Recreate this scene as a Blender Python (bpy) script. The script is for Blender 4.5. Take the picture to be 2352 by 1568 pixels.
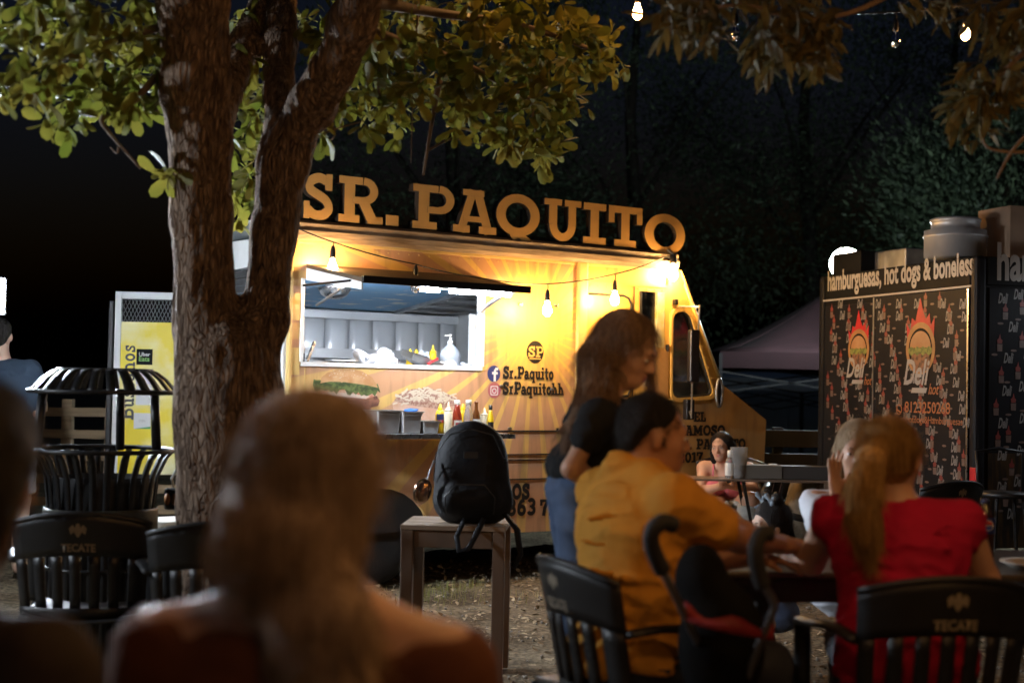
import bpy, bmesh, math, random
import numpy as np
from mathutils import Vector, Matrix, Euler

for o in list(bpy.data.objects):
    bpy.data.objects.remove(o)
S = bpy.context.scene
COL = S.collection
R = math.radians
random.seed(7)

# ------------------------------------------------------------------ camera
CAM = Vector((0, 0, 1.32)); PITCH = R(1.77); ROLL = R(1.1)
FW = Vector((0, math.cos(PITCH), math.sin(PITCH)))
R0 = Vector((1, 0, 0)); U0 = Vector((0, -math.sin(PITCH), math.cos(PITCH)))
RT = R0 * math.cos(ROLL) + U0 * math.sin(ROLL)
UP = U0 * math.cos(ROLL) - R0 * math.sin(ROLL)
cd = bpy.data.cameras.new('camera')
cam = bpy.data.objects.new('camera', cd); COL.objects.link(cam)
m = Matrix((RT, UP, -FW)).transposed().to_4x4(); m.translation = CAM
cam.matrix_world = m
cd.lens = 50; cd.sensor_width = 36; cd.clip_end = 400; cd.clip_start = 0.05
cd.dof.use_dof = True; cd.dof.focus_distance = 8.2; cd.dof.aperture_fstop = 2.0
S.camera = cam
S.render.resolution_x = 1024; S.render.resolution_y = 682
FPX = 50 / 36 * 2352

# ------------------------------------------------------------------ world, moonlight, exposure
W = bpy.data.worlds.new('World'); S.world = W; W.use_nodes = True
wn = W.node_tree.nodes; wl = W.node_tree.links
sky = wn.new('ShaderNodeTexSky'); sky.sky_type = 'NISHITA'; sky.sun_disc = False
sky.sun_elevation = R(-2.0); sky.sun_rotation = R(200)
bgn = wn['Background']; bgn.inputs['Strength'].default_value = 0.045
tint = wn.new('ShaderNodeMix'); tint.data_type = 'RGBA'; tint.blend_type = 'MULTIPLY'; tint.inputs[0].default_value = 1.0
tint.inputs[7].default_value = (.26, .42, .85, 1)
wl.new(sky.outputs[0], tint.inputs[6]); wl.new(tint.outputs[2], bgn.inputs[0])
sd = bpy.data.lights.new('moon_light', 'SUN'); sd.energy = 0.012; sd.angle = R(1); sd.color = (0.75, 0.85, 1)
so = bpy.data.objects.new('moon_light', sd); COL.objects.link(so); so.rotation_euler = (R(40), R(-20), 0)
S.view_settings.view_transform = 'Standard'; S.view_settings.look = 'None'
S.view_settings.exposure = 0.75; S.view_settings.gamma = 1.0
S.render.engine = 'CYCLES'
S.cycles.max_bounces = 5; S.cycles.diffuse_bounces = 2; S.cycles.glossy_bounces = 2
S.cycles.transmission_bounces = 4; S.cycles.transparent_max_bounces = 8
S.cycles.caustics_reflective = False; S.cycles.caustics_refractive = False
S.cycles.sample_clamp_indirect = 4.0

# ------------------------------------------------------------------ placing helpers
def ray(u, v):
    return FW + RT * ((u - 1176) / FPX) + UP * ((784 - v) / FPX)
def pt(u, v, Y):
    d = ray(u, v); return CAM + d * (Y / d.y)
def hit(u, v, org, nrm):
    d = ray(u, v); t = (org - CAM).dot(nrm) / d.dot(nrm); return CAM + d * t
def gnd(u, v):
    return hit(u, v, Vector((0, 0, 0)), Vector((0, 0, 1)))

# ------------------------------------------------------------------ object helpers
def thing(name, label, cat, loc=(0, 0, 0), rz=0, group=None):
    o = bpy.data.objects.new(name, None); COL.objects.link(o)
    o.location = loc; o.rotation_euler = (0, 0, rz); o.empty_display_size = 0.1
    tag(o, label, cat, group); return o
def tag(o, label, cat, group=None):
    o['label'] = label; o['category'] = cat
    if group: o['group'] = group
    return o
def kind(o, k):
    o['kind'] = k; return o
def link(name, me, mat, parent=None, smooth=False):
    o = bpy.data.objects.new(name, me); COL.objects.link(o)
    if mat is not None:
        me.materials.clear(); me.materials.append(mat)
    if parent is not None: o.parent = parent
    if smooth:
        me.polygons.foreach_set('use_smooth', [True] * len(me.polygons))
    return o
def copy_tree(o, parent=None):
    c = o.copy(); COL.objects.link(c); c.parent = parent
    for ch in list(o.children): copy_tree(ch, c)
    return c

class MB:
    def __init__(s): s.v = []; s.f = []
    def add(s, vs, fs):
        n = len(s.v); s.v += [tuple(p) for p in vs]; s.f += [tuple(i + n for i in f) for f in fs]; return s
    def box(s, c, d, rot=None):
        x, y, z = (k / 2 for k in d); c = Vector(c)
        vs = [Vector(p) for p in ((-x,-y,-z),(x,-y,-z),(x,y,-z),(-x,y,-z),(-x,-y,z),(x,-y,z),(x,y,z),(-x,y,z))]
        if rot is not None:
            rm = Euler(rot).to_matrix() if not isinstance(rot, Matrix) else rot
            vs = [rm @ p for p in vs]
        return s.add([p + c for p in vs], [(0,3,2,1),(4,5,6,7),(0,1,5,4),(1,2,6,5),(2,3,7,6),(3,0,4,7)])
    def bx(s, x0, x1, y0, y1, z0, z1):
        return s.box(((x0+x1)/2, (y0+y1)/2, (z0+z1)/2), (abs(x1-x0), abs(y1-y0), abs(z1-z0)))
    def bar(s, a, b, w, h):
        a = Vector(a); b = Vector(b); d = b - a; L = d.length
        q = d.to_track_quat('X', 'Z').to_matrix()
        return s.box((a + b) / 2, (L, w, h), q)
    def tube(s, path, r, n=8, caps=True, flat=None):
        path = [Vector(p) for p in path]; k = len(path)
        rs = r if hasattr(r, '__len__') else [r] * k
        vs = []; up = None
        for i, p in enumerate(path):
            t = (path[min(i+1, k-1)] - path[max(i-1, 0)]).normalized()
            if up is None:
                up = Vector((0, 0, 1)) if abs(t.z) < 0.9 else Vector((1, 0, 0))
            a = t.cross(up).normalized(); b = a.cross(t).normalized(); up = b
            for j in range(n):
                th = 2 * math.pi * j / n
                fa = 1 if flat is None else flat
                vs.append(p + a * (math.cos(th) * rs[i]) + b * (math.sin(th) * rs[i] * fa))
        fs = []
        for i in range(k - 1):
            for j in range(n):
                j2 = (j + 1) % n
                fs.append((i*n+j, i*n+j2, (i+1)*n+j2, (i+1)*n+j))
        if caps:
            fs.append(tuple(range(n))[::-1]); fs.append(tuple((k-1)*n + j for j in range(n)))
        return s.add(vs, fs)
    def lathe(s, prof, n=20, c=(0, 0, 0), axis=None, cap=True, sx=1, sy=1):
        c = Vector(c); vs = []
        for r, z in prof:
            for j in range(n):
                th = 2 * math.pi * j / n
                p = Vector((r * math.cos(th) * sx, r * math.sin(th) * sy, z))
                if axis is not None: p = axis @ p
                vs.append(c + p)
        fs = []
        for i in range(len(prof) - 1):
            for j in range(n):
                j2 = (j + 1) % n
                fs.append((i*n+j, i*n+j2, (i+1)*n+j2, (i+1)*n+j))
        if cap:
            fs.append(tuple(range(n))[::-1]); fs.append(tuple((len(prof)-1)*n + j for j in range(n)))
        return s.add(vs, fs)
    def grid(s, pts, nu, nv, closed=False):
        fs = []
        for i in range(nu - 1):
            for j in range(nv - 1):
                fs.append((i*nv+j, (i+1)*nv+j, (i+1)*nv+j+1, i*nv+j+1))
        return s.add(pts, fs)
    def mesh(s, name='m'):
        me = bpy.data.meshes.new(name); me.from_pydata(s.v, [], s.f); me.update(); return me
    def build(s, name, mat, parent=None, smooth=False, bevel=0, thick=0, sub=0):
        me = s.mesh(name)
        o = link(name, me, mat, parent, smooth)
        if thick:
            md = o.modifiers.new('t', 'SOLIDIFY'); md.thickness = thick; md.offset = 0
        if bevel:
            md = o.modifiers.new('b', 'BEVEL'); md.width = bevel; md.segments = 2; md.limit_method = 'ANGLE'
        if sub:
            md = o.modifiers.new('s', 'SUBSURF'); md.levels = sub; md.render_levels = sub
        return o

def autosmooth(o, ang=40):
    me = o.data
    bm = bmesh.new(); bm.from_mesh(me)
    for e in bm.edges:
        if len(e.link_faces) == 2: e.smooth = e.calc_face_angle(0) < R(ang)
    for f in bm.faces: f.smooth = True
    bm.to_mesh(me); bm.free(); return o

def plate_mesh(outer, holes=(), thick=0.02, plane='xz', bev=0.0):
    """flat sheet with holes: outline in (a, b), thickness along the third axis"""
    cu = bpy.data.curves.new('c', 'CURVE'); cu.dimensions = '2D'; cu.fill_mode = 'BOTH'
    cu.extrude = thick / 2; cu.bevel_depth = bev
    for poly in [outer] + list(holes):
        sp = cu.splines.new('POLY'); sp.points.add(len(poly) - 1); sp.use_cyclic_u = True
        for p, q in zip(sp.points, poly): p.co = (q[0], q[1], 0, 1)
    o = bpy.data.objects.new('c', cu); COL.objects.link(o)
    dg = bpy.context.evaluated_depsgraph_get(); dg.update()
    me = bpy.data.meshes.new_from_object(o.evaluated_get(dg))
    bpy.data.objects.remove(o); bpy.data.curves.remove(cu)
    if plane == 'xz': me.transform(Matrix(((1,0,0,0),(0,0,-1,0),(0,1,0,0),(0,0,0,1))))
    elif plane == 'yz': me.transform(Matrix(((0,0,1,0),(1,0,0,0),(0,1,0,0),(0,0,0,1))))
    return me
def rrect(x0, y0, x1, y1, r, n=5):
    out = []
    for cx, cy, a in ((x1-r, y1-r, 0), (x0+r, y1-r, 90), (x0+r, y0+r, 180), (x1-r, y0+r, 270)):
        for i in range(n + 1):
            t = R(a + 90 * i / n); out.append((cx + r*math.cos(t), cy + r*math.sin(t)))
    return out
def ellipse(cx, cy, rx, ry, n=28, a0=0, a1=360):
    return [(cx + rx*math.cos(R(a0 + (a1-a0)*i/n)), cy + ry*math.sin(R(a0 + (a1-a0)*i/n))) for i in range(n + (0 if a1-a0 == 360 else 1))]
def rounded(poly, r, n=4):
    out = []; k = len(poly)
    for i in range(k):
        p0, p1, p2 = (Vector(poly[i-1]), Vector(poly[i]), Vector(poly[(i+1) % k]))
        a = (p0 - p1); b = (p2 - p1); rr = min(r, a.length*.45, b.length*.45)
        s_ = p1 + a.normalized()*rr; e = p1 + b.normalized()*rr
        for j in range(n + 1):
            t = j / n; out.append(tuple((1-t)**2*s_ + 2*t*(1-t)*p1 + t*t*e))
    return out

# ------------------------------------------------------------------ materials
def M(name, col, rough=.6, metal=0., var=.2, scale=6., bump=0., bscale=60., spec=.5, col2=None, stretch=None,
      trans=0., alpha=1., coat=0., sss=0., detail=6., thr=(.3, .7), aniso=0.):
    mt = bpy.data.materials.new(name); mt.use_nodes = True
    n = mt.node_tree.nodes; l = mt.node_tree.links; b = n['Principled BSDF']
    tc = n.new('ShaderNodeTexCoord'); src = tc.outputs['Object']
    if stretch:
        mp = n.new('ShaderNodeMapping'); mp.inputs['Scale'].default_value = stretch
        l.new(src, mp.inputs[0]); src = mp.outputs[0]
    nz = n.new('ShaderNodeTexNoise'); nz.inputs['Scale'].default_value = scale; nz.inputs['Detail'].default_value = detail
    l.new(src, nz.inputs['Vector'])
    mr = n.new('ShaderNodeMapRange'); mr.inputs[1].default_value = thr[0]; mr.inputs[2].default_value = thr[1]
    l.new(nz.outputs['Fac'], mr.inputs[0])
    mx = n.new('ShaderNodeMix'); mx.data_type = 'RGBA'
    c2 = col2 if col2 else tuple(c * (1 - var) for c in col)
    mx.inputs[6].default_value = (*c2, 1); mx.inputs[7].default_value = (*col, 1)
    l.new(mr.outputs[0], mx.inputs[0]); l.new(mx.outputs[2], b.inputs['Base Color'])
    b.inputs['Roughness'].default_value = rough; b.inputs['Metallic'].default_value = metal
    b.inputs['Specular IOR Level'].default_value = spec
    if rough > .05:
        m2 = n.new('ShaderNodeMapRange'); m2.inputs[3].default_value = max(.02, rough - .1); m2.inputs[4].default_value = min(1, rough + .1)
        l.new(nz.outputs['Fac'], m2.inputs[0]); l.new(m2.outputs[0], b.inputs['Roughness'])
    if trans: b.inputs['Transmission Weight'].default_value = trans
    if alpha < 1: b.inputs['Alpha'].default_value = alpha
    if coat: b.inputs['Coat Weight'].default_value = coat
    if sss:
        b.inputs['Subsurface Weight'].default_value = sss; b.inputs['Subsurface Radius'].default_value = (.01, .004, .002)
    if bump:
        n2 = n.new('ShaderNodeTexNoise'); n2.inputs['Scale'].default_value = bscale; n2.inputs['Detail'].default_value = 8
        l.new(src, n2.inputs['Vector'])
        bp = n.new('ShaderNodeBump'); bp.inputs['Strength'].default_value = min(1, bump); bp.inputs['Distance'].default_value = .02 * max(1, bump)
        l.new(n2.outputs['Fac'], bp.inputs['Height']); l.new(bp.outputs[0], b.inputs['Normal'])
    mt['b'] = b.name
    return mt
def EM(name, col, s):
    mt = bpy.data.materials.new(name); mt.use_nodes = True
    n = mt.node_tree.nodes; l = mt.node_tree.links; n.remove(n['Principled BSDF'])
    e = n.new('ShaderNodeEmission'); e.inputs[0].default_value = (*col, 1); e.inputs[1].default_value = s
    l.new(e.outputs[0], n['Material Output'].inputs[0]); return mt

MT = {}
MT['black_metal'] = M('black_metal', (.012, .012, .013), .4, .3, bump=.1, bscale=90)
MT['black_plastic'] = M('black_plastic', (.010, .010, .011), .38, 0, bump=.05, bscale=200)
MT['black_rubber'] = M('black_rubber', (.012, .012, .012), .8)
MT['steel'] = M('steel', (.62, .63, .64), .28, 1, var=.15, scale=20)
MT['dull_steel'] = M('dull_steel', (.42, .43, .44), .42, .9, var=.3, scale=12, bump=.05)
MT['white_paint'] = M('white_paint', (.74, .75, .74), .5, var=.15)
MT['glass'] = M('glass', (.9, .92, .92), .03, trans=1., spec=.5)
MT['wire'] = M('wire', (.01, .01, .01), .5)

WARM = (1.0, .57, .205); WARM2 = (1.0, .50, .17)
MT['bulb'] = EM('lit_bulb', WARM, 330)
MT['bulb_far'] = EM('lit_overhead_bulb', WARM2, 230)
MT['bulb_over'] = EM('lit_high_bulb', WARM2, 85)
MT['tube'] = EM('led_tube', (.80, .88, 1.0), 230)
MT['tube_in'] = EM('inner_led', (.80, .88, 1.0), 62)
MT['flood'] = EM('flood_strong', (.80, .89, 1.0), 1000)
MT['flood3'] = EM('flood_side', (.82, .90, 1.0), 800)
MT['flood2'] = EM('flood_weak', (.84, .91, 1.0), 520)
MT['lamp_white'] = EM('lamp_globe', (.80, .95, 1.0), 330)
# ------------------------------------------------------------------ slab-serif lettering (strokes as strips)
def _rect(x0, y0, x1, y1): return ([(x0, y0), (x0, y1)], [(x1, y0), (x1, y1)])
def _strip(pts, w, closed=False):
    L = []; Rr = []; k = len(pts)
    ws = w if hasattr(w, '__len__') else [w] * k
    for i, p in enumerate(pts):
        if closed: a = pts[(i-1) % k]; b = pts[(i+1) % k]
        else: a = pts[max(i-1, 0)]; b = pts[min(i+1, k-1)]
        dx, dy = b[0]-a[0], b[1]-a[1]; d = math.hypot(dx, dy) or 1
        nx, ny = -dy/d*ws[i]/2, dx/d*ws[i]/2
        L.append((p[0]+nx, p[1]+ny)); Rr.append((p[0]-nx, p[1]-ny))
    if closed: L.append(L[0]); Rr.append(Rr[0])
    return (L, Rr)
def _arc(cx, cy, rx, ry, a0, a1, w, n=16):
    if a1 - a0 == 360:
        return _strip([(cx+rx*math.cos(R(360*i/n)), cy+ry*math.sin(R(360*i/n))) for i in range(n)], w, True)
    return _strip([(cx+rx*math.cos(R(a0+(a1-a0)*i/n)), cy+ry*math.sin(R(a0+(a1-a0)*i/n))) for i in range(n+1)], w)
def _bz(pts, n=6):
    out = []; k = len(pts)
    for i in range(k-1):
        p0 = pts[max(i-1,0)]; p1 = pts[i]; p2 = pts[i+1]; p3 = pts[min(i+2,k-1)]
        for j in range(n):
            t = j/n
            out.append(tuple(.5*((2*b)+(-a+c)*t+(2*a-5*b+4*c-d)*t*t+(-a+3*b-3*c+d)*t**3) for a,b,c,d in zip(p0,p1,p2,p3)))
    out.append(pts[-1]); return out
_w = .2
def glyph(c):
    r = _rect; s = _strip; a = _arc; w = _w; t = .17
    if c == 'S':
        p = _bz([(.62,.66),(.58,.82),(.38,.9),(.16,.8),(.16,.64),(.36,.53),(.56,.42),(.64,.24),(.48,.1),(.26,.1),(.1,.22),(.07,.36)])
        return .8, [s(p, [w*.8]*6+[w*1.05]*(len(p)-12)+[w*.8]*6), r(.56,.64,.72,1.0), r(0,0,.15,.38)]
    if c == 'R': return .98, [r(.12,0,.34,1), r(0,0,.44,t), s([(.0,.92),(.5,.92)],.165), a(.52,.71,.22,.215,-90,90,.17), s([(.3,.495),(.54,.495)],.15), s([(.5,.5),(.72,.05)],.21), r(.6,0,.94,t)]
    if c == 'P': return .88, [r(.12,0,.34,1), r(0,0,.5,t), s([(.0,.92),(.52,.92)],.165), a(.54,.685,.23,.24,-90,90,.17), s([(.3,.44),(.56,.44)],.15)]
    if c == 'A': return .98, [s([(.16,.0),(.43,1.)],.17), s([(.78,.0),(.51,1.)],.19), r(.22,.26,.72,.39), r(0,0,.36,t), r(.56,0,.94,t), r(.2,.86,.66,1.0)]
    if c == 'Q': return 1.02, [a(.48,.52,.37,.40,0,360,.2,28), s(_bz([(.34,-.02),(.5,.06),(.62,-.02),(.76,-.12),(.9,-.14)]),.15)]
    if c == 'O': return .98, [a(.46,.5,.36,.40,0,360,.2,28)]
    if c == 'U': return 1.0, [r(.13,.4,.34,1), r(.64,.4,.84,1), a(.485,.4,.25,.305,180,360,.2,18), r(0,.85,.46,1), r(.53,.85,.97,1)]
    if c == 'I': return .64, [r(.19,0,.41,1), r(0,0,.6,t), r(0,.83,.6,1)]
    if c == 'T': return .94, [r(.34,0,.56,1), r(.16,0,.74,t), r(0,.83,.9,1), r(0,.58,.15,.85), r(.75,.58,.9,.85)]
    if c == '.': return .4, [r(.04,0,.28,.24)]
    if c == 'E': return .86, [r(.12,0,.33,1), r(0,0,.78,t), r(0,.83,.78,1), r(.3,.42,.6,.57), r(.63,.13,.78,.36), r(.63,.66,.78,.86)]
    if c == 'F': return .82, [r(.12,0,.33,1), r(0,0,.46,t), r(0,.83,.78,1), r(.3,.42,.6,.57), r(.63,.62,.78,.86)]
    if c == 'L': return .8, [r(.12,0,.33,1), r(0,0,.74,t), r(0,.83,.46,1), r(.59,.13,.74,.4)]
    if c == 'M': return 1.2, [r(.1,0,.27,1), r(.85,0,1.03,1), s([(.2,.98),(.57,.2)],.2), s([(.93,.98),(.57,.2)],.2), r(0,0,.38,t), r(.76,0,1.13,t), r(0,.85,.26,1), r(.88,.85,1.13,1)]
    if c == 'B': return .92, [r(.12,0,.34,1), s([(0,.92),(.5,.92)],.16), s([(0,.08),(.54,.08)],.16), s([(.3,.51),(.54,.51)],.15), a(.5,.715,.22,.205,-90,90,.17), a(.54,.295,.25,.215,-90,90,.17)]
    if c == '2': return .74, [s(_bz([(.1,.7),(.16,.88),(.36,.92),(.54,.8),(.5,.6),(.28,.38),(.1,.12)]),.18), r(0,0,.66,t), r(.52,.12,.66,.34), r(.02,.6,.2,.76)]
    if c == '0': return .76, [a(.35,.5,.25,.41,0,360,.18,22)]
    if c == '1': return .56, [r(.18,0,.38,1), r(0,0,.54,t), s([(0,.76),(.24,.92)],.13)]
    if c == '7': return .74, [r(0,.82,.68,1), s([(.6,.86),(.36,.45),(.28,.0)],.2), r(0,.62,.14,.85)]
    if c == '3': return .76, [a(.33,.715,.22,.2,-80,160,.17), a(.33,.29,.25,.21,-160,85,.17), r(.24,.45,.4,.59)]
    if c == '6': return .78, [a(.36,.31,.24,.23,0,360,.17,20), s(_bz([(.13,.32),(.18,.62),(.34,.84),(.58,.9)]),.17)]
    xh = .66
    if c == 'r': return .62, [r(.1,0,.29,xh), r(0,0,.42,.14), r(0,xh-.14,.2,xh), s(_bz([(.24,.46),(.36,.58),(.5,.56)]),.16)]
    if c == 'a': return .7, [r(.4,.06,.58,.46), s(_bz([(.1,.48),(.26,.6),(.44,.54),(.49,.4)]),.14), a(.27,.2,.19,.14,0,360,.13,14), r(.42,0,.7,.14)]
    if c == 'q': return .74, [a(.29,.33,.22,.26,0,360,.15,18), r(.46,-.3,.64,xh), r(.36,-.3,.74,-.17)]
    if c == 'u': return .78, [r(.1,.2,.28,xh), r(.47,0,.65,xh), a(.31,.24,.13,.17,180,330,.15), r(0,xh-.13,.2,xh), r(.38,xh-.13,.55,xh), r(.5,0,.75,.13)]
    if c == 'i': return .44, [r(.1,0,.29,xh), r(0,0,.4,.14), r(0,xh-.14,.22,xh), r(.09,.78,.29,.97)]
    if c == 't': return .54, [r(.14,.18,.33,.92), r(0,xh-.15,.48,xh), s(_bz([(.235,.22),(.3,.08),(.48,.12)]),.15)]
    if c == 'o': return .7, [a(.32,.33,.22,.26,0,360,.16,20)]
    if c in 'hn':
        top = 1.0 if c == 'h' else xh
        return .8, [r(.1,0,.28,top), r(.49,0,.67,.44), a(.36,.4,.2,.18,10,150,.16), r(0,0,.38,.13), r(.41,0,.77,.13), r(0,top-.13,.2,top)]
    if c == 's': return .6, [s(_bz([(.46,.46),(.4,.58),(.22,.58),(.12,.47),(.26,.36),(.42,.27),(.42,.12),(.26,.07),(.1,.1),(.07,.22)]),.13), r(.4,.42,.52,xh), r(0,0,.11,.24)]
    if c == 'c': return .62, [a(.3,.33,.22,.26,50,310,.16,20), r(.41,.42,.55,.64)]
    return .5, []

def lettering(txt, h, depth=0., lift=.0004, track=.03, wide=1., bold=0.):
    """strip mesh in local x (along) / z (up), facing -y; returns MB and width"""
    mb = MB(); x = 0; q = 0
    for ch in txt:
        adv, shapes = glyph(ch)
        for L, Rr in shapes:
            q += 1; y = -lift * (1 + q % 7)
            n = len(L); vs = []
            if bold:
                L2 = []; R2 = []
                for p, q_ in zip(L, Rr):
                    dx, dy = p[0]-q_[0], p[1]-q_[1]; dd = math.hypot(dx, dy) or 1
                    L2.append((p[0]+dx/dd*bold, p[1]+dy/dd*bold)); R2.append((q_[0]-dx/dd*bold, q_[1]-dy/dd*bold))
                L, Rr = L2, R2
            for p in L: vs.append(((x + p[0]*wide)*h, y, p[1]*h))
            for p in Rr: vs.append(((x + p[0]*wide)*h, y, p[1]*h))
            fs = [(i, n+i, n+i+1, i+1) for i in range(n-1)]
            if depth:
                m2 = len(vs)
                vs += [(p[0], depth - lift*(q % 7), p[2]) for p in vs]
                fs += [tuple(k + m2 for k in f[::-1]) for f in fs]
                for i in range(n-1):
                    fs.append((i, i+1, m2+i+1, m2+i)); fs.append((n+i+1, n+i, m2+n+i, m2+n+i+1))
                fs.append((n, 0, m2, m2+n)); fs.append((n-1, 2*n-1, m2+2*n-1, m2+n-1))
            mb.add(vs, fs)
        x += (adv*wide + track)
    return mb, x * h

def text_mesh(txt, size, bold=0., shear=0., wide=1., depth=0., sp=1.):
    """built-in sans lettering as a flat mesh in x / z facing -y"""
    cu = bpy.data.curves.new('t', 'FONT'); cu.body = txt; cu.size = size; cu.offset = bold; cu.shear = shear
    cu.space_character = sp; cu.extrude = depth; cu.resolution_u = 3
    o = bpy.data.objects.new('t', cu); COL.objects.link(o)
    dg = bpy.context.evaluated_depsgraph_get(); dg.update()
    me = bpy.data.meshes.new_from_object(o.evaluated_get(dg))
    bpy.data.objects.remove(o); bpy.data.curves.remove(cu)
    me.transform(Matrix(((wide,0,0,0),(0,0,-1,0),(0,1,0,0),(0,0,0,1))))
    return me
def put_text(me, name, mat, parent, loc, width=None, rz=0, tilt=0):
    xs = [v.co.x for v in me.vertices]
    if width and xs:
        me.transform(Matrix.Scale(width / (max(xs) - min(xs)), 4))
    xs = [v.co.x for v in me.vertices]
    if xs: me.transform(Matrix.Translation((-min(xs), 0, 0)))
    o = link(name, me, mat, parent); o.location = loc; o.rotation_euler = (0, tilt, rz); return o
# ------------------------------------------------------------------ food truck with roof lettering
TA = R(34); TT = Vector((math.cos(TA), math.sin(TA), 0)); TN = Vector((math.sin(TA), -math.cos(TA), 0))
TO = pt(1280, 885, 10.0); TO.z = 0
def tp(u, v, o=0.):
    p = hit(u, v, TO + TN * o, TN); return ((p - TO).dot(TT), p.z)
def tw(x, o, z): return TO + TT * x + TN * o + Vector((0, 0, z))

def grime(mt, amt=.55):
    """dust and run-off streaks: vertical stretched noise darkening the paint in patches"""
    n = mt.node_tree.nodes; l = mt.node_tree.links; b = n['Principled BSDF']; src = b.inputs['Base Color'].links[0].from_socket
    tc = n.new('ShaderNodeTexCoord'); mp = n.new('ShaderNodeMapping'); mp.inputs['Scale'].default_value = (9, 9, .9); l.new(tc.outputs['Object'], mp.inputs[0])
    nz = n.new('ShaderNodeTexNoise'); nz.inputs['Scale'].default_value = 2.2; nz.inputs['Detail'].default_value = 9; l.new(mp.outputs[0], nz.inputs['Vector'])
    n2 = n.new('ShaderNodeTexNoise'); n2.inputs['Scale'].default_value = 2.6; n2.inputs['Detail'].default_value = 5; l.new(tc.outputs['Object'], n2.inputs['Vector'])
    ml = n.new('ShaderNodeMath'); ml.operation = 'MULTIPLY'; l.new(nz.outputs['Fac'], ml.inputs[0]); l.new(n2.outputs['Fac'], ml.inputs[1])
    mr = n.new('ShaderNodeMapRange'); mr.inputs[1].default_value = .25; mr.inputs[2].default_value = .40; mr.inputs[4].default_value = amt; l.new(ml.outputs[0], mr.inputs[0])
    mx = n.new('ShaderNodeMix'); mx.data_type = 'RGBA'; l.new(mr.outputs[0], mx.inputs[0]); l.new(src, mx.inputs[6]); mx.inputs[7].default_value = (.24, .15, .08, 1)
    l.new(mx.outputs[2], b.inputs['Base Color']); return mt
def sunburst(name, c1, c2, sc, sz, N, duty, halo):
    mt = M(name, c1, .42, var=.12, scale=5, bump=.06, bscale=14)
    n = mt.node_tree.nodes; l = mt.node_tree.links; b = n['Principled BSDF']
    base = b.inputs['Base Color'].links[0].from_socket
    tc = n.new('ShaderNodeTexCoord'); sp = n.new('ShaderNodeSeparateXYZ'); l.new(tc.outputs['Object'], sp.inputs[0])
    def mth(op, a, bb=None):
        q = n.new('ShaderNodeMath'); q.operation = op
        for i, s_ in enumerate((a, bb)):
            if s_ is None: continue
            if isinstance(s_, (int, float)): q.inputs[i].default_value = s_
            else: l.new(s_, q.inputs[i])
        return q.outputs[0]
    dx = mth('SUBTRACT', sp.outputs[0], sc); dz = mth('SUBTRACT', sp.outputs[2], sz)
    ang = mth('ARCTAN2', dz, dx)
    fr = mth('FRACT', mth('ADD', mth('MULTIPLY', ang, N / (2 * math.pi)), 50.3))
    tri = mth('ABSOLUTE', mth('SUBTRACT', fr, .5))
    mr = n.new('ShaderNodeMapRange'); mr.inputs[1].default_value = duty; mr.inputs[2].default_value = duty - .03
    l.new(tri, mr.inputs[0])
    rad = mth('SQRT', mth('ADD', mth('MULTIPLY', dx, dx), mth('MULTIPLY', dz, dz)))
    fade = n.new('ShaderNodeMapRange'); fade.inputs[1].default_value = 2.6; fade.inputs[2].default_value = .5
    fade.inputs[3].default_value = .35; fade.inputs[4].default_value = 1
    l.new(rad, fade.inputs[0])
    nz = n.new('ShaderNodeTexNoise'); nz.inputs['Scale'].default_value = 1.3; l.new(tc.outputs['Object'], nz.inputs['Vector'])
    f2 = mth('MULTIPLY', mth('MULTIPLY', mr.outputs[0], fade.outputs[0]), mth('ADD', nz.outputs['Fac'], .35))
    mx = n.new('ShaderNodeMix'); mx.data_type = 'RGBA'; l.new(f2, mx.inputs[0]); l.new(base, mx.inputs[6]); mx.inputs[7].default_value = (*c2, 1)
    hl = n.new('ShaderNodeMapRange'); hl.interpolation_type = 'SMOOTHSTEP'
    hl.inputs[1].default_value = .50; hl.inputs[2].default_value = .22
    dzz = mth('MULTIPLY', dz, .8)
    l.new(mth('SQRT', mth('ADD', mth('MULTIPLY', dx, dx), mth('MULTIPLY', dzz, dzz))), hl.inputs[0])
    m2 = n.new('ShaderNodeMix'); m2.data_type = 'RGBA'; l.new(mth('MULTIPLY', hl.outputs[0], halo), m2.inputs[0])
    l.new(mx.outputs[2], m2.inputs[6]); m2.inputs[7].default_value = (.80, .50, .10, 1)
    # scuffs
    n3 = n.new('ShaderNodeTexNoise'); n3.inputs['Scale'].default_value = 9; n3.inputs['Detail'].default_value = 10; l.new(tc.outputs['Object'], n3.inputs['Vector'])
    r3 = n.new('ShaderNodeMapRange'); r3.inputs[1].default_value = .66; r3.inputs[2].default_value = .76; r3.inputs[4].default_value = .4
    l.new(n3.outputs['Fac'], r3.inputs[0])
    m3 = n.new('ShaderNodeMix'); m3.data_type = 'RGBA'; l.new(r3.outputs[0], m3.inputs[0])
    l.new(m2.outputs[2], m3.inputs[6]); m3.inputs[7].default_value = (.62, .48, .30, 1)
    l.new(m3.outputs[2], b.inputs['Base Color'])
    return grime(mt)
HX, HZ = tp(1225, 760)
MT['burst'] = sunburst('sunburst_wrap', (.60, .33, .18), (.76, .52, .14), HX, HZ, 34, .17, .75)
MT['cab_yellow'] = M('cab_yellow', (.70, .45, .11), .40, var=.14, scale=7, bump=.07, bscale=12, col2=(.58, .36, .10))
MT['cab_tan'] = M('cab_tan', (.60, .36, .13), .45, var=.2, scale=5, bump=.05, bscale=16)
grime(MT['cab_yellow'], .5); grime(MT['cab_tan'], .4)
MT['cream_trim'] = M('cream_trim', (.66, .46, .17), .4, var=.12, scale=8)
MT['gutter'] = M('roof_gutter', (.36, .26, .17), .6, var=.55, scale=18, stretch=(.35, 1, 4), bump=.25, bscale=30)
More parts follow.
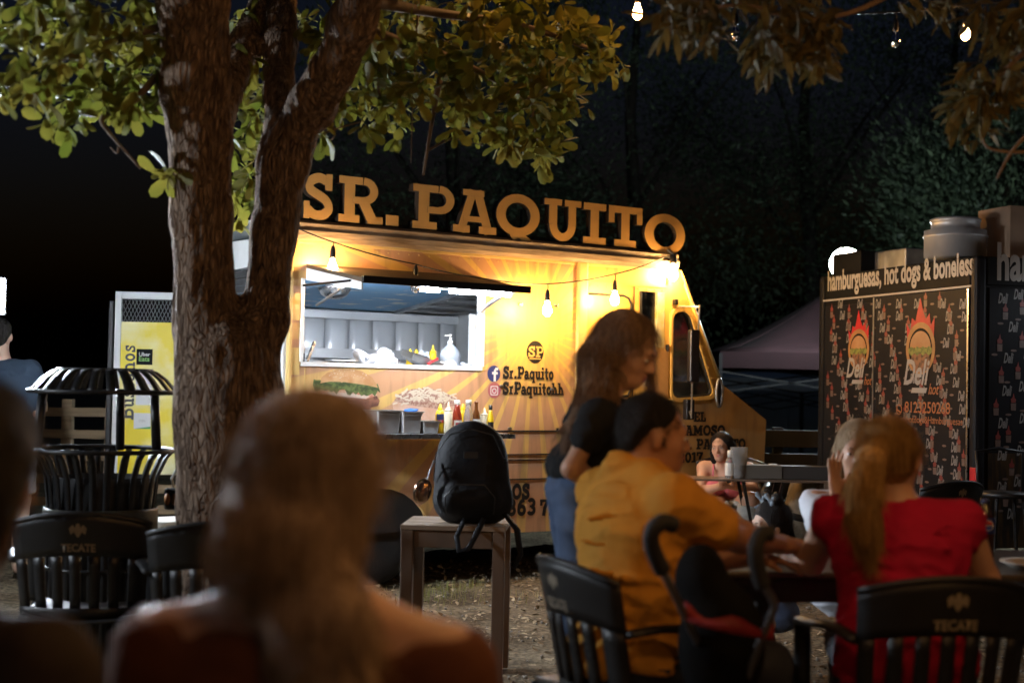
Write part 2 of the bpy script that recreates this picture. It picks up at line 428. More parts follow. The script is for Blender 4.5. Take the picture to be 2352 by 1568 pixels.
MT['print_black'] = M('print_black', (.018, .016, .015), .5, var=.3, scale=30)
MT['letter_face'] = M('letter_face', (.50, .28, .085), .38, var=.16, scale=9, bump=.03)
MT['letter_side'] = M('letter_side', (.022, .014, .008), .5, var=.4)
MT['inner_steel'] = M('kitchen_steel', (.66, .68, .70), .38, .30, var=.22, scale=3, stretch=(1, 1, .3), bump=.08, bscale=5)
MT['inner_white'] = M('kitchen_white', (.48, .50, .50), .5, var=.2, scale=6)
MT['blue_peel'] = M('peeling_blue', (.20, .42, .66), .6, col2=(.70, .72, .70), scale=7, stretch=(.6, 1.4, 2), thr=(.37, .43), bump=.3, bscale=10)
MT['grey_ceiling'] = M('grey_ceiling', (.70, .72, .72), .7, var=.35, scale=14)
MT['tyre'] = M('tyre_rubber', (.016, .016, .016), .85, bump=.2)
MT['dark_inside'] = M('dark_inside', (.02, .02, .02), .8)

truck = thing('food_truck', 'orange and yellow step van food truck with SR. PAQUITO letters on its roof', 'food truck', TO, TA)
XR, XP0, XP1 = -2.06, .158, .24          # rear end, post
ZB, ZT = .31, 2.215
WX0, WX1, WZ0, WZ1 = -1.98, -.64, 1.437, 1.965
def T(mesh_or_mb, name, mat, y=0, parent=None, **kw):
    if isinstance(mesh_or_mb, MB): o = mesh_or_mb.build(name, mat, parent or truck, **kw)
    else: o = link(name, mesh_or_mb, mat, parent or truck)
    o.location.y = y; return o
# side panel with serving hatch opening and wheel arch
arch = [(-1.78, ZB)] + [(-1.40 + .38*math.cos(R(a)), ZB + .02 + .31*math.sin(R(a))) for a in range(180, -1, -15)] + [(-1.02, ZB)]
side = [(XR, ZB)] + arch + [(XP0, ZB), (XP0, ZT), (XR, ZT)]
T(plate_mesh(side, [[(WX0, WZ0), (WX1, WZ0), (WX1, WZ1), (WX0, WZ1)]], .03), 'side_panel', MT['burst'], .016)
# checks along the rear edge of the wrap
for i in range(7):
    if i % 2 == 0:
        MB().bx(XR + .012, XR + .07, -.003, -.001, 1.02 + i*.17, 1.02 + (i+1)*.17).build('check', MT['cream_trim'], truck)
MB().bx(XR - .012, XR + .012, -.014, .03, ZB, ZT).build('corner_trim', MT['cream_trim'], truck, bevel=.006)
MB().bx(XP0 - .004, XP1, -.028, .03, ZB + .03, ZT - .004).build('door_post', MT['cream_trim'], truck, bevel=.014)
# hatch frame
fr = MB()
for a in ((WX0 - .004, WX1 + .004, WZ0 - .022, WZ0 + .006), (WX0 - .012, WX0 + .012, WZ0 + .006, WZ1), (WX1 - .012, WX1 + .018, WZ0 + .006, WZ1)):
    fr.bx(a[0], a[1], -.012, .05, a[2], a[3])
T(fr, 'hatch_frame', MT['white_paint'], bevel=.003)
# roof, gutter, far side, rear frame
rp = []
for i in range(9):
    a = R(180 - 22.5 * i); rp.append((.875 - .905 * math.cos(a) * -1 if False else .875 + .905*math.cos(a), 2.30 + .07*math.sin(a)))
mb = MB(); pts = []
for x in (XR - .01, 1.04):
    for yy, zz in rp: pts.append((x, yy, zz))
mb.grid(pts, 2, 9); T(mb, 'roof', MT['white_paint'], thick=.02)
gp = [(-.03, 2.205), (-.055, 2.225), (-.06, 2.262), (-.045, 2.285), (-.05, 2.31), (-.02, 2.33), (.04, 2.335), (.04, 2.2)]
mb = MB(); k = len(gp); pts = []
NX = 30
for i in range(NX):
    x = XR - .02 + (1.06 - XR + .02) * i / (NX - 1); j = random.uniform(-.004, .004)
    pts += [(x, a + j, b_ + random.uniform(-.002, .002)) for a, b_ in gp]
fs = []
for i in range(NX - 1):
    for q in range(k):
        fs.append((i*k+q, i*k+(q+1) % k, (i+1)*k+(q+1) % k, (i+1)*k+q))
fs += [tuple(range(k)), tuple((NX-1)*k + q for q in range(k))[::-1]]
mb.add(pts, fs); T(mb, 'roof_gutter', MT['gutter'])
MB().bx(XR, 1.02, -.004, .006, 2.185, 2.206).build('gutter_lip', MT['cream_trim'], truck, bevel=.003)
MB().bx(XR, 1.0, 1.74, 1.77, ZB, 2.26).build('far_side_wall', MT['white_paint'], truck)
MB().bx(XR + .02, 1.9, .04, 1.73, ZB + .02, ZB + .1).build('floor', MT['black_metal'], truck)
# lower inside wall under the counter and kitchen counter
MB().bx(XR + .03, XP0, .05, .62, 1.38, 1.415).build('kitchen_counter', MT['steel'], truck)
MB().bx(-.9, XP0 - .005, .62, 1.58, 1.05, 1.09).build('rear_counter', MT['dull_steel'], truck)
# back wall: stainless panels, each one separate and slightly dished
xs = [XR + .03 + i * .2035 for i in range(12)]
for i in range(11):
    x0, x1 = xs[i] + .002, min(xs[i+1] - .002, .15)
    pts = []
    for a in range(5):
        xx = x0 + (x1 - x0) * a / 4; d = .012 * (abs(a - 2) / 2) ** 2 + random.uniform(0, .003)
        for zz in (1.0, 1.3, 1.55, 1.80): pts.append((xx, 1.60 + d + random.uniform(0, .004), zz))
    o = MB().grid(pts, 5, 4).build('wall_panel', MT['inner_steel'], truck, smooth=True, thick=.008)
MB().bx(XR + .03, .15, 1.575, 1.61, 1.80, 1.862).build('wall_rail', MT['inner_steel'], truck, bevel=.004)
MB().bx(XR + .03, .15, 1.55, 1.596, 1.50, 1.575).build('backsplash', MT['inner_steel'], truck, bevel=.003)
XD = -.42
def slab(x0, x1, y0, z0, y1, z1, th=.02):
    return MB().add([(x0,y0,z0),(x1,y0,z0),(x1,y1,z1),(x0,y1,z1),(x0,y0,z0+th),(x1,y0,z0+th),(x1,y1,z1+th),(x0,y1,z1+th)],
                    [(0,3,2,1),(4,5,6,7),(0,1,5,4),(1,2,6,5),(2,3,7,6),(3,0,4,7)])
T(slab(XR + .03, XD - .02, .03, 2.06, 1.6, 1.875), 'blue_ceiling', MT['blue_peel'])
T(slab(XD + .02, .15, .03, 2.05, 1.6, 1.875), 'grey_ceiling', MT['grey_ceiling'])
T(slab(XD - .022, XD + .022, .05, 2.03, 1.6, 1.855, .03), 'ceiling_divider', MT['dull_steel'])
for yy in (.35, .62, .9, 1.15, 1.4):
    zz = 2.05 - (yy - .03) / 1.57 * .175
    MB().bx(XD + .03, .14, yy - .025, yy + .025, zz - .022, zz - .001).build('ceiling_rib', MT['dull_steel'], truck)
MB().bx(.15, .17, .04, .60, .5, 2.1).build('kitchen_end_wall', MT['inner_white'], truck); MB().bx(.15, .17, 1.25, 1.7, .5, 2.1).build('kitchen_end_wall', MT['inner_white'], truck)
MB().bx(-.685, -.62, .06, .10, 1.42, 1.80).build('sliding_pane_frame', MT['white_paint'], truck, bevel=.006)
# exhaust dome on the blue ceiling
cx, cz = tp(768, 676, -.75)
mb = MB().lathe([(.01, -.085), (.05, -.08), (.09, -.055), (.115, -.015), (.118, .03)], 20, (cx, .75, cz + .05)); T(mb, 'exhaust_dome', MT['steel'], smooth=True)
mb = MB().lathe([(.118, 0), (.15, .004), (.155, .012), (.12, .014)], 20, (cx, .75, cz + .055), cap=False); T(mb, 'dome_flange', MT['dull_steel'])
# inner lamp above the hatch
MB().bx(-1.95, -.85, .045, .055, 1.978, 2.03).build('inner_led_lamp', MT['tube_in'], truck)
# open awning flap
AX0, AX1 = -1.88, -.70
fl = MB().add([(AX0-.08, 0-.005, 2.055), (AX1, -.005, 2.055), (AX1, -.60, 1.945), (AX0, -.60, 1.945), (AX0-.08, -.005, 2.03), (AX1, -.005, 2.03), (AX1, -.60, 1.92), (AX0, -.60, 1.92)],
              [(0,1,2,3),(7,6,5,4),(0,4,5,1),(1,5,6,2),(2,6,7,3),(3,7,4,0)])
T(fl, 'awning_flap', M('awning_dark', (.10, .065, .035), .6, var=.4, scale=12, bump=.1))
MB().bx(AX0 - .005, AX1 + .03, -.625, -.60, 1.912, 1.957).build('awning_edge', MT['black_metal'], truck, bevel=.004)
MB().add([(AX0-.082, -.01, 2.03), (AX0-.082, -.01, 1.955), (AX0-.002, -.60, 1.872), (AX0-.002, -.60, 1.918), (AX0-.074, -.01, 2.03), (AX0-.074, -.01, 1.955), (AX0+.006, -.60, 1.872), (AX0+.006, -.60, 1.918)], [(0,1,2,3),(7,6,5,4),(0,4,5,1),(1,5,6,2),(2,6,7,3),(3,7,4,0)]).build('awning_cheek', MT['white_paint'], truck)
for x0, x1 in ((-1.46, -1.38), (-1.37, -1.33), (-1.25, -.86), (-.845, -.80)):
    mb = MB().tube([(x0, -.575, 1.897), (x1, -.575, 1.897)], .0125, 8)
    T(mb, 'awning_led_tube', MT['tube'], smooth=True)
MB().bx(-1.50, -.78, -.60, -.55, 1.908, 1.918).build('lamp_rail', MT['white_paint'], truck)
for x, sgn in ((AX0 + .02, -1), (AX1 - .02, 1)):
    T(MB().tube([(x, -.45, 1.93), (x + .03*sgn, -.02, 1.80)], .009, 8), 'gas_strut', MT['dull_steel'], smooth=True)
T(MB().tube([(AX0-.03, -.5, 1.93), (AX0 - .1, -.01, 1.92)], .008, 6), 'hinge_rod', MT['black_metal'])
# hanging cable inside the hatch corner
T(MB().tube([(-.82, -.5, 1.90), (-.79, -.3, 1.85), (-.70, -.05, 1.80), (-.69, .02, 1.70), (-.72, .03, 1.66)], .006, 6), 'lamp_cable', MT['white_paint'], smooth=True)
# counter shelf outside
MB().bx(-1.95, -.60, -.36, -.014, .985, 1.003).build('serving_shelf', MT['dull_steel'], truck, bevel=.003)
MB().bx(-1.955, -.595, -.366, -.360, .972, 1.004).build('shelf_edge', MT['steel'], truck, bevel=.002)
for x in (-1.8, -.70):
    T(MB().bar((x, -.33, .982), (x, -.02, .80), .02, .02), 'shelf_bracket', MT['dull_steel'])
# side hatch outlines under the lettering
hx0, hx1 = -.52, .04
for z0, z1 in ((1.002, 1.012), (.842, .850), (.805, .812), (.672, .680)):
    MB().bx(hx0, hx1, -.010, -.001, z0, z1).build('hatch_moulding', MT['black_rubber'], truck)
MB().bx(hx1 - .008, hx1, -.0105, -.0015, .68, .842).build('hatch_moulding', MT['black_rubber'], truck)
for x, z in ((-.40, 1.025), (.005, 1.02), (-.475, 1.315), (-.05, 1.30), (-.03, 1.885), (-.33, 1.88)):
    MB().box((x, -.008, z), (.028, .016, .018)).build('latch', MT['steel'], truck, bevel=.003)
# wheels
for wx, nm in ((-1.40, 'wheel'), (1.42, 'wheel')):
    wv = bpy.data.objects.new(nm, None); COL.objects.link(wv); wv.parent = truck; wv.location = (wx, .16, .335)
    ax = Matrix.Rotation(R(90), 3, 'X')
    MB().lathe([(.19,-.10),(.30,-.11),(.33,-.085),(.335,0),(.33,.085),(.30,.11),(.19,.10)], 32, axis=ax).build('tyre', MT['tyre'], wv, smooth=True)
    MB().lathe([(.02,.04),(.06,.085),(.10,.05),(.16,.045),(.19,.09),(.195,.10),(.195,-.09)], 28, axis=ax).build('rim', MT['dull_steel'], wv, smooth=True)
MB().bx(-1.85, -.95, .03, .05, .35, .75).build('wheel_well', MT['dark_inside'], truck)
# cab side with door opening and quarter window
cab = [(XP1, ZB), (.98, ZB), (1.02, .46), (1.10, .58), (1.22, .635), (2.0, .64), (2.02, 1.09), (1.535, 1.37), (1.105, ZT), (XP1, ZT)]
gap = rounded([(.735, 1.62), (.972, 1.62), (.972, 2.03), (.735, 2.03)], .012)
qw = rounded([(1.040, 1.25), (1.452, 1.275), (1.190, 1.895), (1.035, 1.885)], .07)
T(plate_mesh(cab, [gap, qw], .03), 'cab_side', MT['cab_yellow'], .016)
T(plate_mesh([(1.0, .648), (1.995, .648), (2.012, 1.085), (1.535, 1.36), (1.44, 1.215), (1.0, 1.2)], [], .004), 'fender_panel', MT['cab_tan'], -.003)
# quarter window frame and glass
def grow(poly, d):
    c = sum((Vector(p) for p in poly), Vector((0, 0))) / len(poly)
    return [tuple(Vector(p) + (Vector(p) - c).normalized() * d) for p in poly]
T(plate_mesh(grow(qw, .035), [grow(qw, .004)], .03), 'window_frame', MT['cab_yellow'], -.012)
T(plate_mesh(grow(qw, .008), [grow(qw, -.012)], .02), 'window_gasket', MT['black_rubber'], -.006)
T(plate_mesh(grow(qw, .002), [], .004), 'window_pane', MT['glass'], .012)
for q in (0, 5, 10, 15): pass
MB().bx(.90, .968, -.002, .03, 1.62, 2.03).build('door_edge_strip', M('aged_strip', (.52, .42, .12), .6, var=.3, scale=15, col2=(.6, .56, .4)), truck)
T(plate_mesh(gap, [], .004), 'door_window_pane', MT['glass'], .03)
MB().bx(.732, .748, -.004, .03, 1.622, 2.028).build('door_seal', MT['black_rubber'], truck)
T(plate_mesh([(.84, 1.22), (1.0, 1.22), (1.0, 1.60), (.84, 1.615)], [], .012), 'door_lower_hatch', M('door_hatch', (.60, .33, .12), .5, var=.15), -.010)
MB().box((.985, -.02, 1.62), (.014, .03, .05)).build('door_latch', MT['black_metal'], truck, bevel=.003)
# rounded rubber moulding of the blanked cab window
pa = [(.26, -.004, 1.985), (.58, -.004, 1.985), (.625, -.004, 1.97), (.648, -.004, 1.93), (.65, -.004, 1.30), (.63, -.004, 1.26), (.26, -.004, 1.25)]
T(MB().tube(pa, .0085, 8), 'window_moulding', MT['black_rubber'], smooth=True)
MB().bx(.245, .99, -.006, -.001, 2.065, 2.080).build('cab_seam', MT['cab_yellow'], truck)
# bull nose: bonnet, front, windscreen pillar, far side
dw = 1.74
def extr(poly, y0, y1):
    n = len(poly); mb = MB()
    mb.add([(a, y0, b_) for a, b_ in poly] + [(a, y1, b_) for a, b_ in poly], [(i, i+1, n+i+1, n+i) for i in range(n-1)]); return mb
T(extr([(1.53, 1.372), (2.02, 1.092), (2.0, .55)], .0315, dw), 'bonnet', MT['cab_yellow'], thick=.012)
T(extr([(1.105, 2.215), (1.14, 2.14)], .0315, dw), 'windscreen_header', MT['cab_yellow'], thick=.012)
T(extr([(1.14, 2.14), (1.525, 1.375)], .07, dw - .06), 'windscreen', MT['glass'], thick=.004)
T(plate_mesh([(.98, .4), (2.0, .5), (2.02, 1.09), (1.535, 1.37), (1.50, 1.30), (.98, 1.25)], [], .02), 'far_cab_side', MT['cab_yellow'], dw)
T(plate_mesh([(.98, 1.25), (1.05, 1.25), (1.05, 2.2), (.98, 2.2)], [], .02), 'far_pillar', MT['cab_yellow'], dw)
MB().bx(1.2, 1.5, .2, 1.6, 1.02, 1.22).build('dashboard', MT['inner_white'], truck, bevel=.02)
MB().bx(.55, .9, .25, .7, .9, 1.35).build('driver_seat', MT['dark_inside'], truck, bevel=.04)
MB().bx(1.95, 2.06, .02, dw, .50, .62).build('bumper', MT['dull_steel'], truck, bevel=.01)
# pillar highlight rib, marker lamp, vents
T(MB().tube([(1.15, -.012, 2.10), (1.50, -.012, 1.42)], .012, 8), 'pillar_rib', MT['cab_yellow'], smooth=True)
T(MB().tube([(1.118, -.004, 2.20), (1.54, -.004, 1.372)], .010, 6), 'pillar_edge', MT['cab_yellow'], smooth=True)
# mirror
def tl(u, v, o): 
    x, z = tp(u, v, o); return (x, -o, z)
mr = bpy.data.objects.new('wing_mirror', None); COL.objects.link(mr); mr.parent = truck
a0, a1 = tl(1594, 757, .22), tl(1591, 877, .22)
MB().box(((a0[0]+a1[0])/2, -.22, (a0[2]+a1[2])/2), (.085, .05, a0[2]-a1[2])).build('mirror_housing', MT['black_plastic'], mr, bevel=.012)
MB().tube([tl(1607, 700, .2), tl(1604, 760, .2)], .007, 6).build('mirror_rod', MT['dull_steel'], mr)
MB().tube([tl(1590, 877, .2), tl(1588, 960, .2)], .007, 6).build('mirror_rod', MT['dull_steel'], mr)
MB().tube([tl(1560, 704, .0), tl(1607, 705, .2)], .008, 6).build('mirror_arm', MT['dull_steel'], mr)
MB().box(tl(1582, 940, .08), (.075, .05, .15)).build('mirror_bracket', MT['black_plastic'], mr, bevel=.006)
MB().tube([tl(1588, 955, .2), tl(1582, 940, .05)], .008, 6).build('mirror_arm', MT['dull_steel'], mr)
x, z = tp(1652, 902, .04)
ring = [(x + .028*math.cos(R(a)) , -.04, z + .105*math.sin(R(a))) for a in range(0, 361, 20)]
T(MB().tube(ring, .012, 6), 'convex_mirror_rim', MT['dull_steel'], smooth=True)
T(plate_mesh(ellipse(x, z, .027, .10), [], .008), 'convex_mirror', MT['black_plastic'], -.04)
MB().box((1.055, -.02, 1.965), (.03, .04, .04)).build('door_hinge', MT['black_metal'], truck, bevel=.006)
MB().box((.985, -.01, 2.12), (.012, .02, .05)).build('door_hinge', MT['black_metal'], truck, bevel=.003)
for i in range(9):
    u = 1.205 + .27 * i / 8
    MB().box((u + .018, -.022, 1.88 - (u - 1.205)*2.35), (.012, .012, .012)).build('rivet', MT['cab_yellow'], truck, bevel=.003)

for i in range(28):
    x = XR + .06 + i*.078
    MB().box((x, -.003, 2.165), (.010, .008, .010)).build('rivet', MT['burst'] if False else MT['cream_trim'], truck, bevel=.003)
for i in range(22):
    MB().box((XP0 - .022, -.003, .40 + i*.083), (.009, .008, .009)).build('rivet', MT['cream_trim'], truck, bevel=.003)
for i in range(10):
    MB().box((.27 + i*.075, -.003, 2.045), (.009, .008, .009)).build('rivet', MT['cab_yellow'], truck, bevel=.003)
for z0 in (.355, 1.2025):
    MB().bx(XP1 + .004, .70, -.003, -.0005, z0, z0 + .006).build('panel_seam', MT['letter_side'], truck)
MB().bx(.672, .679, -.004, -.0005, .36, 2.06).build('panel_seam', MT['letter_side'], truck)
MB().bx(-1.955, -1.949, -.003, -.0005, .7, 1.41).build('panel_seam', MT['cream_trim'], truck)
T(MB().tube([(1.0, -.012, 1.235), (1.46, -.012, 1.25)], .010, 8), 'belt_moulding', MT['cab_yellow'], smooth=True)
# ---- lettering on the side
def say(txt, u0, v0, u1, h, mat, name='lettering', y=-.003, wide=1.):
    x0, z0 = tp(u0, v0); x1, _ = tp(u1, v0)
    mb, w = lettering(txt, 1., wide=wide, bold=.035)
    sc = (x1 - x0) / (w - .03)
    me = mb.mesh(name); me.transform(Matrix.Diagonal((sc, 1, h, 1)))
    o = link(name, me, mat, truck); o.location = (x0, y, z0); return o
dk = MT['print_black']
say('Sr.Paquito', 1155, 869, 1271, .085, dk)
say('SrPaquitohh', 1154, 905, 1294, .085, dk)
say('OS', 1176, 1146, 1216, .105, dk)
say('363', 1164, 1184, 1231, .115, dk); say('72', 1240, 1184, 1281, .115, dk)
say('BURGUERS', 0, 0, 1, .1, dk) if False else None
say('EL', 1592, 968, 1620, .075, dk, y=-.008)
say('FAMOSO', 1556, 1000, 1664, .078, dk, y=-.008)
say('SR. PAQUITO', 1548, 1032, 1711, .078, dk, y=-.008)
say('2017', 1556, 1062, 1613, .078, dk, y=-.008)
# round badge SP, social icons
x, z = tp(1229, 808)
T(plate_mesh(ellipse(x, z, .072, .078, 36), [], .001), 'round_badge', dk, -.002)
mb, w = lettering('SP', .075); me = mb.mesh('badge_letters'); o = link('badge_letters', me, MT['cab_yellow'], truck); o.location = (x - w/2 + .006, -.004, z - .036)
MB().bx(x - .05, x + .048, -.0045, -.004, z - .052, z - .043).build('badge_bar', MT['cab_yellow'], truck)
MT['fb_blue'] = M('icon_blue', (.035, .045, .16), .5); MT['ig_pink'] = M('icon_pink', (.42, .09, .16), .5, col2=(.45, .16, .10), scale=12)
x, z = tp(1134, 858)
T(plate_mesh(ellipse(x, z, .052, .056, 32), [], .001), 'icon_disc', MT['fb_blue'], -.002)
fb = MB()
fb.add([(x-.002,-.0034,z-.052),(x+.016,-.0034,z-.052),(x+.016,-.0034,z+.022),(x-.002,-.0034,z+.022)], [(0,1,2,3)])
fb.add([(x-.016,-.0038,z-.004),(x+.03,-.0038,z-.004),(x+.03,-.0038,z+.012),(x-.016,-.0038,z+.012)], [(0,1,2,3)])
fb.add([(x-.002,-.0042,z+.022),(x+.016,-.0042,z+.022),(x+.034,-.0042,z+.026),(x+.034,-.0042,z+.042),(x+.012,-.0042,z+.042)], [(0,1,2,3,4)])
T(fb, 'icon_letter', MT['white_paint'])
x, z = tp(1135, 896)
T(plate_mesh(ellipse(x, z, .052, .054, 32), [], .001), 'icon_disc', MT['ig_pink'], -.002)
T(plate_mesh(rrect(x-.032, z-.034, x+.03, z+.03, .01), [rrect(x-.026, z-.028, x+.024, z+.024, .008)], .0006), 'icon_camera', MT['white_paint'], -.0034)
T(plate_mesh(ellipse(x-.001, z-.004, .018, .018, 20), [ellipse(x-.001, z-.004, .012, .012, 20)], .0006), 'icon_lens', MT['white_paint'], -.0034)

# ---- food prints on the wrap (flat pictures)
def decal(name, uv, mat, y, jag=0):
    me = plate_mesh([tp(*p) for p in uv], [], .0006); return T(me, name, mat, y)
fp = dict(bun=M('print_bun', (.46, .23, .09), .5, col2=(.60, .38, .20), scale=9, thr=(.35, .6)),
          lettuce=M('print_lettuce', (.13, .17, .05), .5, col2=(.04, .065, .02), scale=34, thr=(.4, .6)),
          tomato=M('print_tomato', (.55, .20, .13), .5, col2=(.66, .45, .32), scale=22, thr=(.4, .6)),
          onion=M('print_onion', (.72, .60, .50), .5, var=.2, scale=30),
          patty=M('print_patty', (.30, .13, .08), .5, col2=(.12, .05, .035), scale=26, thr=(.4, .6)),
          cheese=M('print_cheese', (.70, .60, .46), .5, var=.15, scale=40),
          dog=M('print_dog', (.56, .33, .22), .5, col2=(.66, .48, .38), scale=12),
          meat=M('print_meat', (.30, .15, .11), .5, col2=(.50, .34, .26), scale=60, thr=(.4, .6)))
rnd = random.Random(3)
decal('burger_patty', [(745,905),(760,898),(862,904),(872,920),(868,932),(850,936),(856,950),(842,962),(800,968),(740,962),(728,940)], fp['patty'], -.0022)
decal('burger_tomato', [(738,896),(860,898),(866,908),(840,916),(800,906),(760,908),(736,904)], fp['tomato'], -.0030)
decal('burger_onion', [(752,900),(790,902),(850,910),(838,915),(800,912),(756,907)], fp['onion'], -.0034)
let = [(718,884)]
for i in range(24): let.append((720 + i*6.4, 872 + 9*(i/24) + rnd.uniform(-3, 3)))
for i in range(24, -1, -1): let.append((722 + i*6.3, 896 + 9*(i/24) + rnd.uniform(-8, 8)))
decal('burger_lettuce', let, fp['lettuce'], -.0038)
decal('burger_bun', [(735,880),(738,866),(752,855),(778,848),(805,847),(832,853),(854,866),(864,882),(867,890),(840,884),(790,877),(756,876)], fp['bun'], -.0044)
mb = MB()
for i in range(40):
    u, v = rnd.uniform(750, 850), rnd.uniform(850, 868)
    x, z = tp(u, v); a = rnd.uniform(0, 3)
    mb.add([(x + .006*math.cos(a+q)*(1 if q % 2 else .5), -.0050, z + .006*math.sin(a+q*1.57)*.6) for q in range(4)], [(0,1,2,3)])
kind(T(mb, 'sesame_seeds', fp['cheese']), 'stuff')
decal('hotdog_bread', [(900,925),(910,915),(940,925),(1000,935),(1050,925),(1058,940),(1045,962),(960,966),(905,950)], fp['dog'], -.0022)
decal('hotdog_meat', [(905,920),(915,905),(945,893),(985,890),(1030,905),(1052,920),(1050,930),(1000,938),(940,930)], fp['meat'], -.0028)
mb = MB()
for i in range(70):
    u, v = rnd.gauss(980, 36), 0
    v = 906 + (abs(u-980)/70)**2*16 + rnd.uniform(-16, 14); 
    if not 905 < u < 1058: continue
    a = rnd.uniform(-.9, .9); L_ = rnd.uniform(8, 20); c = rnd.uniform(-.03, .03)
    path = [tp(u + (t-.5)*L_*math.cos(a), v + (t-.5)*L_*math.sin(a) + c*((t-.5)*L_)**2) for t in (0, .25, .5, .75, 1)]
    L, Rr = _strip(path, .011); n = 5; y = -.0034 - .00004*i
    mb.add([(p[0], y, p[1]) for p in L] + [(p[0], y, p[1]) for p in Rr], [(q, n+q, n+q+1, q+1) for q in range(4)])
kind(T(mb, 'shredded_cheese_print', fp['cheese']), 'stuff')

# ---- roof letters, each one a part with its own face
z0 = 2.338; H = .292
spans = [('S', 690, 757), ('R', 771, 872), ('.', 880, 908), ('P', 941, 1035), ('A', 1034, 1132), ('Q', 1133, 1232), ('U', 1243, 1326), ('I', 1333, 1384), ('T', 1391, 1467), ('O', 1474, 1566)]
for ch, u0, u1 in spans:
    x0 = tp(u0, 500)[0]; x1 = tp(u1, 550)[0]
    mb, w = lettering(ch, 1., depth=.055, lift=.0008)
    xsv = [p[0] for p in mb.v]; lo, hi = min(xsv), max(xsv)
    sc = (x1 - x0) / (hi - lo)
    me = mb.mesh('letter'); me.transform(Matrix.Translation((-lo, 0, 0))); me.transform(Matrix.Diagonal((sc, 1, H, 1)))
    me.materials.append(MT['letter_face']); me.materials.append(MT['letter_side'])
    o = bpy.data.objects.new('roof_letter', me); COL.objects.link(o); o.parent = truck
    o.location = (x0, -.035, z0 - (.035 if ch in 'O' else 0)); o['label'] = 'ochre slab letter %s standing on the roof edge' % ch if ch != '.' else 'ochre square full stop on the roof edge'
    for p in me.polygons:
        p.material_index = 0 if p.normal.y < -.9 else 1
    if ch in 'O': o.scale = (1, 1, 1.05)
MB().bx(-2.0, 1.03, .05, .07, 2.335, 2.365).build('letter_rail', MT['black_metal'], truck)
for x in (-1.7, -.9, -.3, .4, .9):
    T(MB().bar((x, .06, 2.34), (x, .04, 2.55), .015, .015), 'letter_stay', MT['black_metal'])

# ---- rear end of the van: frame, corrugated wall, open door with stickers
MB().bx(XR - .03, XR, .03, .10, ZB, 2.2).build('rear_frame', MT['white_paint'], truck, bevel=.006)
MB().bx(XR - .03, XR, 1.66, 1.75, ZB, 2.2).build('rear_frame', MT['white_paint'], truck, bevel=.006)
MB().bx(XR - .035, XR, .10, 1.66, 2.06, 2.25).build('rear_header', MT['white_paint'], truck, bevel=.006)
for i in range(9):
    z = 1.60 + i * .05
    MB().bx(XR - .02 + .01*(i % 2), XR - .005 + .01*(i % 2), .105, 1.655, z, z + .047).build('shutter_slat', MT['dull_steel'], truck, bevel=.006)
MB().bx(XR - .01, XR, .105, 1.655, .5, 1.59).build('rear_panel', MT['white_paint'], truck)
MT['door_yellow'] = M('door_yellow', (.72, .56, .0), .5, col2=(.70, .66, .36), scale=2.2, thr=(.36, .56), bump=.03)
MT['door_pale'] = M('door_pale', (.60, .62, .62), .45, var=.12)
DO = Vector((-2.36, 10.15, 0)); rd = bpy.data.objects.new('rear_door', None); COL.objects.link(rd); rd.parent = truck
rd.matrix_parent_inverse.identity()
lp = Matrix.Rotation(-TA, 3, 'Z') @ (DO - TO); rd.location = lp; rd.rotation_euler = (0, 0, -TA + R(4))
DW = .47; DZ0, DZ1 = .64, 1.935
MB().bx(-DW, 0, 0, .03, DZ0, 1.72).build('door_leaf', MT['door_yellow'], rd)
MB().bx(-DW, -DW + .045, -.008, .034, DZ0, DZ1).build('door_stile', MT['door_pale'], rd, bevel=.003)
MB().bx(-DW + .046, 0, -.008, .034, 1.885, DZ1).build('door_top_rail', MT['door_pale'], rd, bevel=.003)
mb = MB()
for i in range(26):
    for s_ in (1, -1):
        xa = -DW - .10 + i * .026; xb = xa + .075 * s_
        p0, p1 = Vector((xa, .012 + .003*s_, 1.72)), Vector((xb, .012 + .003*s_, 1.885))
        pts_ = [p0 + (p1-p0)*t for t in (0, 1)]
        lo, hi = -DW + .046, -.002
        ts = sorted([t for t in (0, 1)])
        def at_x(xx): return p0 + (p1-p0)*((xx-p0.x)/(p1.x-p0.x))
        a_, b2 = p0.copy(), p1.copy()
        if max(a_.x, b2.x) < lo or min(a_.x, b2.x) > hi: continue
        for lim in (lo, hi):
            if (a_.x - lim) * (b2.x - lim) < 0:
                q = at_x(lim)
                if (lim == lo) == (a_.x < b2.x): a_ = q
                else: b2 = q
        mb.bar(a_, b2, .004, .004)
mb.build('mesh_grille', MT['black_metal'], rd)
MB().bx(-DW - .05, -DW - .012, .01, .05, .45, 1.87).build('door_edge_rail', MT['black_metal'], rd, bevel=.008)
mb, w = lettering('Buscanos', .092); me = mb.mesh('lettering')
me.transform(Matrix.Rotation(R(-90), 4, 'Y')); o = link('lettering', me, dk, rd); o.location = (-DW + .15, -.003, 1.025); o.scale = (1.15, 1, .98)
def on_door(u, v):
    n_ = Vector((math.sin(R(4)), -math.cos(R(4)), 0)); p = hit(u, v, DO, n_)
    return ((p - DO).dot(Vector((math.cos(R(4)), math.sin(R(4)), 0))), p.z)
def sticker(u0, v0, u1, v1, mat, y=-.0025, nm='sticker'):
    x0, z1 = on_door(u0, v0); x1, z0 = on_door(u1, v1)
    MB().bx(x0, x1, y, y + .0015, z0, z1).build(nm, mat, rd); return x0, x1, z0, z1
MT['sticker_black'] = M('sticker_black', (.012, .013, .014), .8, spec=.1)
MT['sticker_white'] = M('sticker_white', (.62, .62, .60), .5)
MT['sticker_lilac'] = M('sticker_lilac', (.55, .50, .58), .5)
MT['sticker_green'] = M('sticker_green', (.06, .30, .08), .5)
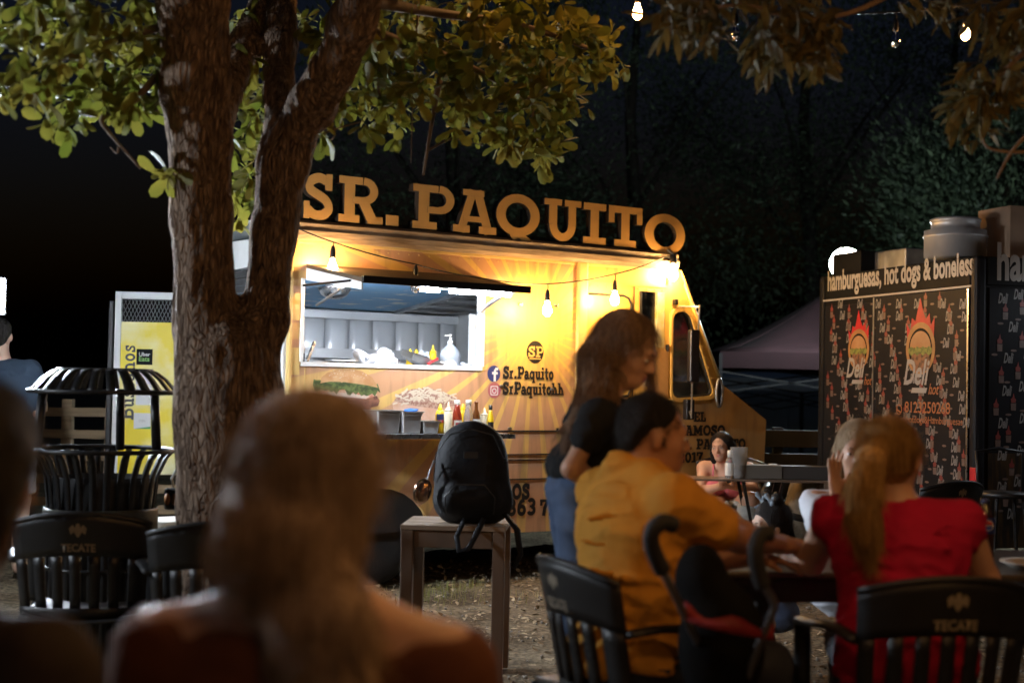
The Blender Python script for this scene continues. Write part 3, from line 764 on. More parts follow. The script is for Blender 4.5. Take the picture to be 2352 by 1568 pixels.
x0, x1, sz0, sz1 = sticker(314, 801, 350, 838, MT['sticker_black'])
put_text(text_mesh('Uber', .04, .0008), 'sticker_text', MT['sticker_white'], rd, (x0 + .018, -.004, (sz0+sz1)/2 + .006), .078)
put_text(text_mesh('Eats', .04, .0008), 'sticker_text', M('lime_text', (.22, .50, .10), .5), rd, (x0 + .018, -.004, (sz0+sz1)/2 - .030), .074)
sticker(313, 849, 349, 883, MT['sticker_lilac']); sticker(313, 884, 348, 930, MT['sticker_white'], -.0026)
a = sticker(308, 948, 346, 985, MT['sticker_white'])
put_text(text_mesh('DiDi', .02, .0003), 'sticker_text', M('orange_grey', (.42, .40, .38), .5), rd, (a[0] + .035, -.004, a[2] + .05), .045)
me = plate_mesh([(a[0], a[2]), (a[1], a[2]), (a[1], a[2] + .018)], [], .0006); o = link('sticker_stripe', me, MT['sticker_green'], rd); o.location.y = -.004

# ------------------------------------------------------------------ string light across the van
BULB = [(.004, 0), (.013, -.004), (.014, -.018), (.022, -.036), (.029, -.058), (.029, -.070), (.022, -.088), (.010, -.098), (.002, -.1)]
def bulb_mesh(sc=1.):
    return MB().lathe([(r*sc, z*sc) for r, z in BULB], 8)
def socket_mb(p, sc=1.):
    return MB().lathe([(.004*sc, .062*sc), (.010*sc, .056*sc), (.016*sc, .03*sc), (.017*sc, 0), (.017*sc, -.012*sc)], 12, p)
def sag(a, b, d, n=8):
    return [a + (b - a) * (i / n) - Vector((0, 0, d * 4 * (i / n) * (1 - i / n))) for i in range(n + 1)]
def string(name, label, pts_, drops, sags, group=None, sc=1., r=.0045):
    """pts_: world points of the cable; drops: (point, drop length, lit material or None)"""
    root = thing(name, label, 'string light', pts_[0], 0, group)
    o0 = pts_[0]; path = []
    for i in range(len(pts_) - 1):
        seg = sag(pts_[i], pts_[i+1], sags[i]); path += seg if i == 0 else seg[1:]
    MB().tube([p - o0 for p in path], r, 6).build('cable', MT['wire'], root, smooth=True)
    for p, dl, mt in drops:
        q = p - o0
        MB().tube([q, q + Vector((.003, 0, -dl*.5)), q + Vector((0, 0, -dl))], .0035*sc, 6).build('drop_wire', MT['wire'], root)
        s_ = socket_mb(q + Vector((0, 0, -dl - .055*sc)), sc).build('socket', MT['black_plastic'], root, smooth=True)
        b_ = bulb_mesh(sc).build('bulb', mt or MT['bulb_glass'], root, smooth=True); b_.location = q + Vector((0, 0, -dl - .066*sc))
        if mt is None:
            MB().tube([(0,0,-.01*sc), (.004*sc,0,-.05*sc), (-.004*sc,0,-.05*sc), (0,0,-.012*sc)], .0015*sc, 5).build('filament', MT['dull_steel'], b_)
    return root
MT['bulb_glass'] = M('bulb_glass', (.95, .93, .88), .04, trans=1.)
def tws(u, v, o): return hit(u, v, TO + TN * o, TN)
cp = [tws(684, 524, .06), tws(765, 556, .17), tws(955, 607, .20), tws(1115, 640, .62), tws(1258, 652, .24), tws(1413, 629, .17), tws(1526, 590, .10)]
string('string_light', 'black string light with glowing bulbs strung across the front of the orange van', cp,
       [(cp[1], .03, MT['bulb']), (cp[2], .012, None), (cp[4], .045, MT['bulb']), (cp[5], .05, MT['bulb'])], [.004, .01, .01, .01, .012, .012, .006], sc=1.05)
# corner flood lamp at the roof end of the van
cl = thing('corner_lamp', 'small lit lamp in a bracket at the roof corner above the cab', 'lamp', tws(1546, 606, .09))
MB().tube([(0, 0, .07), (-.03, .03, .10), (-.06, .06, .11)], .009, 6).build('bracket', MT['dull_steel'], cl)
MB().lathe([(.018, .07), (.026, .06), (.03, .02), (.024, .0)], 14).build('socket', MT['black_plastic'], cl, smooth=True)
bulb_mesh(1.25).build('bulb', MT['bulb'], cl, smooth=True)
MB().bx(-.075, -.01, -.004, .004, .045, .055).build('bracket_bar', MT['dull_steel'], cl)
# ------------------------------------------------------------------ implicit surfaces (smooth unions) -> one continuous mesh
class SDF:
    def __init__(s, vox=.01): s.vox = vox; s.p = []; s.cuts = []
    def cap(s, a, b, ra, rb=None, k=.02, sub=False):
        s.p.append(('c', np.array(a, float), np.array(b, float), ra, ra if rb is None else rb, k, sub)); return s
    def chain(s, pts, rs, k=.02):
        for i in range(len(pts) - 1): s.cap(pts[i], pts[i+1], rs[i], rs[i+1], k)
        return s
    def ell(s, c, r, rot=None, k=.02, sub=False):
        rm = np.eye(3) if rot is None else np.array(rot)
        s.p.append(('e', np.array(c, float), np.array(r, float), rm, None, k, sub)); return s
    def cut(s, p, n): s.cuts.append((np.array(p, float), np.array(n, float) / np.linalg.norm(n))); return s
    def mesh(s, name='m', smooth=1):
        v = s.vox; lo = np.full(3, 1e9); hi = -lo
        for q in s.p:
            if q[6]: continue
            if q[0] == 'c':
                r = max(q[3], q[4]); lo = np.minimum(lo, np.minimum(q[1], q[2]) - r); hi = np.maximum(hi, np.maximum(q[1], q[2]) + r)
            else:
                ext = np.abs(q[3]) @ q[2]; lo = np.minimum(lo, q[1] - ext); hi = np.maximum(hi, q[1] + ext)
        lo -= 3*v; hi += 3*v
        n = np.ceil((hi - lo) / v).astype(int) + 1
        D = np.full(tuple(n), .5, np.float32)
        for q in s.p:
            k = q[5]; mg = k + 2*v
            if q[0] == 'c':
                r = max(q[3], q[4]); a = np.minimum(q[1], q[2]) - r - mg; b = np.maximum(q[1], q[2]) + r + mg
            else:
                ext = np.abs(q[3]) @ q[2]; a = q[1] - ext - mg; b = q[1] + ext + mg
            i0 = np.clip(np.floor((a - lo)/v).astype(int), 0, n); i1 = np.clip(np.ceil((b - lo)/v).astype(int) + 1, 0, n)
            if np.any(i1 <= i0): continue
            gx, gy, gz = [lo[j] + v*np.arange(i0[j], i1[j], dtype=np.float32) for j in range(3)]
            X = gx[:, None, None]; Y = gy[None, :, None]; Z = gz[None, None, :]
            if q[0] == 'c':
                ba = q[2] - q[1]; L2 = max(float(ba @ ba), 1e-9)
                t = np.clip(((X-q[1][0])*ba[0] + (Y-q[1][1])*ba[1] + (Z-q[1][2])*ba[2]) / L2, 0, 1)
                d = np.sqrt((X-q[1][0]-t*ba[0])**2 + (Y-q[1][1]-t*ba[1])**2 + (Z-q[1][2]-t*ba[2])**2) - (q[3] + (q[4]-q[3])*t)
            else:
                rm = q[3]; dx, dy, dz = X-q[1][0], Y-q[1][1], Z-q[1][2]
                l0 = (dx*rm[0,0]+dy*rm[1,0]+dz*rm[2,0]); l1 = (dx*rm[0,1]+dy*rm[1,1]+dz*rm[2,1]); l2 = (dx*rm[0,2]+dy*rm[1,2]+dz*rm[2,2])
                r = q[2]
                k0 = np.sqrt((l0/r[0])**2 + (l1/r[1])**2 + (l2/r[2])**2); k1 = np.sqrt((l0/r[0]**2)**2 + (l1/r[1]**2)**2 + (l2/r[2]**2)**2)
                d = k0*(k0-1)/np.maximum(k1, 1e-6)
            sl = tuple(slice(i0[j], i1[j]) for j in range(3)); c = D[sl]
            if q[6]:
                h = np.clip(.5 - .5*(c + d)/max(k, 1e-6), 0, 1); D[sl] = c*(1-h) - d*h + k*h*(1-h)
            else:
                h = np.clip(.5 + .5*(c - d)/max(k, 1e-6), 0, 1); D[sl] = c*(1-h) + d*h - k*h*(1-h)
        if s.cuts:
            gx, gy, gz = [lo[j] + v*np.arange(n[j], dtype=np.float32) for j in range(3)]
            for p, nn in s.cuts:
                D = np.maximum(D, (gx[:, None, None]-p[0])*nn[0] + (gy[None, :, None]-p[1])*nn[1] + (gz[None, None, :]-p[2])*nn[2])
        # surface nets
        ins = D < 0
        c = [ins[a:n[0]-1+a, b:n[1]-1+b, e:n[2]-1+e] for a in (0, 1) for b in (0, 1) for e in (0, 1)]
        tot = sum(x.astype(np.int8) for x in c); act = (tot > 0) & (tot < 8)
        ids = np.argwhere(act); idx = np.full(act.shape, -1, np.int64); idx[act] = np.arange(len(ids))
        acc = np.zeros((len(ids), 3)); cnt = np.zeros(len(ids))
        cor = [(a, b, e) for a in (0, 1) for b in (0, 1) for e in (0, 1)]
        val = {q: D[ids[:,0]+q[0], ids[:,1]+q[1], ids[:,2]+q[2]] for q in cor}
        for q in cor:
            for ax in range(3):
                if q[ax]: continue
                q2 = tuple(1 if j == ax else q[j] for j in range(3)); d0, d1 = val[q], val[q2]
                mk = (d0 < 0) != (d1 < 0); t = np.where(mk, d0/(d0-d1+1e-12), 0)
                for j in range(3): acc[:, j] += np.where(mk, q[j] + (t if j == ax else 0), 0)
                cnt += mk
        V = lo + v*(ids + acc/np.maximum(cnt, 1)[:, None])
        F = []
        for ax in range(3):
            sl0 = [slice(None)]*3; sl1 = [slice(None)]*3; sl0[ax] = slice(0, n[ax]-1); sl1[ax] = slice(1, n[ax])
            A, B = ins[tuple(sl0)], ins[tuple(sl1)]; e = np.argwhere(A != B)
            o1, o2 = [(1, 2), (2, 0), (0, 1)][ax]
            e = e[(e[:, o1] > 0) & (e[:, o2] > 0) & (e[:, o1] < n[o1]-1) & (e[:, o2] < n[o2]-1)]
            flip = A[tuple(e.T)]
            def cell(a, b):
                g = e.copy(); g[:, o1] -= a; g[:, o2] -= b; return idx[tuple(g.T)]
            q = np.stack([cell(1, 1), cell(0, 1), cell(0, 0), cell(1, 0)], 1)
            q[~flip] = q[~flip][:, ::-1]; F.append(q)
        F = np.concatenate(F); F = F[(F >= 0).all(1)]
        for _ in range(smooth):
            S1 = np.zeros_like(V); C1 = np.zeros(len(V))
            for a, b in ((0,1),(1,2),(2,3),(3,0)):
                np.add.at(S1, F[:,a], V[F[:,b]]); np.add.at(C1, F[:,a], 1); np.add.at(S1, F[:,b], V[F[:,a]]); np.add.at(C1, F[:,b], 1)
            V = V*.5 + .5*S1/np.maximum(C1, 1)[:, None]
        me = bpy.data.meshes.new(name)
        me.vertices.add(len(V)); me.vertices.foreach_set('co', V.astype(np.float32).ravel())
        me.loops.add(len(F)*4); me.loops.foreach_set('vertex_index', F.astype(np.int32).ravel())
        me.polygons.add(len(F)); me.polygons.foreach_set('loop_start', np.arange(0, len(F)*4, 4, dtype=np.int32))
        me.update(calc_edges=True); me.validate()
        me.polygons.foreach_set('use_smooth', np.ones(len(me.polygons), bool))
        return me
    def build(s, name, mat, parent=None, smooth=1, rel=True):
        me = s.mesh(name, smooth)
        o = link(name, me, mat, parent)
        if parent is not None and rel:
            me.transform(Matrix.Translation(parent.location).inverted())
        return o

def vnoise(P, sc, seed=0):
    """smooth value noise, vectorised"""
    Q = P*sc + seed*17.31; I = np.floor(Q).astype(np.int64); f = Q - I; f = f*f*(3-2*f)
    def hsh(i, j, k):
        h = (i*374761393 + j*668265263 + k*2147483647 + seed*974711) & 0xffffffff
        h = ((h ^ (h >> 13))*1274126177) & 0xffffffff; return ((h ^ (h >> 16)) & 0xffff)/65535.
    r = 0
    for a in (0, 1):
        for b in (0, 1):
            for c in (0, 1):
                w = (f[:,0] if a else 1-f[:,0])*(f[:,1] if b else 1-f[:,1])*(f[:,2] if c else 1-f[:,2])
                r = r + w*hsh(I[:,0]+a, I[:,1]+b, I[:,2]+c)
    return r
def raw_mesh(name, V, F):
    """V (n,3) array, F (m,k) array"""
    me = bpy.data.meshes.new(name); k = F.shape[1]
    me.vertices.add(len(V)); me.vertices.foreach_set('co', np.asarray(V, np.float32).ravel())
    me.loops.add(F.size); me.loops.foreach_set('vertex_index', F.astype(np.int32).ravel())
    me.polygons.add(len(F)); me.polygons.foreach_set('loop_start', np.arange(0, F.size, k, dtype=np.int32))
    me.update(calc_edges=True); return me
def scatter(base_v, base_f, pos, rot, scale):
    """copies of a small mesh: pos (n,3), rot (n,3,3), scale (n,)"""
    n = len(pos); m_ = len(base_v)
    V = np.einsum('nij,mj->nmi', rot, base_v)*scale[:, None, None] + pos[:, None, :]
    F = (base_f[None] + (np.arange(n)*m_)[:, None, None]).reshape(-1, base_f.shape[1])
    return V.reshape(-1, 3), F
def rand_rot(rng, n, zbias=None):
    q = rng.normal(size=(n, 4)); q /= np.linalg.norm(q, axis=1)[:, None]; w, x, y, z = q.T
    return np.stack([1-2*(y*y+z*z), 2*(x*y-z*w), 2*(x*z+y*w), 2*(x*y+z*w), 1-2*(x*x+z*z), 2*(y*z-x*w), 2*(x*z-y*w), 2*(y*z+x*w), 1-2*(x*x+y*y)], 1).reshape(-1, 3, 3)
def frame_rot(d, nrm):
    d = d/np.linalg.norm(d, axis=1)[:, None]; s_ = np.cross(nrm, d); s_ /= np.linalg.norm(s_, axis=1)[:, None]+1e-9
    u = np.cross(d, s_); return np.stack([s_, d, u], 2)

def leaf_mat(name, c1, c2, tr=.45):
    mt = bpy.data.materials.new(name); mt.use_nodes = True; n = mt.node_tree.nodes; l = mt.node_tree.links
    b = n['Principled BSDF']; out = n['Material Output']
    tc = n.new('ShaderNodeTexCoord'); gm = n.new('ShaderNodeNewGeometry'); nz = n.new('ShaderNodeTexNoise'); nz.inputs['Scale'].default_value = 3.5
    l.new(gm.outputs['Position'], nz.inputs['Vector'])
    mr = n.new('ShaderNodeMapRange'); mr.inputs[1].default_value = .32; mr.inputs[2].default_value = .68; l.new(nz.outputs['Fac'], mr.inputs[0])
    mx = n.new('ShaderNodeMix'); mx.data_type = 'RGBA'; mx.inputs[6].default_value = (*c1, 1); mx.inputs[7].default_value = (*c2, 1); l.new(mr.outputs[0], mx.inputs[0])
    l.new(mx.outputs[2], b.inputs['Base Color']); b.inputs['Roughness'].default_value = .6; b.inputs['Specular IOR Level'].default_value = .3
    t = n.new('ShaderNodeBsdfTranslucent'); l.new(mx.outputs[2], t.inputs[0])
    ms = n.new('ShaderNodeMixShader'); ms.inputs[0].default_value = tr
    l.new(b.outputs[0], ms.inputs[1]); l.new(t.outputs[0], ms.inputs[2]); l.new(ms.outputs[0], out.inputs[0]); return mt
MT['leaf'] = leaf_mat('broad_leaf', (.085, .112, .014), (.20, .165, .028), .45)
MT['leaf_dry'] = leaf_mat('dry_leaf', (.065, .05, .014), (.10, .075, .024), .3)
MT['leaf_far'] = leaf_mat('far_leaf', (.022, .036, .022), (.06, .085, .045), .2)
def bark(name, c1, c2, sc=1.):
    mt = M(name, c1, .95, var=.4, scale=55*sc, col2=c2, stretch=(1, 1, .25), thr=(.38, .6), spec=.08)
    n = mt.node_tree.nodes; l = mt.node_tree.links; b = n['Principled BSDF']
    tc = n.new('ShaderNodeTexCoord'); mp = n.new('ShaderNodeMapping'); mp.inputs['Scale'].default_value = (1, 1, .26); l.new(tc.outputs['Object'], mp.inputs[0])
    nz0 = n.new('ShaderNodeTexNoise'); nz0.inputs['Scale'].default_value = 9; l.new(mp.outputs[0], nz0.inputs['Vector'])
    ad = n.new('ShaderNodeVectorMath'); ad.operation = 'SCALE'; ad.inputs[3].default_value = .08; l.new(nz0.outputs['Color'], ad.inputs[0])
    a2 = n.new('ShaderNodeVectorMath'); a2.operation = 'ADD'; l.new(mp.outputs[0], a2.inputs[0]); l.new(ad.outputs[0], a2.inputs[1])
    vo = n.new('ShaderNodeTexVoronoi'); vo.inputs['Scale'].default_value = 62*sc; vo.feature = 'DISTANCE_TO_EDGE'; l.new(a2.outputs[0], vo.inputs['Vector'])
    mr = n.new('ShaderNodeMapRange'); mr.inputs[2].default_value = .22; l.new(vo.outputs['Distance'], mr.inputs[0])
    nz = n.new('ShaderNodeTexNoise'); nz.inputs['Scale'].default_value = 90*sc; nz.inputs['Detail'].default_value = 8; l.new(mp.outputs[0], nz.inputs['Vector'])
    ml = n.new('ShaderNodeMath'); ml.operation = 'MULTIPLY_ADD'; ml.inputs[1].default_value = .7; l.new(nz.outputs['Fac'], ml.inputs[0]); l.new(mr.outputs[0], ml.inputs[2])
    bp = n.new('ShaderNodeBump'); bp.inputs['Strength'].default_value = 1; bp.inputs['Distance'].default_value = .018
    l.new(ml.outputs[0], bp.inputs['Height']); l.new(bp.outputs[0], b.inputs['Normal']); return mt
MT['bark'] = bark('furrowed_bark', (.27, .19, .135), (.12, .082, .06))
MT['twig'] = M('twig_bark', (.16, .11, .075), .9, var=.4, scale=20)

# ------------------------------------------------------------------ ground
def axis_pts(lo, hi, fine_lo, fine_hi, step):
    a = list(np.arange(fine_lo, fine_hi + 1e-6, step))
    return np.array([lo, lo*.5, fine_lo - 6, fine_lo - 2, fine_lo - .6] + a + [fine_hi + .6, fine_hi + 2, fine_hi + 6, hi*.5, hi])
gx = axis_pts(-90, 90, -2.4, 3.0, .045); gy = axis_pts(-30, 120, 4.6, 11.0, .045); gy = np.sort(gy)
GX, GY = np.meshgrid(gx, gy, indexing='ij'); P = np.stack([GX.ravel(), GY.ravel(), 0*GX.ravel()], 1)
h = (vnoise(P, 1.3, 1)-.5)*.03 + (vnoise(P, 6, 2)-.5)*.018 + (vnoise(P, 17, 3)-.5)*.016
P[:, 2] = h - .012
nu, nv = GX.shape; I, J = np.meshgrid(np.arange(nu-1), np.arange(nv-1), indexing='ij'); I = I.ravel(); J = J.ravel()
F = np.stack([I*nv+J, (I+1)*nv+J, (I+1)*nv+J+1, I*nv+J+1], 1)
MT['dirt'] = M('dry_dirt', (.27, .225, .155), .95, scale=2.2, col2=(.13, .10, .065), thr=(.35, .65), bump=.9, bscale=45, spec=.1)
_n = MT['dirt'].node_tree.nodes; _l = MT['dirt'].node_tree.links; _b = _n['Principled BSDF']
_src = _b.inputs['Base Color'].links[0].from_socket
_tc = _n.new('ShaderNodeTexCoord'); _nz = _n.new('ShaderNodeTexNoise'); _nz.inputs['Scale'].default_value = 34; _nz.inputs['Detail'].default_value = 9; _l.new(_tc.outputs['Object'], _nz.inputs['Vector'])
_mr = _n.new('ShaderNodeMapRange'); _mr.inputs[1].default_value = .42; _mr.inputs[2].default_value = .62; _l.new(_nz.outputs['Fac'], _mr.inputs[0])
_mx = _n.new('ShaderNodeMix'); _mx.data_type = 'RGBA'; _mx.blend_type = 'MULTIPLY'; _mx.inputs[0].default_value = .75; _l.new(_src, _mx.inputs[6])
_cr = _n.new('ShaderNodeMix'); _cr.data_type = 'RGBA'; _cr.inputs[6].default_value = (.35, .34, .33, 1); _cr.inputs[7].default_value = (1.1, 1.05, 1, 1); _l.new(_mr.outputs[0], _cr.inputs[0])
_l.new(_cr.outputs[2], _mx.inputs[7]); _l.new(_mx.outputs[2], _b.inputs['Base Color'])
g = kind(link('ground', raw_mesh('ground', P, F), MT['dirt'], smooth=True), 'structure')
# dry leaf litter and pebbles
rng = np.random.default_rng(5)
n = 4200
pos = np.stack([rng.uniform(-2.3, 3.0, n), 4.7 + 6*rng.random(n)**1.1, np.full(n, .006)], 1)
lv = np.array([[0,-.5,0],[.22,-.15,.06],[.2,.2,.05],[0,.5,.02],[-.2,.2,.07],[-.22,-.15,.04]]); lf = np.array([[0,1,2,3],[0,3,4,5]])
dd = np.stack([np.cos(a_ := rng.uniform(0, 6.28, n)), np.sin(a_), rng.normal(0, .25, n)], 1); nn = np.stack([rng.normal(0, .35, n), rng.normal(0, .35, n), np.ones(n)], 1)
V, F = scatter(lv, lf, pos, frame_rot(dd, nn), rng.uniform(.015, .06, n))
o = kind(link('leaf_litter', raw_mesh('leaf_litter', V, F), M('litter', (.48, .38, .24), .9, scale=6, col2=(.17, .12, .065), thr=(.4, .6))), 'stuff')
tag(o, 'dry fallen leaves scattered over the dirt ground', 'leaf litter')
n = 2200
pos = np.stack([rng.uniform(-2.3, 3.0, n), 4.7 + 6*rng.random(n), np.full(n, .002)], 1)
pv = np.array([[.5,0,0],[0,.45,0],[-.5,0,0],[0,-.45,0],[.05,.05,.4],[0,0,-.3]]); pf = np.array([[0,1,4],[1,2,4],[2,3,4],[3,0,4],[1,0,5],[2,1,5],[3,2,5],[0,3,5]])
V, F = scatter(pv, pf, pos, rand_rot(rng, n), rng.uniform(.006, .03, n))
o = kind(link('gravel', raw_mesh('gravel', V, F), M('pebble', (.30, .27, .23), .9, var=.5, scale=9)), 'stuff'); tag(o, 'small stones and clods lying on the dirt', 'gravel')
# grass tufts by the van
n = 3800
ua = rng.uniform(-2.6, 2.2, n); ob = .18 + np.abs(rng.normal(0, .30, n))
base = np.array([list(tw(a, b, 0)) for a, b in zip(ua, ob)])
keep = (vnoise(base, 2.2, 8) > .42); base = base[keep]; n = len(base)
gv = np.array([[-.03,0,0],[.03,0,0],[.02,.06,.55],[-.02,.06,.55],[0,.2,1.0]]); 
hh = rng.uniform(.02, .075, n); az = rng.uniform(0, 6.28, n); ln = rng.uniform(.2, 1.3, n)
V = []; F3 = []
ca, sa = np.cos(az), np.sin(az)
for q in gv:
    x = q[0]*1.0; y = q[1]*ln*2; V.append(np.stack([base[:,0] + (x*ca - y*sa)*hh, base[:,1] + (x*sa + y*ca)*hh, base[:,2]-.005 + q[2]*hh], 1))
V = np.stack(V, 1).reshape(-1, 3); ii = np.arange(n)[:, None]*5
F = np.concatenate([ii + np.array([[0,1,2]]), ii + np.array([[0,2,3]]), ii + np.array([[3,2,4]])])
o = kind(link('grass', raw_mesh('grass', V, F), M('dry_grass', (.20, .22, .05), .8, scale=3, col2=(.30, .25, .10), thr=(.4, .6))), 'stuff'); tag(o, 'short dry grass growing along the foot of the van', 'grass')

# ------------------------------------------------------------------ big forked tree
TY = 5.6
def tpx(u, v, Y=TY): return pt(u, v, Y)
def rp(r, Y=TY): return r*Y/FPX
tree = thing('forked_tree', 'big tree with a forked furrowed trunk and broad leaves left of the van', 'tree', (tpx(540, 900).x, TY, 0))
sd_ = SDF(.014)
def limb(pts_, k=.05):
    P_ = [np.array(tpx(u, v, TY + dy)) for u, v, r, dy in pts_]; sd_.chain(P_, [rp(q[2]) for q in pts_], k)
limb([(545,1860,150,0),(540,1500,128,0),(532,1150,119,0),(526,940,121,0),(522,830,112,0)])
limb([(500,860,86,0),(474,740,72,0),(463,500,69,0),(450,200,74,-.05),(444,0,78,-.1),(438,-260,74,-.15)])
limb([(560,850,74,.05),(606,740,54,.05),(630,540,50,.1),(650,380,54,.15),(668,300,52,.2)])
limb([(660,340,46,.15),(715,240,52,.1),(762,160,50,0),(812,50,52,-.1),(870,-120,46,-.2)])
limb([(648,360,40,.15),(640,220,35,.3),(642,100,34,.4),(656,-40,36,.5),(680,-260,30,.6)])
limb([(478,330,50,.0),(520,220,36,.2),(560,110,31,.4),(606,-10,29,.6),(640,-150,26,.7)])
tr = sd_.mesh('trunk', 1)
V = np.empty(len(tr.vertices)*3, np.float32); tr.vertices.foreach_get('co', V); V = V.reshape(-1, 3)
N = np.empty(len(tr.vertices)*3, np.float32); tr.vertices.foreach_get('normal', N); N = N.reshape(-1, 3)
Q = V*np.array([1, 1, .18]); dsp = (vnoise(Q, 60, 4)-.5)*.012 + (vnoise(Q, 26, 5)-.5)*.016 + (vnoise(V, 5, 6)-.5)*.03
V = V + N*dsp[:, None]; tr.vertices.foreach_set('co', V.ravel()); tr.update()
to = link('trunk', tr, MT['bark'], tree); tr.transform(Matrix.Translation(tree.location).inverted())

lp_ = np.array([[0,0,0],[.10,.12,.01],[.20,.38,.03],[.26,.66,.035],[.20,.90,.02],[0,1.0,-.02],[-.20,.90,.02],[-.26,.66,.035],[-.20,.38,.03],[-.10,.12,.01],[0,.4,-.02],[0,.75,-.03]])
lp_[:, 2] -= .16*lp_[:, 1]**2
LF = np.array([[0,1,2],[0,2,10],[10,2,3],[10,3,11],[11,3,4],[11,4,5],[11,5,6],[11,6,7],[11,7,10],[7,8,10],[8,0,10],[8,9,0]])
def clusters(regs, rng, per, size, droop=.5, spread=1.):
    pos = []; dirs = []; nr = []; sc = []; cen = []
    for (u, v, ru, rv, Y, dY, n) in regs:
        for _ in range(n):
            a = rng.uniform(0, 6.28); r_ = math.sqrt(rng.random()); y = Y + rng.uniform(-dY, dY)
            c = np.array(pt(u + ru*r_*math.cos(a), v + rv*r_*math.sin(a), y)); cen.append(c)
            ax = rng.normal(0, 1, 3); ax[2] -= droop; ax /= np.linalg.norm(ax)
            for k in range(per + rng.integers(-2, 3)):
                d = ax*.6 + rng.normal(0, .75, 3)*spread; d[2] -= droop*.4
                d /= np.linalg.norm(d)
                pos.append(c + ax*rng.uniform(-.05, .05) + d*.01); dirs.append(d)
                nn_ = rng.normal(0, .6, 3) + np.array([0, 0, 1.]); nr.append(nn_); sc.append(size*rng.uniform(.45, 1.2))
    return np.array(pos), np.array(dirs), np.array(nr), np.array(sc), np.array(cen)
rng = np.random.default_rng(11)
regs = [(150,60,170,90,5.3,.5,70),(60,170,80,60,5.0,.3,26),(230,200,110,60,5.6,.4,36),(300,60,90,70,5.7,.4,34),(150,290,55,35,5.3,.2,12),(330,170,60,80,5.9,.4,26),(270,240,60,30,5.5,.3,12),
        (378,405,14,30,5.5,.1,4),(150,-120,230,80,5.5,.6,40),
        (570,250,50,90,6.3,.4,26),(560,400,40,70,6.4,.3,20),(565,470,24,36,6.5,.2,9),(580,90,50,80,6.2,.4,16),
        (760,60,70,70,6.3,.4,26),(900,60,120,80,6.2,.6,60),(1060,70,150,90,6.4,.6,76),(1230,80,120,90,6.5,.5,60),(1330,110,80,70,6.6,.4,34),
        (860,190,90,60,6.3,.5,34),(980,200,110,70,6.4,.5,42),(1120,200,120,70,6.5,.5,46),(1230,240,80,70,6.6,.4,38),(1180,310,60,36,6.6,.3,18),(1245,340,34,36,6.6,.2,11),(1070,280,60,34,6.5,.3,14),
        (880,280,60,40,6.4,.3,14),(760,260,34,34,6.2,.2,8),(725,300,12,30,6.0,.1,3),(1390,140,50,30,6.7,.2,10),(1310,200,40,50,6.6,.3,12),(1050,-90,420,90,6.2,.7,50)]
pos, dirs, nr, sc, cen = clusters([(a, b, c, d, e, f, max(2, int(n_*.66))) for a, b, c, d, e, f, n_ in regs], rng, 8, .084)
rot = frame_rot(dirs, nr)
# the leaves that show largest are parts of their own
d2 = np.linalg.norm(pos - np.array(CAM), axis=1); rel = pos - np.array(CAM)
uu = 1176 + FPX*(rel @ np.array(RT))/(rel @ np.array(FW)); vv = 784 - FPX*(rel @ np.array(UP))/(rel @ np.array(FW))
facing = np.abs(np.einsum('ni,ni->n', rot[:, :, 2], rel/d2[:, None]))
score = sc/d2*(.3 + facing)*((uu > 5) & (uu < 2350) & (vv > 5) & (vv < 1560))
order = np.argsort(-score); big = order[:300]; rest = order[300:]
lme = raw_mesh('leaf', lp_, LF); lme.materials.append(MT['leaf']); lme.polygons.foreach_set('use_smooth', [True]*len(LF))
for i in big:
    o = bpy.data.objects.new('leaf', lme); COL.objects.link(o); o.parent = tree
    mm = Matrix(rot[i].tolist()).to_4x4() @ Matrix.Scale(float(sc[i]), 4); mm.translation = Vector(pos[i]) - tree.location; o.matrix_local = mm
V, F = scatter(lp_, LF, pos[rest] - np.array(tree.location), rot[rest], sc[rest])
kind(link('foliage', raw_mesh('foliage', V, F), MT['leaf'], tree, smooth=True), 'stuff')
def twigs(parent, name, paths, mat):
    for p in paths:
        pts_ = [Vector(pt(u, v, Y)) - parent.location for u, v, Y in p[:-1]]; r0 = p[-1]
        sm = _bz([tuple(q) for q in pts_], 4); k = len(sm)
        MB().tube(sm, [r0*(1 - .75*i/k) for i in range(k)], 6).build(name, mat, parent, smooth=True)
twigs(tree, 'branch', [
    [(380,150,5.6),(300,240,5.5),(235,270,5.4),(255,310,5.4),(322,386,5.35),.016],
    [(272,338,5.38),(268,352,5.37),(253,338,5.36),.005],
    [(375,60,5.6),(280,90,5.5),(160,130,5.3),(70,170,5.1),.02],
    [(200,0,5.4),(185,90,5.3),(192,160,5.3),.008],
    [(390,260,5.6),(330,250,5.7),(280,255,5.7),.008],
    [(810,60,5.6),(900,90,6.0),(1050,140,6.3),(1220,230,6.6),.03],
    [(830,0,5.5),(1000,30,6.1),(1200,60,6.4),(1400,130,6.6),.028],
    [(962,-20,6.3),(955,120,6.35),(948,230,6.4),(944,375,6.4),.007],
    [(1010,180,6.4),(992,280,6.4),(972,402,6.4),.017],
    [(985,345,6.4),(1040,320,6.4),(1110,335,6.45),.006],
    [(740,250,6.0),(770,310,6.1),(730,335,6.1),.006],
    [(700,330,5.9),(760,300,6.1),(830,280,6.2),.008],
    [(900,80,6.0),(870,180,6.2),(880,280,6.3),.012],[(1220,230,6.6),(1230,300,6.6),(1245,350,6.6),.010]], MT['twig'])

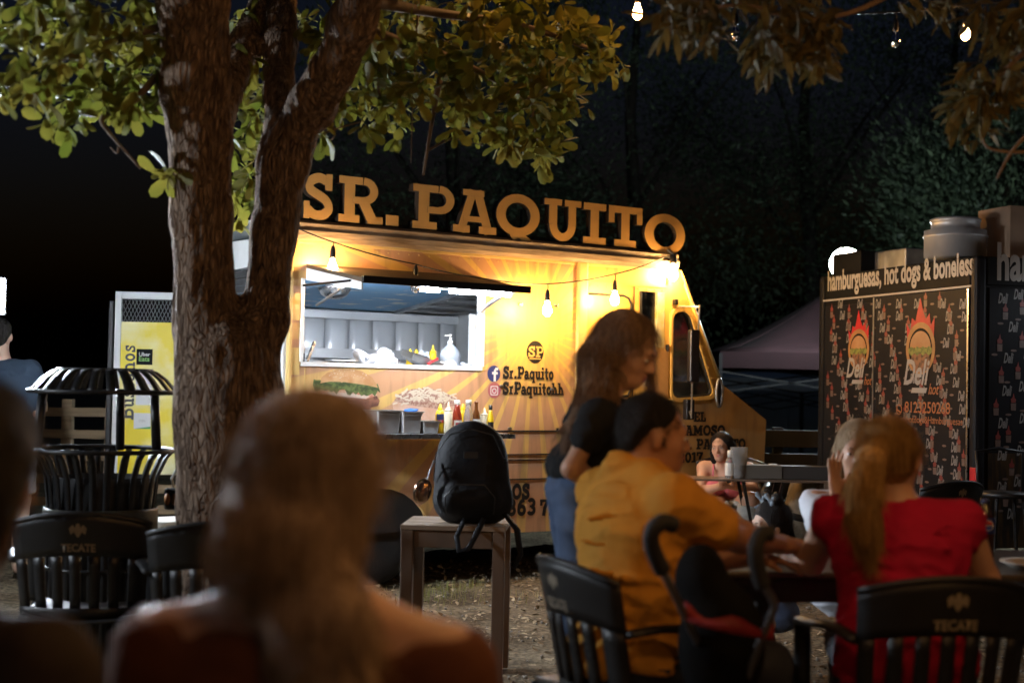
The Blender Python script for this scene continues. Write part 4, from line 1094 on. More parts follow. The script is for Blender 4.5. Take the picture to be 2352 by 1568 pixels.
# ------------------------------------------------------------------ tree overhanging from the right, trunk beyond the frame
t2 = thing('overhanging_tree', 'tree with pointed dull leaves hanging into the upper right corner', 'tree', (2.75, 5.2, 0))
s2 = SDF(.03); s2.chain([(2.75,5.2,-.1),(2.8,5.2,1.2),(2.7,5.1,2.4),(2.5,5.0,3.4)], [.2,.16,.14,.11], .03)
s2.chain([(2.7,5.1,2.4),(2.2,5.2,2.9),(1.5,5.1,3.0)], [.1,.07,.03], .03); s2.build('trunk', MT['bark'], t2)
pl = np.array([[0,0,0],[.11,.2,.02],[.15,.45,.03],[.10,.75,.02],[0,1,-.03],[-.10,.75,.02],[-.15,.45,.03],[-.11,.2,.02],[0,.5,-.02]])
PF = np.array([[0,1,8],[1,2,8],[2,3,8],[3,4,8],[4,5,8],[5,6,8],[6,7,8],[7,0,8]])
regs = [(1560,40,50,50,5.0,.2,16),(1620,60,30,40,5.0,.2,8),(1820,60,110,50,5.0,.3,34),(1840,130,70,30,4.9,.2,14),(1760,115,30,20,4.9,.1,5),(1900,100,40,40,5.0,.2,8),(1700,-40,250,50,5.1,.4,24),
        (2250,210,70,60,4.9,.2,20),(2230,270,40,24,4.9,.2,6),(2330,120,50,100,4.9,.3,22),(2310,30,70,40,5.0,.3,14),(2140,10,60,20,5.2,.2,6)]
pos, dirs, nr, sc, cen = clusters(regs, np.random.default_rng(4), 9, .092, droop=.9, spread=.8)
V, F = scatter(pl, PF, pos - np.array(t2.location), frame_rot(dirs, nr), sc)
kind(link('foliage', raw_mesh('foliage', V, F), MT['leaf_dry'], t2, smooth=True), 'stuff')
twigs(t2, 'branch', [[(2130,-60,5.1),(1980,20,5.0),(1850,60,5.0),(1790,140,4.95),.014],[(1850,60,5.0),(1700,10,5.0),(1560,50,5.0),.010],[(2420,250,4.9),(2330,340,4.9),(2290,410,4.85),.010],
    [(2400,340,4.9),(2340,350,4.9),(2270,340,4.9),(2255,305,4.9),.008],[(2430,60,5.0),(2330,140,4.9),(2250,230,4.9),.014],[(1900,90,4.95),(1840,150,4.95),(1770,145,4.9),.004],[(1880,40,5),(1760,95,4.9),(1700,120,4.9),.005]], MT['twig'])

# ------------------------------------------------------------------ dark trees behind the vans
MT['bark_dark'] = M('dark_bark', (.03, .026, .022), .95, spec=.05)
def far_tree(x, y, h, rx, n, seed, label, zlo=1.5):
    rng = np.random.default_rng(seed)
    t = thing('background_tree', label, 'tree', (x, y, 0), 0, 'dark trees behind the food vans')
    MB().tube([(0,0,0),(.1,0,h*.3),(-.1,.1,h*.6),(.05,0,h*.85)], [.2,.15,.1,.04], 8).build('trunk', MT['bark_dark'], t, smooth=True)
    for k in range(5):
        a = k*1.26 + seed; MB().tube([(0,0,h*.35+.3*k),(rx*.4*math.cos(a), rx*.4*math.sin(a), h*.5+.35*k),(rx*.75*math.cos(a), rx*.75*math.sin(a), h*.6+.4*k)], [.05,.03,.01], 6).build('branch', MT['bark_dark'], t, smooth=True)
    nb = 90; ph = rng.uniform(0, 6.28, nb); zz = rng.uniform(0, 1, nb); rr = rx*np.sqrt(np.clip(1-(zz*2-1)**2*.8, .1, 1))*rng.uniform(.55, 1.0, nb)
    cs = np.stack([rr*np.cos(ph), rr*np.sin(ph), zlo + (h-zlo)*zz], 1)
    ci = rng.integers(0, nb, n); P_ = cs[ci] + rng.normal(0, 1, (n, 3))*np.array([.36, .36, .26])*(rx/2.)*.9
    d = P_ - np.array([0, 0, h*.5]); d = d/np.linalg.norm(d, axis=1)[:, None] + rng.normal(0, .6, (n, 3))
    V, F = scatter(np.array([[0,0,0],[.16,.4,.03],[0,1,0],[-.16,.4,.03]]), np.array([[0,1,2,3]]), P_, frame_rot(d, rng.normal(0, 1, (n, 3))), rng.uniform(.06, .15, n))
    kind(link('foliage', raw_mesh('foliage', V, F), MT['leaf_far'], t), 'stuff'); return t
for args in [(-1.0, 24, 9.0, 2.8, 22000, 1, 'dark tree behind the SR. part of the roof letters', 1.0),
             (2.2, 26, 10.5, 3.2, 24000, 2, 'tall dark tree behind the middle of the roof letters', 1.0),
             (5.6, 27, 11.0, 3.2, 24000, 3, 'tall dark tree rising between the two vans', 2.4),
             (7.2, 20.2, 5.6, 1.9, 26000, 4, 'green lit bushy tree behind the roof of the black trailer', 1.6),
             (10.2, 24, 9.0, 3.0, 20000, 5, 'dark tree at the right edge behind the steel roof duct', 1.0),
             (9.0, 29, 11.0, 3.0, 16000, 6, 'tallest dim tree far behind the black trailer', 3.0)]:
    far_tree(*args)
# ------------------------------------------------------------------ black trailer with burger prints at the right
DA = R(17.3); DX = Vector((math.cos(DA), math.sin(DA), 0)); DYv = Vector((-math.sin(DA), math.cos(DA), 0))
DC = pt(2243, 900, 9.0); DC.z = 0
van = thing('black_food_trailer', 'black food trailer printed with burgers and flames at the right edge', 'food trailer', DC, DA)
def dl(u, v, off=0.):      # left face: x = -off ; returns (y, z)
    p = hit(u, v, DC - DX*off, DX); q = p - DC; return (q.dot(DYv), q.z)
def dr(u, v, off=0.):      # right face: y = -off ; returns (x, z)
    p = hit(u, v, DC - DYv*off, DYv); q = p - DC; return (q.dot(DX), q.z)
MT['van_black'] = M('van_black', (.014, .014, .016), .5, var=.3, scale=5, bump=.05, bscale=5, spec=.10)
MT['van_dull'] = M('van_dull', (.010, .010, .010), .6, var=.3, scale=9, spec=.1)
MT['beige_print'] = M('beige_print', (.40, .37, .33), .5)
MT['white_print'] = M('white_print', (.34, .33, .32), .45)
MT['red_print'] = M('red_print', (.50, .012, .02), .45, var=.3, scale=20)
MT['rust_print'] = M('rust_print', (.36, .13, .05), .5)
MT['fries_print'] = M('fries_print', (.045, .024, .006), .4, col2=(.012, .009, .007), scale=5, stretch=(5, 5, .8), thr=(.45, .6))
VL, VH, VW = 1.95, dl(2240, 584)[1], 2.6
ZH = dl(2235, 655)[1]
MB().bx(0, VW, 0, VL, .35, VH - .06).build('body', MT['van_dull'], van, bevel=.02)
MB().bx(.03, VW, .02, VL - .02, VH - .058, VH - .02).build('roof', MT['van_dull'], van)
for y0, y1 in ((-.02, .06), (VL - .06, VL + .02)):
    MB().bx(-.02, .06, y0, y1, .3, VH - .01).build('corner_post', MT['van_black'], van, bevel=.025)
MB().bx(-.012, .03, .062, VL - .062, ZH, VH - .012).build('header_band', MT['van_dull'], van, bevel=.008)
MB().bx(.062, VW, -.012, .03, ZH, VH - .012).build('header_band', MT['van_dull'], van, bevel=.008)
MB().bx(-.016, -.012, .03, VL - .03, ZH - .012, ZH + .001).build('header_trim', MT['beige_print'], van)
# door panel on the near end
py0, _ = dl(2228, 800); py1, _ = dl(2012, 800)
MB().bx(-.018, .0, py0, py1, .55, ZH - .016).build('door_panel', MT['van_black'], van, bevel=.004)
MB().bx(-.010, .0, py1 + .012, VL - .065, .55, ZH - .05).build('side_sheet', MT['van_black'], van, bevel=.004)
MB().bx(-.024, -.016, py0 - .012, py0 + .002, .6, ZH - .02).build('door_edge', MT['steel'], van)
MB().bx(-.022, -.016, py1 - .002, py1 + .010, .6, ZH - .02).build('door_edge', MT['dull_steel'], van)
MB().bx(.08, VW, -.010, 0, .35, ZH - .016).build('service_sheet', MT['van_black'], van, bevel=.004)
MB().bx(.08, VW, -.0125, -.010, .35, .95).build('fries_picture', MT['fries_print'], van)
MB().bx(-.035, -.02, -.05, .02, .62, .86).build('tail_lamp', MT['red_print'], van, bevel=.006)
def left_text(me, u, v, mat, wpx_end, nm, off=.020):
    y0, z0 = dl(u, v, off); y1, _ = dl(wpx_end, v, off)
    o = put_text(me, nm, mat, van, (-off, y0, z0), abs(y1 - y0), R(-90)); return o
left_text(text_mesh('hamburguesas, hot dogs & boneless', .2, .006, wide=.62), 1901, 667, MT['beige_print'], 2236, 'header_lettering')
x0, zz = dr(2290, 640, .013)
put_text(text_mesh('hamburguesas', .2, .006, wide=.62), 'header_lettering', MT['beige_print'], van, (x0, -.014, zz), 1.15)
left_text(text_mesh('8123250268', .1, .001), 2078, 946, MT['rust_print'], 2182, 'phone_lettering', .0205)
left_text(text_mesh('Delihot-hotdogs&Hamburguesas', .1, .0006), 2041, 967, MT['rust_print'], 2211, 'page_lettering', .0205)
def ldisc(nm, u, v, r, mat, off, hole=None):
    y, z = dl(u, v, off); me = plate_mesh(ellipse(y, z, r, r, 24), [ellipse(y, z, hole, hole, 24)] if hole else [], .0006, 'yz')
    o = link(nm, me, mat, van); o.location.x = -off; return o
ldisc('phone_icon', 2065, 940, .036, MT['rust_print'], .0208, .028)
MB().tube([(-.021, *dl(2060, 932, .021)), (-.021, *dl(2061, 941, .021)), (-.021, *dl(2069, 947, .021))], .006, 6).build('phone_icon', MT['rust_print'], van)
ldisc('page_icon', 2033, 964, .024, MT['rust_print'], .0208)
put_text(text_mesh('f', .05, .002), 'page_icon_letter', MT['van_dull'], van, (-.0220, dl(2033, 964)[0] + .006, dl(2033, 964)[1] - .016), .014, R(-90))
# flame burger emblem
fp2 = dict(bun=M('emblem_bun', (.33, .15, .06), .45, col2=(.42, .24, .12), scale=9), rim=M('emblem_rim', (.40, .20, .07), .5, var=.3, scale=12), let=M('emblem_lettuce', (.22, .24, .05), .5, col2=(.10, .12, .03), scale=30, thr=(.4, .6)), meat=M('emblem_meat', (.06, .03, .02), .5, col2=(.22, .10, .05), scale=24, thr=(.45, .6)))
def emblem(u, v, s, off, tall=1.):
    cy, cz = dl(u, v, off)
    def lay(nm, pts_, mat, k):
        me = plate_mesh([(cy - a*s, cz + b_*s*tall) for a, b_ in pts_], [], .0004, 'yz'); o = link(nm, me, mat, van); o.location.x = -off - .0006*k
    lay('emblem_flame', [(-.62,.2),(-.70,.72),(-.5,.5),(-.42,.85),(-.25,.75),(-.02,1.4),(.12,1.0),(.25,.8),(.42,.95),(.48,.6),(.66,.85),(.62,.2)], MT['red_print'], 0)
    lay('emblem_ring', ellipse(0, 0, .70, .72, 32), fp2['rim'], 1)
    lay('emblem_disc', ellipse(0, -.02, .56, .58, 32), MT['van_dull'], 2)
    lay('emblem_bun', [(.50*math.cos(R(a)), .02 + .46*math.sin(R(a))) for a in range(0, 181, 12)], fp2['bun'], 3)
    lay('emblem_lettuce', [(-.56 + .14*i, .06 if i % 2 else 0) for i in range(9)] + [(.56 - .14*i, -.2 if i % 2 else -.12) for i in range(9)], fp2['let'], 4)
    lay('emblem_patty', [(-.42,-.14),(.44,-.14),(.46,-.5),(.2,-.66),(-.3,-.62),(-.44,-.4)], fp2['meat'], 3.5)
    me = text_mesh('Deli', 1., .02, .35, wide=.82)
    o = put_text(me, 'emblem_lettering', MT['white_print'], van, (-off - .0036, cy + .78*s, cz - .98*s*tall), 1.25*s, R(-90)); o.scale = (1, 1, 1.15*tall)
    lay('emblem_bar', [(-.42,-1.22),(.3,-1.22),(.36,-1.08),(-.36,-1.08)], MT['white_print'], 5)
    me = text_mesh('hot', 1., .01, .35, wide=.8)
    put_text(me, 'emblem_lettering', MT['rust_print'], van, (-off - .004, cy - .42*s, cz - 1.25*s*tall), .5*s, R(-90))
emblem(2114, 800, .245, .021)
emblem(1972, 802, .205, .012)
# scattered small marks, print on the sheets
def marks(nm, region, flat, n, seed):
    rnd = random.Random(seed); a0, a1, z0, z1 = region
    groups = {'w': MB(), 'r': MB(), 'b': MB()}
    base = text_mesh('Deli', .1, .003, .35, wide=.8)
    bv = [tuple(v.co) for v in base.vertices]; bf = [tuple(p.vertices) for p in base.polygons]
    bx_ = max(v[0] for v in bv)
    cols = 6 if flat == 'l' else 9
    for i in range(n):
        q = i % 3; a = a0 + (a1-a0)*((i*.381966 + rnd.uniform(-.03,.03)) % 1); z = z0 + (z1-z0)*(i + rnd.random())/n
        def P3(s_, t_, k): return (-k, a - s_, z + t_) if flat == 'l' else (a + s_, -k, z + t_)
        off = (.0186 if a < py1 else .0106) if flat == 'l' else .0132
        if q == 0:
            groups['w'].add([P3(x/bx_*.075, zz*.9, off) for x, y, zz in bv], bf)
        elif q == 1:
            groups['r'].add([P3(s_, t_, off) for s_, t_ in ((-.016,0),(.016,0),(.02,.02),(.008,.03),(.002,.062),(-.008,.03),(-.02,.024))], [(0,1,2,3,4,5,6)])
            groups['b'].add([P3(s_, t_, off+.0003) for s_, t_ in ((-.018,-.05),(.018,-.05),(.02,-.004),(-.02,-.004))], [(0,1,2,3)])
        else:
            groups['b'].add([P3(.024*math.cos(R(t_)), .008*math.sin(R(t_)), off) for t_ in range(0, 360, 45)], [tuple(range(8))])
    for k, mt in (('w', M('mark_white', (.22, .21, .20), .5)), ('r', M('mark_red', (.20, .03, .022), .5)), ('b', M('mark_brown', (.15, .10, .08), .5, var=.4, scale=30))):
        kind(groups[k].build(nm, mt, van), 'stuff')
marks('small_print', (py0 + .03, VL - .12, .60, ZH - .06), 'l', 330, 2)
marks('small_print', (.12, 1.0, .5, ZH - .06), 'r', 150, 3)
MB().bx(.75, 1.7, -.50, -.44, 2.02, 2.05).build('service_lamp', EM('service_led', (.85, .92, 1.0), 26), van)
MB().bx(.70, 1.75, -.52, -.42, 2.052, 2.075).build('lamp_housing', MT['dull_steel'], van)
for x in (.8, 1.6): MB().bar((x, -.02, 2.06), (x, -.43, 2.06), .02, .02).build('lamp_arm', MT['dull_steel'], van)
# roof gear: round duct, plate housing, carton
cx, cz = dr(2194, 585, -.55)
MB().lathe([(.205,-.03),(.205,.10),(.212,.105),(.212,.115),(.205,.12),(.205,.15),(.16,.16),(.16,.205),(.168,.21),(.168,.225),(.15,.235)], 36, (cx, .55, VH + .06)).build('roof_duct', M('duct_steel', (.46, .46, .46), .42, .45, var=.2, scale=6), van, smooth=True)
MB().bx(.15, .62, 1.05, 1.60, VH - .02, VH + .14).build('roof_housing', MT['dull_steel'], van, bevel=.01)
MB().bx(.03, .20, 1.45, 1.85, VH - .02, VH + .15).build('roof_box', MT['van_dull'], van, bevel=.008)
cx, cz = dr(2320, 580, -.3)
MB().bx(cx, cx + .35, .3, .65, VH - .02, VH + .37).build('roof_carton', M('carton', (.25, .16, .10), .8), van)
# round work lamp standing behind the roof box
wl_ = thing('round_lamp', 'bright white round lamp behind the black trailer roof', 'lamp', pt(1943, 606, 14.8))
ax = Matrix.Rotation(R(90), 3, 'X')
MB().lathe([(.165*math.sin(R(a))+.001, -.165*math.cos(R(a))) for a in range(0, 181, 18)], 18).build('lamp_globe', MT['lamp_white'], wl_, smooth=True)
MB().lathe([(.06,-.20),(.06,-.165),(.03,-.16)], 18).build('lamp_collar', MT['black_metal'], wl_)
MB().tube([(0,0,-.19),(0,0,-wl_.location.z)], .025, 8).build('lamp_pole', MT['black_metal'], wl_)

# ------------------------------------------------------------------ canopy tents and fence in the gap
def canopy(name, label, cx, cy, w, ze, za, mat, leg, zl=0):
    t = thing(name, label, 'canopy tent', (cx, cy, 0)); h = w/2
    c4 = [(-h,-h),(h,-h),(h,h),(-h,h)]
    for i in range(4):
        a, b = c4[i], c4[(i+1) % 4]; mb = MB(); pts_ = []
        for s_ in range(7):
            f = s_/6; 
            for q in range(7):
                g_ = q/6; x = (a[0] + (b[0]-a[0])*g_)*(1-f); y = (a[1] + (b[1]-a[1])*g_)*(1-f); z = ze + (za-ze)*(f**1.35)
                pts_.append((x, y, z))
        mb.grid(pts_, 7, 7).build('roof_sheet', mat, t, smooth=True, thick=.004)
        MB().bar((a[0], a[1], ze - .09), (b[0], b[1], ze - .09), .006, .18).build('valance', mat, t)
        MB().bar((a[0], a[1], 0), (a[0], a[1], ze - .02), .035, .035).build('leg', leg, t)
        for k in range(2):
            p0 = Vector((a[0] + (b[0]-a[0])*k*.5, a[1] + (b[1]-a[1])*k*.5, ze - .22)); p1 = Vector((a[0] + (b[0]-a[0])*(k*.5+.5), a[1] + (b[1]-a[1])*(k*.5+.5), ze - .45))
            MB().bar(p0, p1, .02, .02).build('truss_bar', MT['black_metal'], t)
            MB().bar(Vector((p0.x, p0.y, p1.z)), Vector((p1.x, p1.y, p0.z)), .02, .02).build('truss_bar', MT['black_metal'], t)
    return t
canopy('canopy_tent', 'dark maroon canopy tent between the two vans', 3.85, 17.2, 3.1, 1.74, 2.55, M('maroon_cloth', (.014, .006, .007), .9, var=.3, spec=.1), MT['black_metal'])
canopy('canopy_tent', 'pale blue white canopy tent with blue legs behind the maroon one', 3.75, 21.6, 2.6, 1.50, 1.62, M('pale_cloth', (.55, .66, .78), .7, var=.1), M('blue_leg', (.02, .05, .30), .4))
fe = thing('mesh_fence', 'pale welded mesh fence far behind between the vans', 'fence', (4.8, 23.5, 0))
MT['fence'] = M('fence_grey', (.30, .38, .42), .5, .3)
for i in range(-2, 3): MB().bx(i*1.2 - .03, i*1.2 + .03, -.03, .03, 0, 1.3).build('post', MT['black_metal'], fe)
for i in range(-48, 49): MB().bx(i*.05 - .004, i*.05 + .004, -.004, .004, .05, 1.22).build('wire', MT['fence'], fe)
for z in (.1, .4, .72, .78, 1.1, 1.16): MB().bx(-2.45, 2.45, .0045, .012, z, z + .01).build('rail_wire', MT['fence'], fe)
bw = thing('pale_wall', 'pale blue grey wall lit behind the mesh fence', 'wall', (4.8, 24.6, 0))
for i in range(8): MB().bx(-3 + i*.75 + .004, -3 + (i+1)*.75 - .004, 0, .12, 0, 1.45).build('panel', M('wall_pale', (.30, .36, .40), .8, var=.2) if i == 0 else bpy.data.materials['wall_pale'], bw, bevel=.01)
pb = thing('pallet_bench', 'dark pallet bench stacked behind the woman in pink', 'bench', (2.75, 11.6, 0))
for k in range(5):
    MB().bx(-.75, .85, -.03, .03, .10 + k*.19, .24 + k*.19).build('slat', M('dark_wood', (.03, .022, .02), .8, var=.4) if k == 0 else bpy.data.materials['dark_wood'], pb, bevel=.006)
for x in (-.6, .1, .7): MB().bx(x, x + .08, .032, .1, 0, 1.02).build('post', bpy.data.materials['dark_wood'], pb, bevel=.006)
# ------------------------------------------------------------------ lamps: yard floodlight, overhead string lights
fl = thing('yard_lamp', 'bright white yard lamp on a pole cut by the left edge, with an added second head', 'lamp', pt(-24, 680, 7.2))
for rz_, mt_, dy_ in ((R(28), MT['flood'], -.04), (R(140), MT['flood2'], .04)):  # second, weaker head is added to brighten the rear door and pallets
    hd = bpy.data.objects.new('lamp_head', None); COL.objects.link(hd); hd.parent = fl; hd.rotation_euler = (0, 0, rz_); hd.location = (0, dy_, 0)
    MB().box((0, 0, 0), (.19, .04, .20)).build('housing', MT['black_metal'], hd, bevel=.012)
    MB().box((0, -.026, 0), (.165, .010, .175)).build('led_panel', mt_, hd, bevel=.004)
MB().tube([(-.0, 0, -.1), (-.0, 0, -fl.location.z)], .025, 8).build('pole', MT['black_metal'], fl)
f2 = thing('yard_lamp', 'white yard lamp on a pole beyond the left edge of the frame', 'lamp', (-4.4, 4.9, 2.1), R(55))
MB().box((0, 0, 0), (.19, .04, .20)).build('housing', MT['black_metal'], f2, bevel=.012)
MB().box((0, -.026, 0), (.165, .010, .175)).build('led_panel', MT['flood3'], f2, bevel=.004)
MB().tube([(0, .03, -.1), (0, .03, -2.15)], .025, 8).build('pole', MT['black_metal'], f2)
A_, B_ = pt(1420, -60, 6.5), pt(2420, -10, 6.6)
def op(u, v, Y): return pt(u, v, Y)
sp_ = [op(520, -190, 6.3), op(1150, -130, 6.4), op(1465, -28, 6.5), op(1690, 18, 6.5), op(1880, 32, 6.5), op(2058, 28, 6.5), op(2218, 12, 6.5), op(2420, -20, 6.5)]
string('string_light', 'overhead string light with lit and dead bulbs under the leaves at top right', sp_,
       [(sp_[1], .02, MT['bulb_far']), (sp_[2], .02, MT['bulb_over']), (sp_[3], .025, None), (sp_[4], .03, None), (sp_[5], .035, None), (sp_[6], .035, MT['bulb_over'])], [.02, .02, .004, .004, .004, .004, .01], sc=.78, r=.004)
sp2 = [Vector((-2.6, 3.3, 2.75)), Vector((-1.15, 3.1, 2.55)), Vector((.1, 2.6, 2.45)), Vector((1.2, 2.9, 2.45)), Vector((2.3, 3.2, 2.6)), Vector((3.6, 3.4, 2.8))]
string('string_light', 'string light hung above the diners and out of the frame', sp2, [(p, .04, MT['bulb_far']) for p in sp2[2:5]], [.03]*5, sc=1.)
sp3 = [Vector((-1.6, -.2, 2.5)), Vector((.35, .35, 2.45)), Vector((1.7, 1.5, 2.15)), Vector((2.9, 1.9, 2.5))]
string('string_light', 'string light hung behind the seated guests and out of the frame', sp3, [(p, .04, MT['bulb_far']) for p in sp3[1:3]], [.03]*3, sc=1.)

# ------------------------------------------------------------------ condiments on the serving shelf
MT['mustard'] = M('mustard_plastic', (.80, .52, .01), .35, var=.08)
MT['ketchup'] = M('ketchup_glass', (.30, .035, .015), .2, var=.3, coat=.5)
MT['cream_plastic'] = M('cream_plastic', (.78, .70, .50), .4, var=.08)
MT['amber'] = M('amber_glass', (.16, .05, .012), .1, var=.2, coat=.6)
MT['clear_plastic'] = M('clear_plastic', (.85, .85, .83), .12, trans=.75)
MT['label_white'] = M('label_white', (.72, .70, .64), .5, var=.1); MT['label_navy'] = M('label_navy', (.03, .04, .12), .5); MT['label_red'] = M('label_red', (.45, .03, .03), .5)
MT['cap_black'] = M('cap_black', (.015, .015, .015), .4)
MT['pan_steel'] = M('pan_steel', (.72, .72, .71), .34, .9, var=.06, scale=4)
def shelf_pt(u, o=.2, z=1.0035): 
    return tw(tp(u, 985, o)[0], o, z)
def bottle(name, label, u, o, prof, mat, capprof=None, capmat=None, labels=(), cat='bottle', z=1.0035, base=None, n=20, group='sauce bottles on the serving shelf'):
    b = thing(name, label, cat, base if base is not None else shelf_pt(u, o, z), TA, group)
    MB().lathe(prof, n).build('body', mat, b, smooth=True)
    if capprof: MB().lathe(capprof, 16).build('cap', capmat, b, smooth=True)
    for r_, z0, z1, mt, a0, a1 in labels:
        pts_ = []
        for i in range(9):
            a = R(a0 + (a1-a0)*i/8)
            pts_ += [(r_*math.cos(a), r_*math.sin(a), z0), (r_*math.cos(a), r_*math.sin(a), z1)]
        MB().grid(pts_, 9, 2).build('label_band', mt, b, smooth=True)
    return b
FR = (200, 340)
sqz = [(.001,0),(.026,0),(.028,.006),(.028,.13),(.025,.14)]
sqc = [(.026,.14),(.026,.152),(.014,.158),(.009,.175),(.004,.20),(.002,.202)]
mus = [(.001,0),(.028,0),(.031,.01),(.032,.05),(.027,.075),(.03,.10),(.031,.12),(.024,.145),(.014,.15)]
musc = [(.016,.148),(.016,.162),(.010,.168),(.006,.186),(.002,.19)]
bottle('mustard_bottle', 'yellow mustard squeeze bottle with dark oval label, leftmost on the shelf', 1010, .24, mus, MT['mustard'], musc, MT['mustard'], [(.0335, .085, .125, MT['label_navy'], *FR), (.0332, .07, .088, MT['label_red'], 220, 320)])
bottle('squeeze_bottle', 'tall cream squeeze bottle between the mustard and the ketchup', 1029, .29, sqz, MT['cream_plastic'], sqc, MT['cream_plastic'])
ket = [(.001,0),(.030,0),(.033,.008),(.034,.07),(.033,.10),(.026,.135),(.018,.165),(.016,.19)]
ketc = [(.019,.188),(.02,.192),(.02,.214),(.002,.216)]
kb = bottle('ketchup_bottle', 'red ketchup glass bottle with keystone label and white cap', 1049, .25, ket, MT['ketchup'], ketc, MT['label_white'], [(.0352, .025, .085, MT['label_white'], 205, 300), (.0356, .055, .07, MT['label_red'], 225, 285)])
bottle('mustard_bottle', 'yellow mustard bottle half hidden behind the red ketchup', 1062, .12, mus, MT['mustard'], musc, MT['mustard'])
cb = bottle('sauce_bottle', 'clear glass bottle with a little red sauce and a white cap', 1075, .2, [(.001,0),(.028,0),(.031,.01),(.031,.10),(.027,.13),(.018,.165),(.017,.19)], MT['clear_plastic'], [(.02,.188),(.02,.215),(.002,.217)], MT['label_white'], [(.0322,.03,.08,MT['label_white'],190,260)])
MB().lathe([(.001,.002),(.028,.002),(.0295,.03),(.001,.055)], 16).build('red_sauce', MT['ketchup'], cb, smooth=True)
bottle('sauce_bottle', 'brown glass sauce bottle with white label on the shelf', 1093, .2, [(.001,0),(.027,0),(.029,.008),(.029,.10),(.022,.13),(.012,.155),(.011,.19),(.013,.195),(.013,.205)], MT['amber'], None, None, [(.0302,.03,.09,MT['label_white'],200,300)])
bottle('squeeze_bottle', 'short cream squeeze bottle beside the dark capped oil', 1112, .22, [(r, z*.82) for r, z in sqz], MT['cream_plastic'], [(r, z*.82) for r, z in sqc], MT['cream_plastic'])
bottle('oil_bottle', 'slim yellow bottle with black cap at the right end of the shelf', 1126, .26, [(.001,0),(.019,0),(.021,.006),(.021,.10),(.013,.135),(.011,.155)], MT['mustard'], [(.0125,.152),(.0125,.185),(.002,.187)], MT['cap_black'], [(.0222,.02,.075,MT['cap_black'],190,330)])
bottle('squeeze_bottle', 'cream squeeze bottle just above the foreground head', 786, .12, sqz, MT['cream_plastic'], sqc, MT['cream_plastic'])
bottle('jar', 'small white capped jar left of the cream squeeze bottle', 773, .15, [(.001,0),(.03,0),(.032,.01),(.032,.12),(.026,.13)], MT['clear_plastic'], [(.028,.13),(.028,.165),(.002,.167)], MT['label_white'], cat='jar')
def pan(label, u0, u1, o, h, z=1.0035, u_mid=None):
    x0, x1 = tp(u0, 985, o)[0], tp(u1, 985, o)[0]; cx = (x0+x1)/2; w = x1-x0; d = w*1.05
    t = thing('steel_pan', label, 'pan', tw(cx, o - d*.5 + .02, z), TA, 'steel food pans')
    a, b = w*.40, w*.46; mb = MB()
    rim = lambda s_, zz: [(p[0], p[1], zz) for p in rrect(-s_*w, -s_*d, s_*w, s_*d, .2*w*s_, 4)]
    L = [rim(.36, 0), rim(.38, .004), rim(.42, h*.82), rim(.445, h*.84), rim(.45, h), rim(.50, h), rim(.50, h-.006)]
    n = len(L[0]); vs = sum(L, []); fs = []
    for i in range(len(L)-1):
        for j in range(n): fs.append((i*n+j, i*n+(j+1) % n, (i+1)*n+(j+1) % n, (i+1)*n+j))
    fs.append(tuple(range(n))[::-1]); mb.add(vs, fs)
    o_ = mb.build('pan_wall', MT['pan_steel'], t); autosmooth(o_, 35)
    md = o_.modifiers.new('t', 'SOLIDIFY'); md.thickness = .0015; return t
pan('tall steel food pan, largest one on the serving shelf', 862, 926, .26, .145)
p2 = pan('steel food pan with a blue cloth on its rim', 920, 973, .28, .138)
pan('low steel food pan beside the yellow mustard', 968, 1012, .28, .08)
pan('small steel pan half hidden by the foreground head', 826, 862, .24, .06)
bc = thing('blue_cloth', 'blue plastic glove lying on the rim of a steel pan', 'glove', p2.location + Vector((.02, .02, .14)))
SDF(.006).ell(bc.location, (.035,.02,.012), k=.01).cap(bc.location, bc.location + Vector((.05,.01,.012)), .011, .006).cap(bc.location, bc.location + Vector((-.04,.012,.004)), .010, .007).build('glove_body', M('blue_plastic', (.02, .16, .55), .4), bc)
# ------------------------------------------------------------------ things on the kitchen counter
def kit(u, v, o): 
    x, z = tp(u, v, o); return tw(x, o, 1.4155)
KG = 'things on the kitchen counter'
jug = thing('pump_jug', 'white translucent jug with a pump standing inside the hatch', 'jug', kit(1034, 820, -.22), TA, KG)
js = SDF(.006); js.cap((0,0,.05),(0,0,.10),.068,.068,.01).cap((0,0,.10),(0,0,.165),.066,.022,.02).ell((-.05,0,.135),(.014,.03,.026),k=.01,sub=True).cut((0,0,.002),(0,0,-1))
js.build('body', M('jug_plastic', (.42,.46,.50), .35, var=.08), jug, rel=False)
MB().lathe([(.018,.175),(.02,.18),(.02,.2),(.008,.205),(.006,.23),(.012,.232),(.012,.245)], 14).build('pump', MT['label_white'], jug, smooth=True)
MB().bar((.0,0,.24),(-.045,0,.236),.012,.008).build('nozzle', MT['label_white'], jug)
for u, lb in ((942, 'yellow mustard bottle standing inside the hatch, left of the pair'), (956, 'yellow mustard bottle standing inside the hatch, right of the pair')):
    bottle('mustard_bottle', lb, 0, 0, [(r*.95, z*.75) for r, z in mus], MT['mustard'], [(r*.95, z*.75) for r, z in musc], MT['mustard'], base=kit(u, 820, -.36), group=KG)
bottle('squeeze_bottle', 'mustard yellow squeeze bottle on the hatch sill', 0, 0, [(r*.8, z*.82) for r, z in sqz], MT['mustard'], [(r*.8, z*.82) for r, z in sqc], MT['mustard'], base=kit(994, 830, -.10), group=KG)
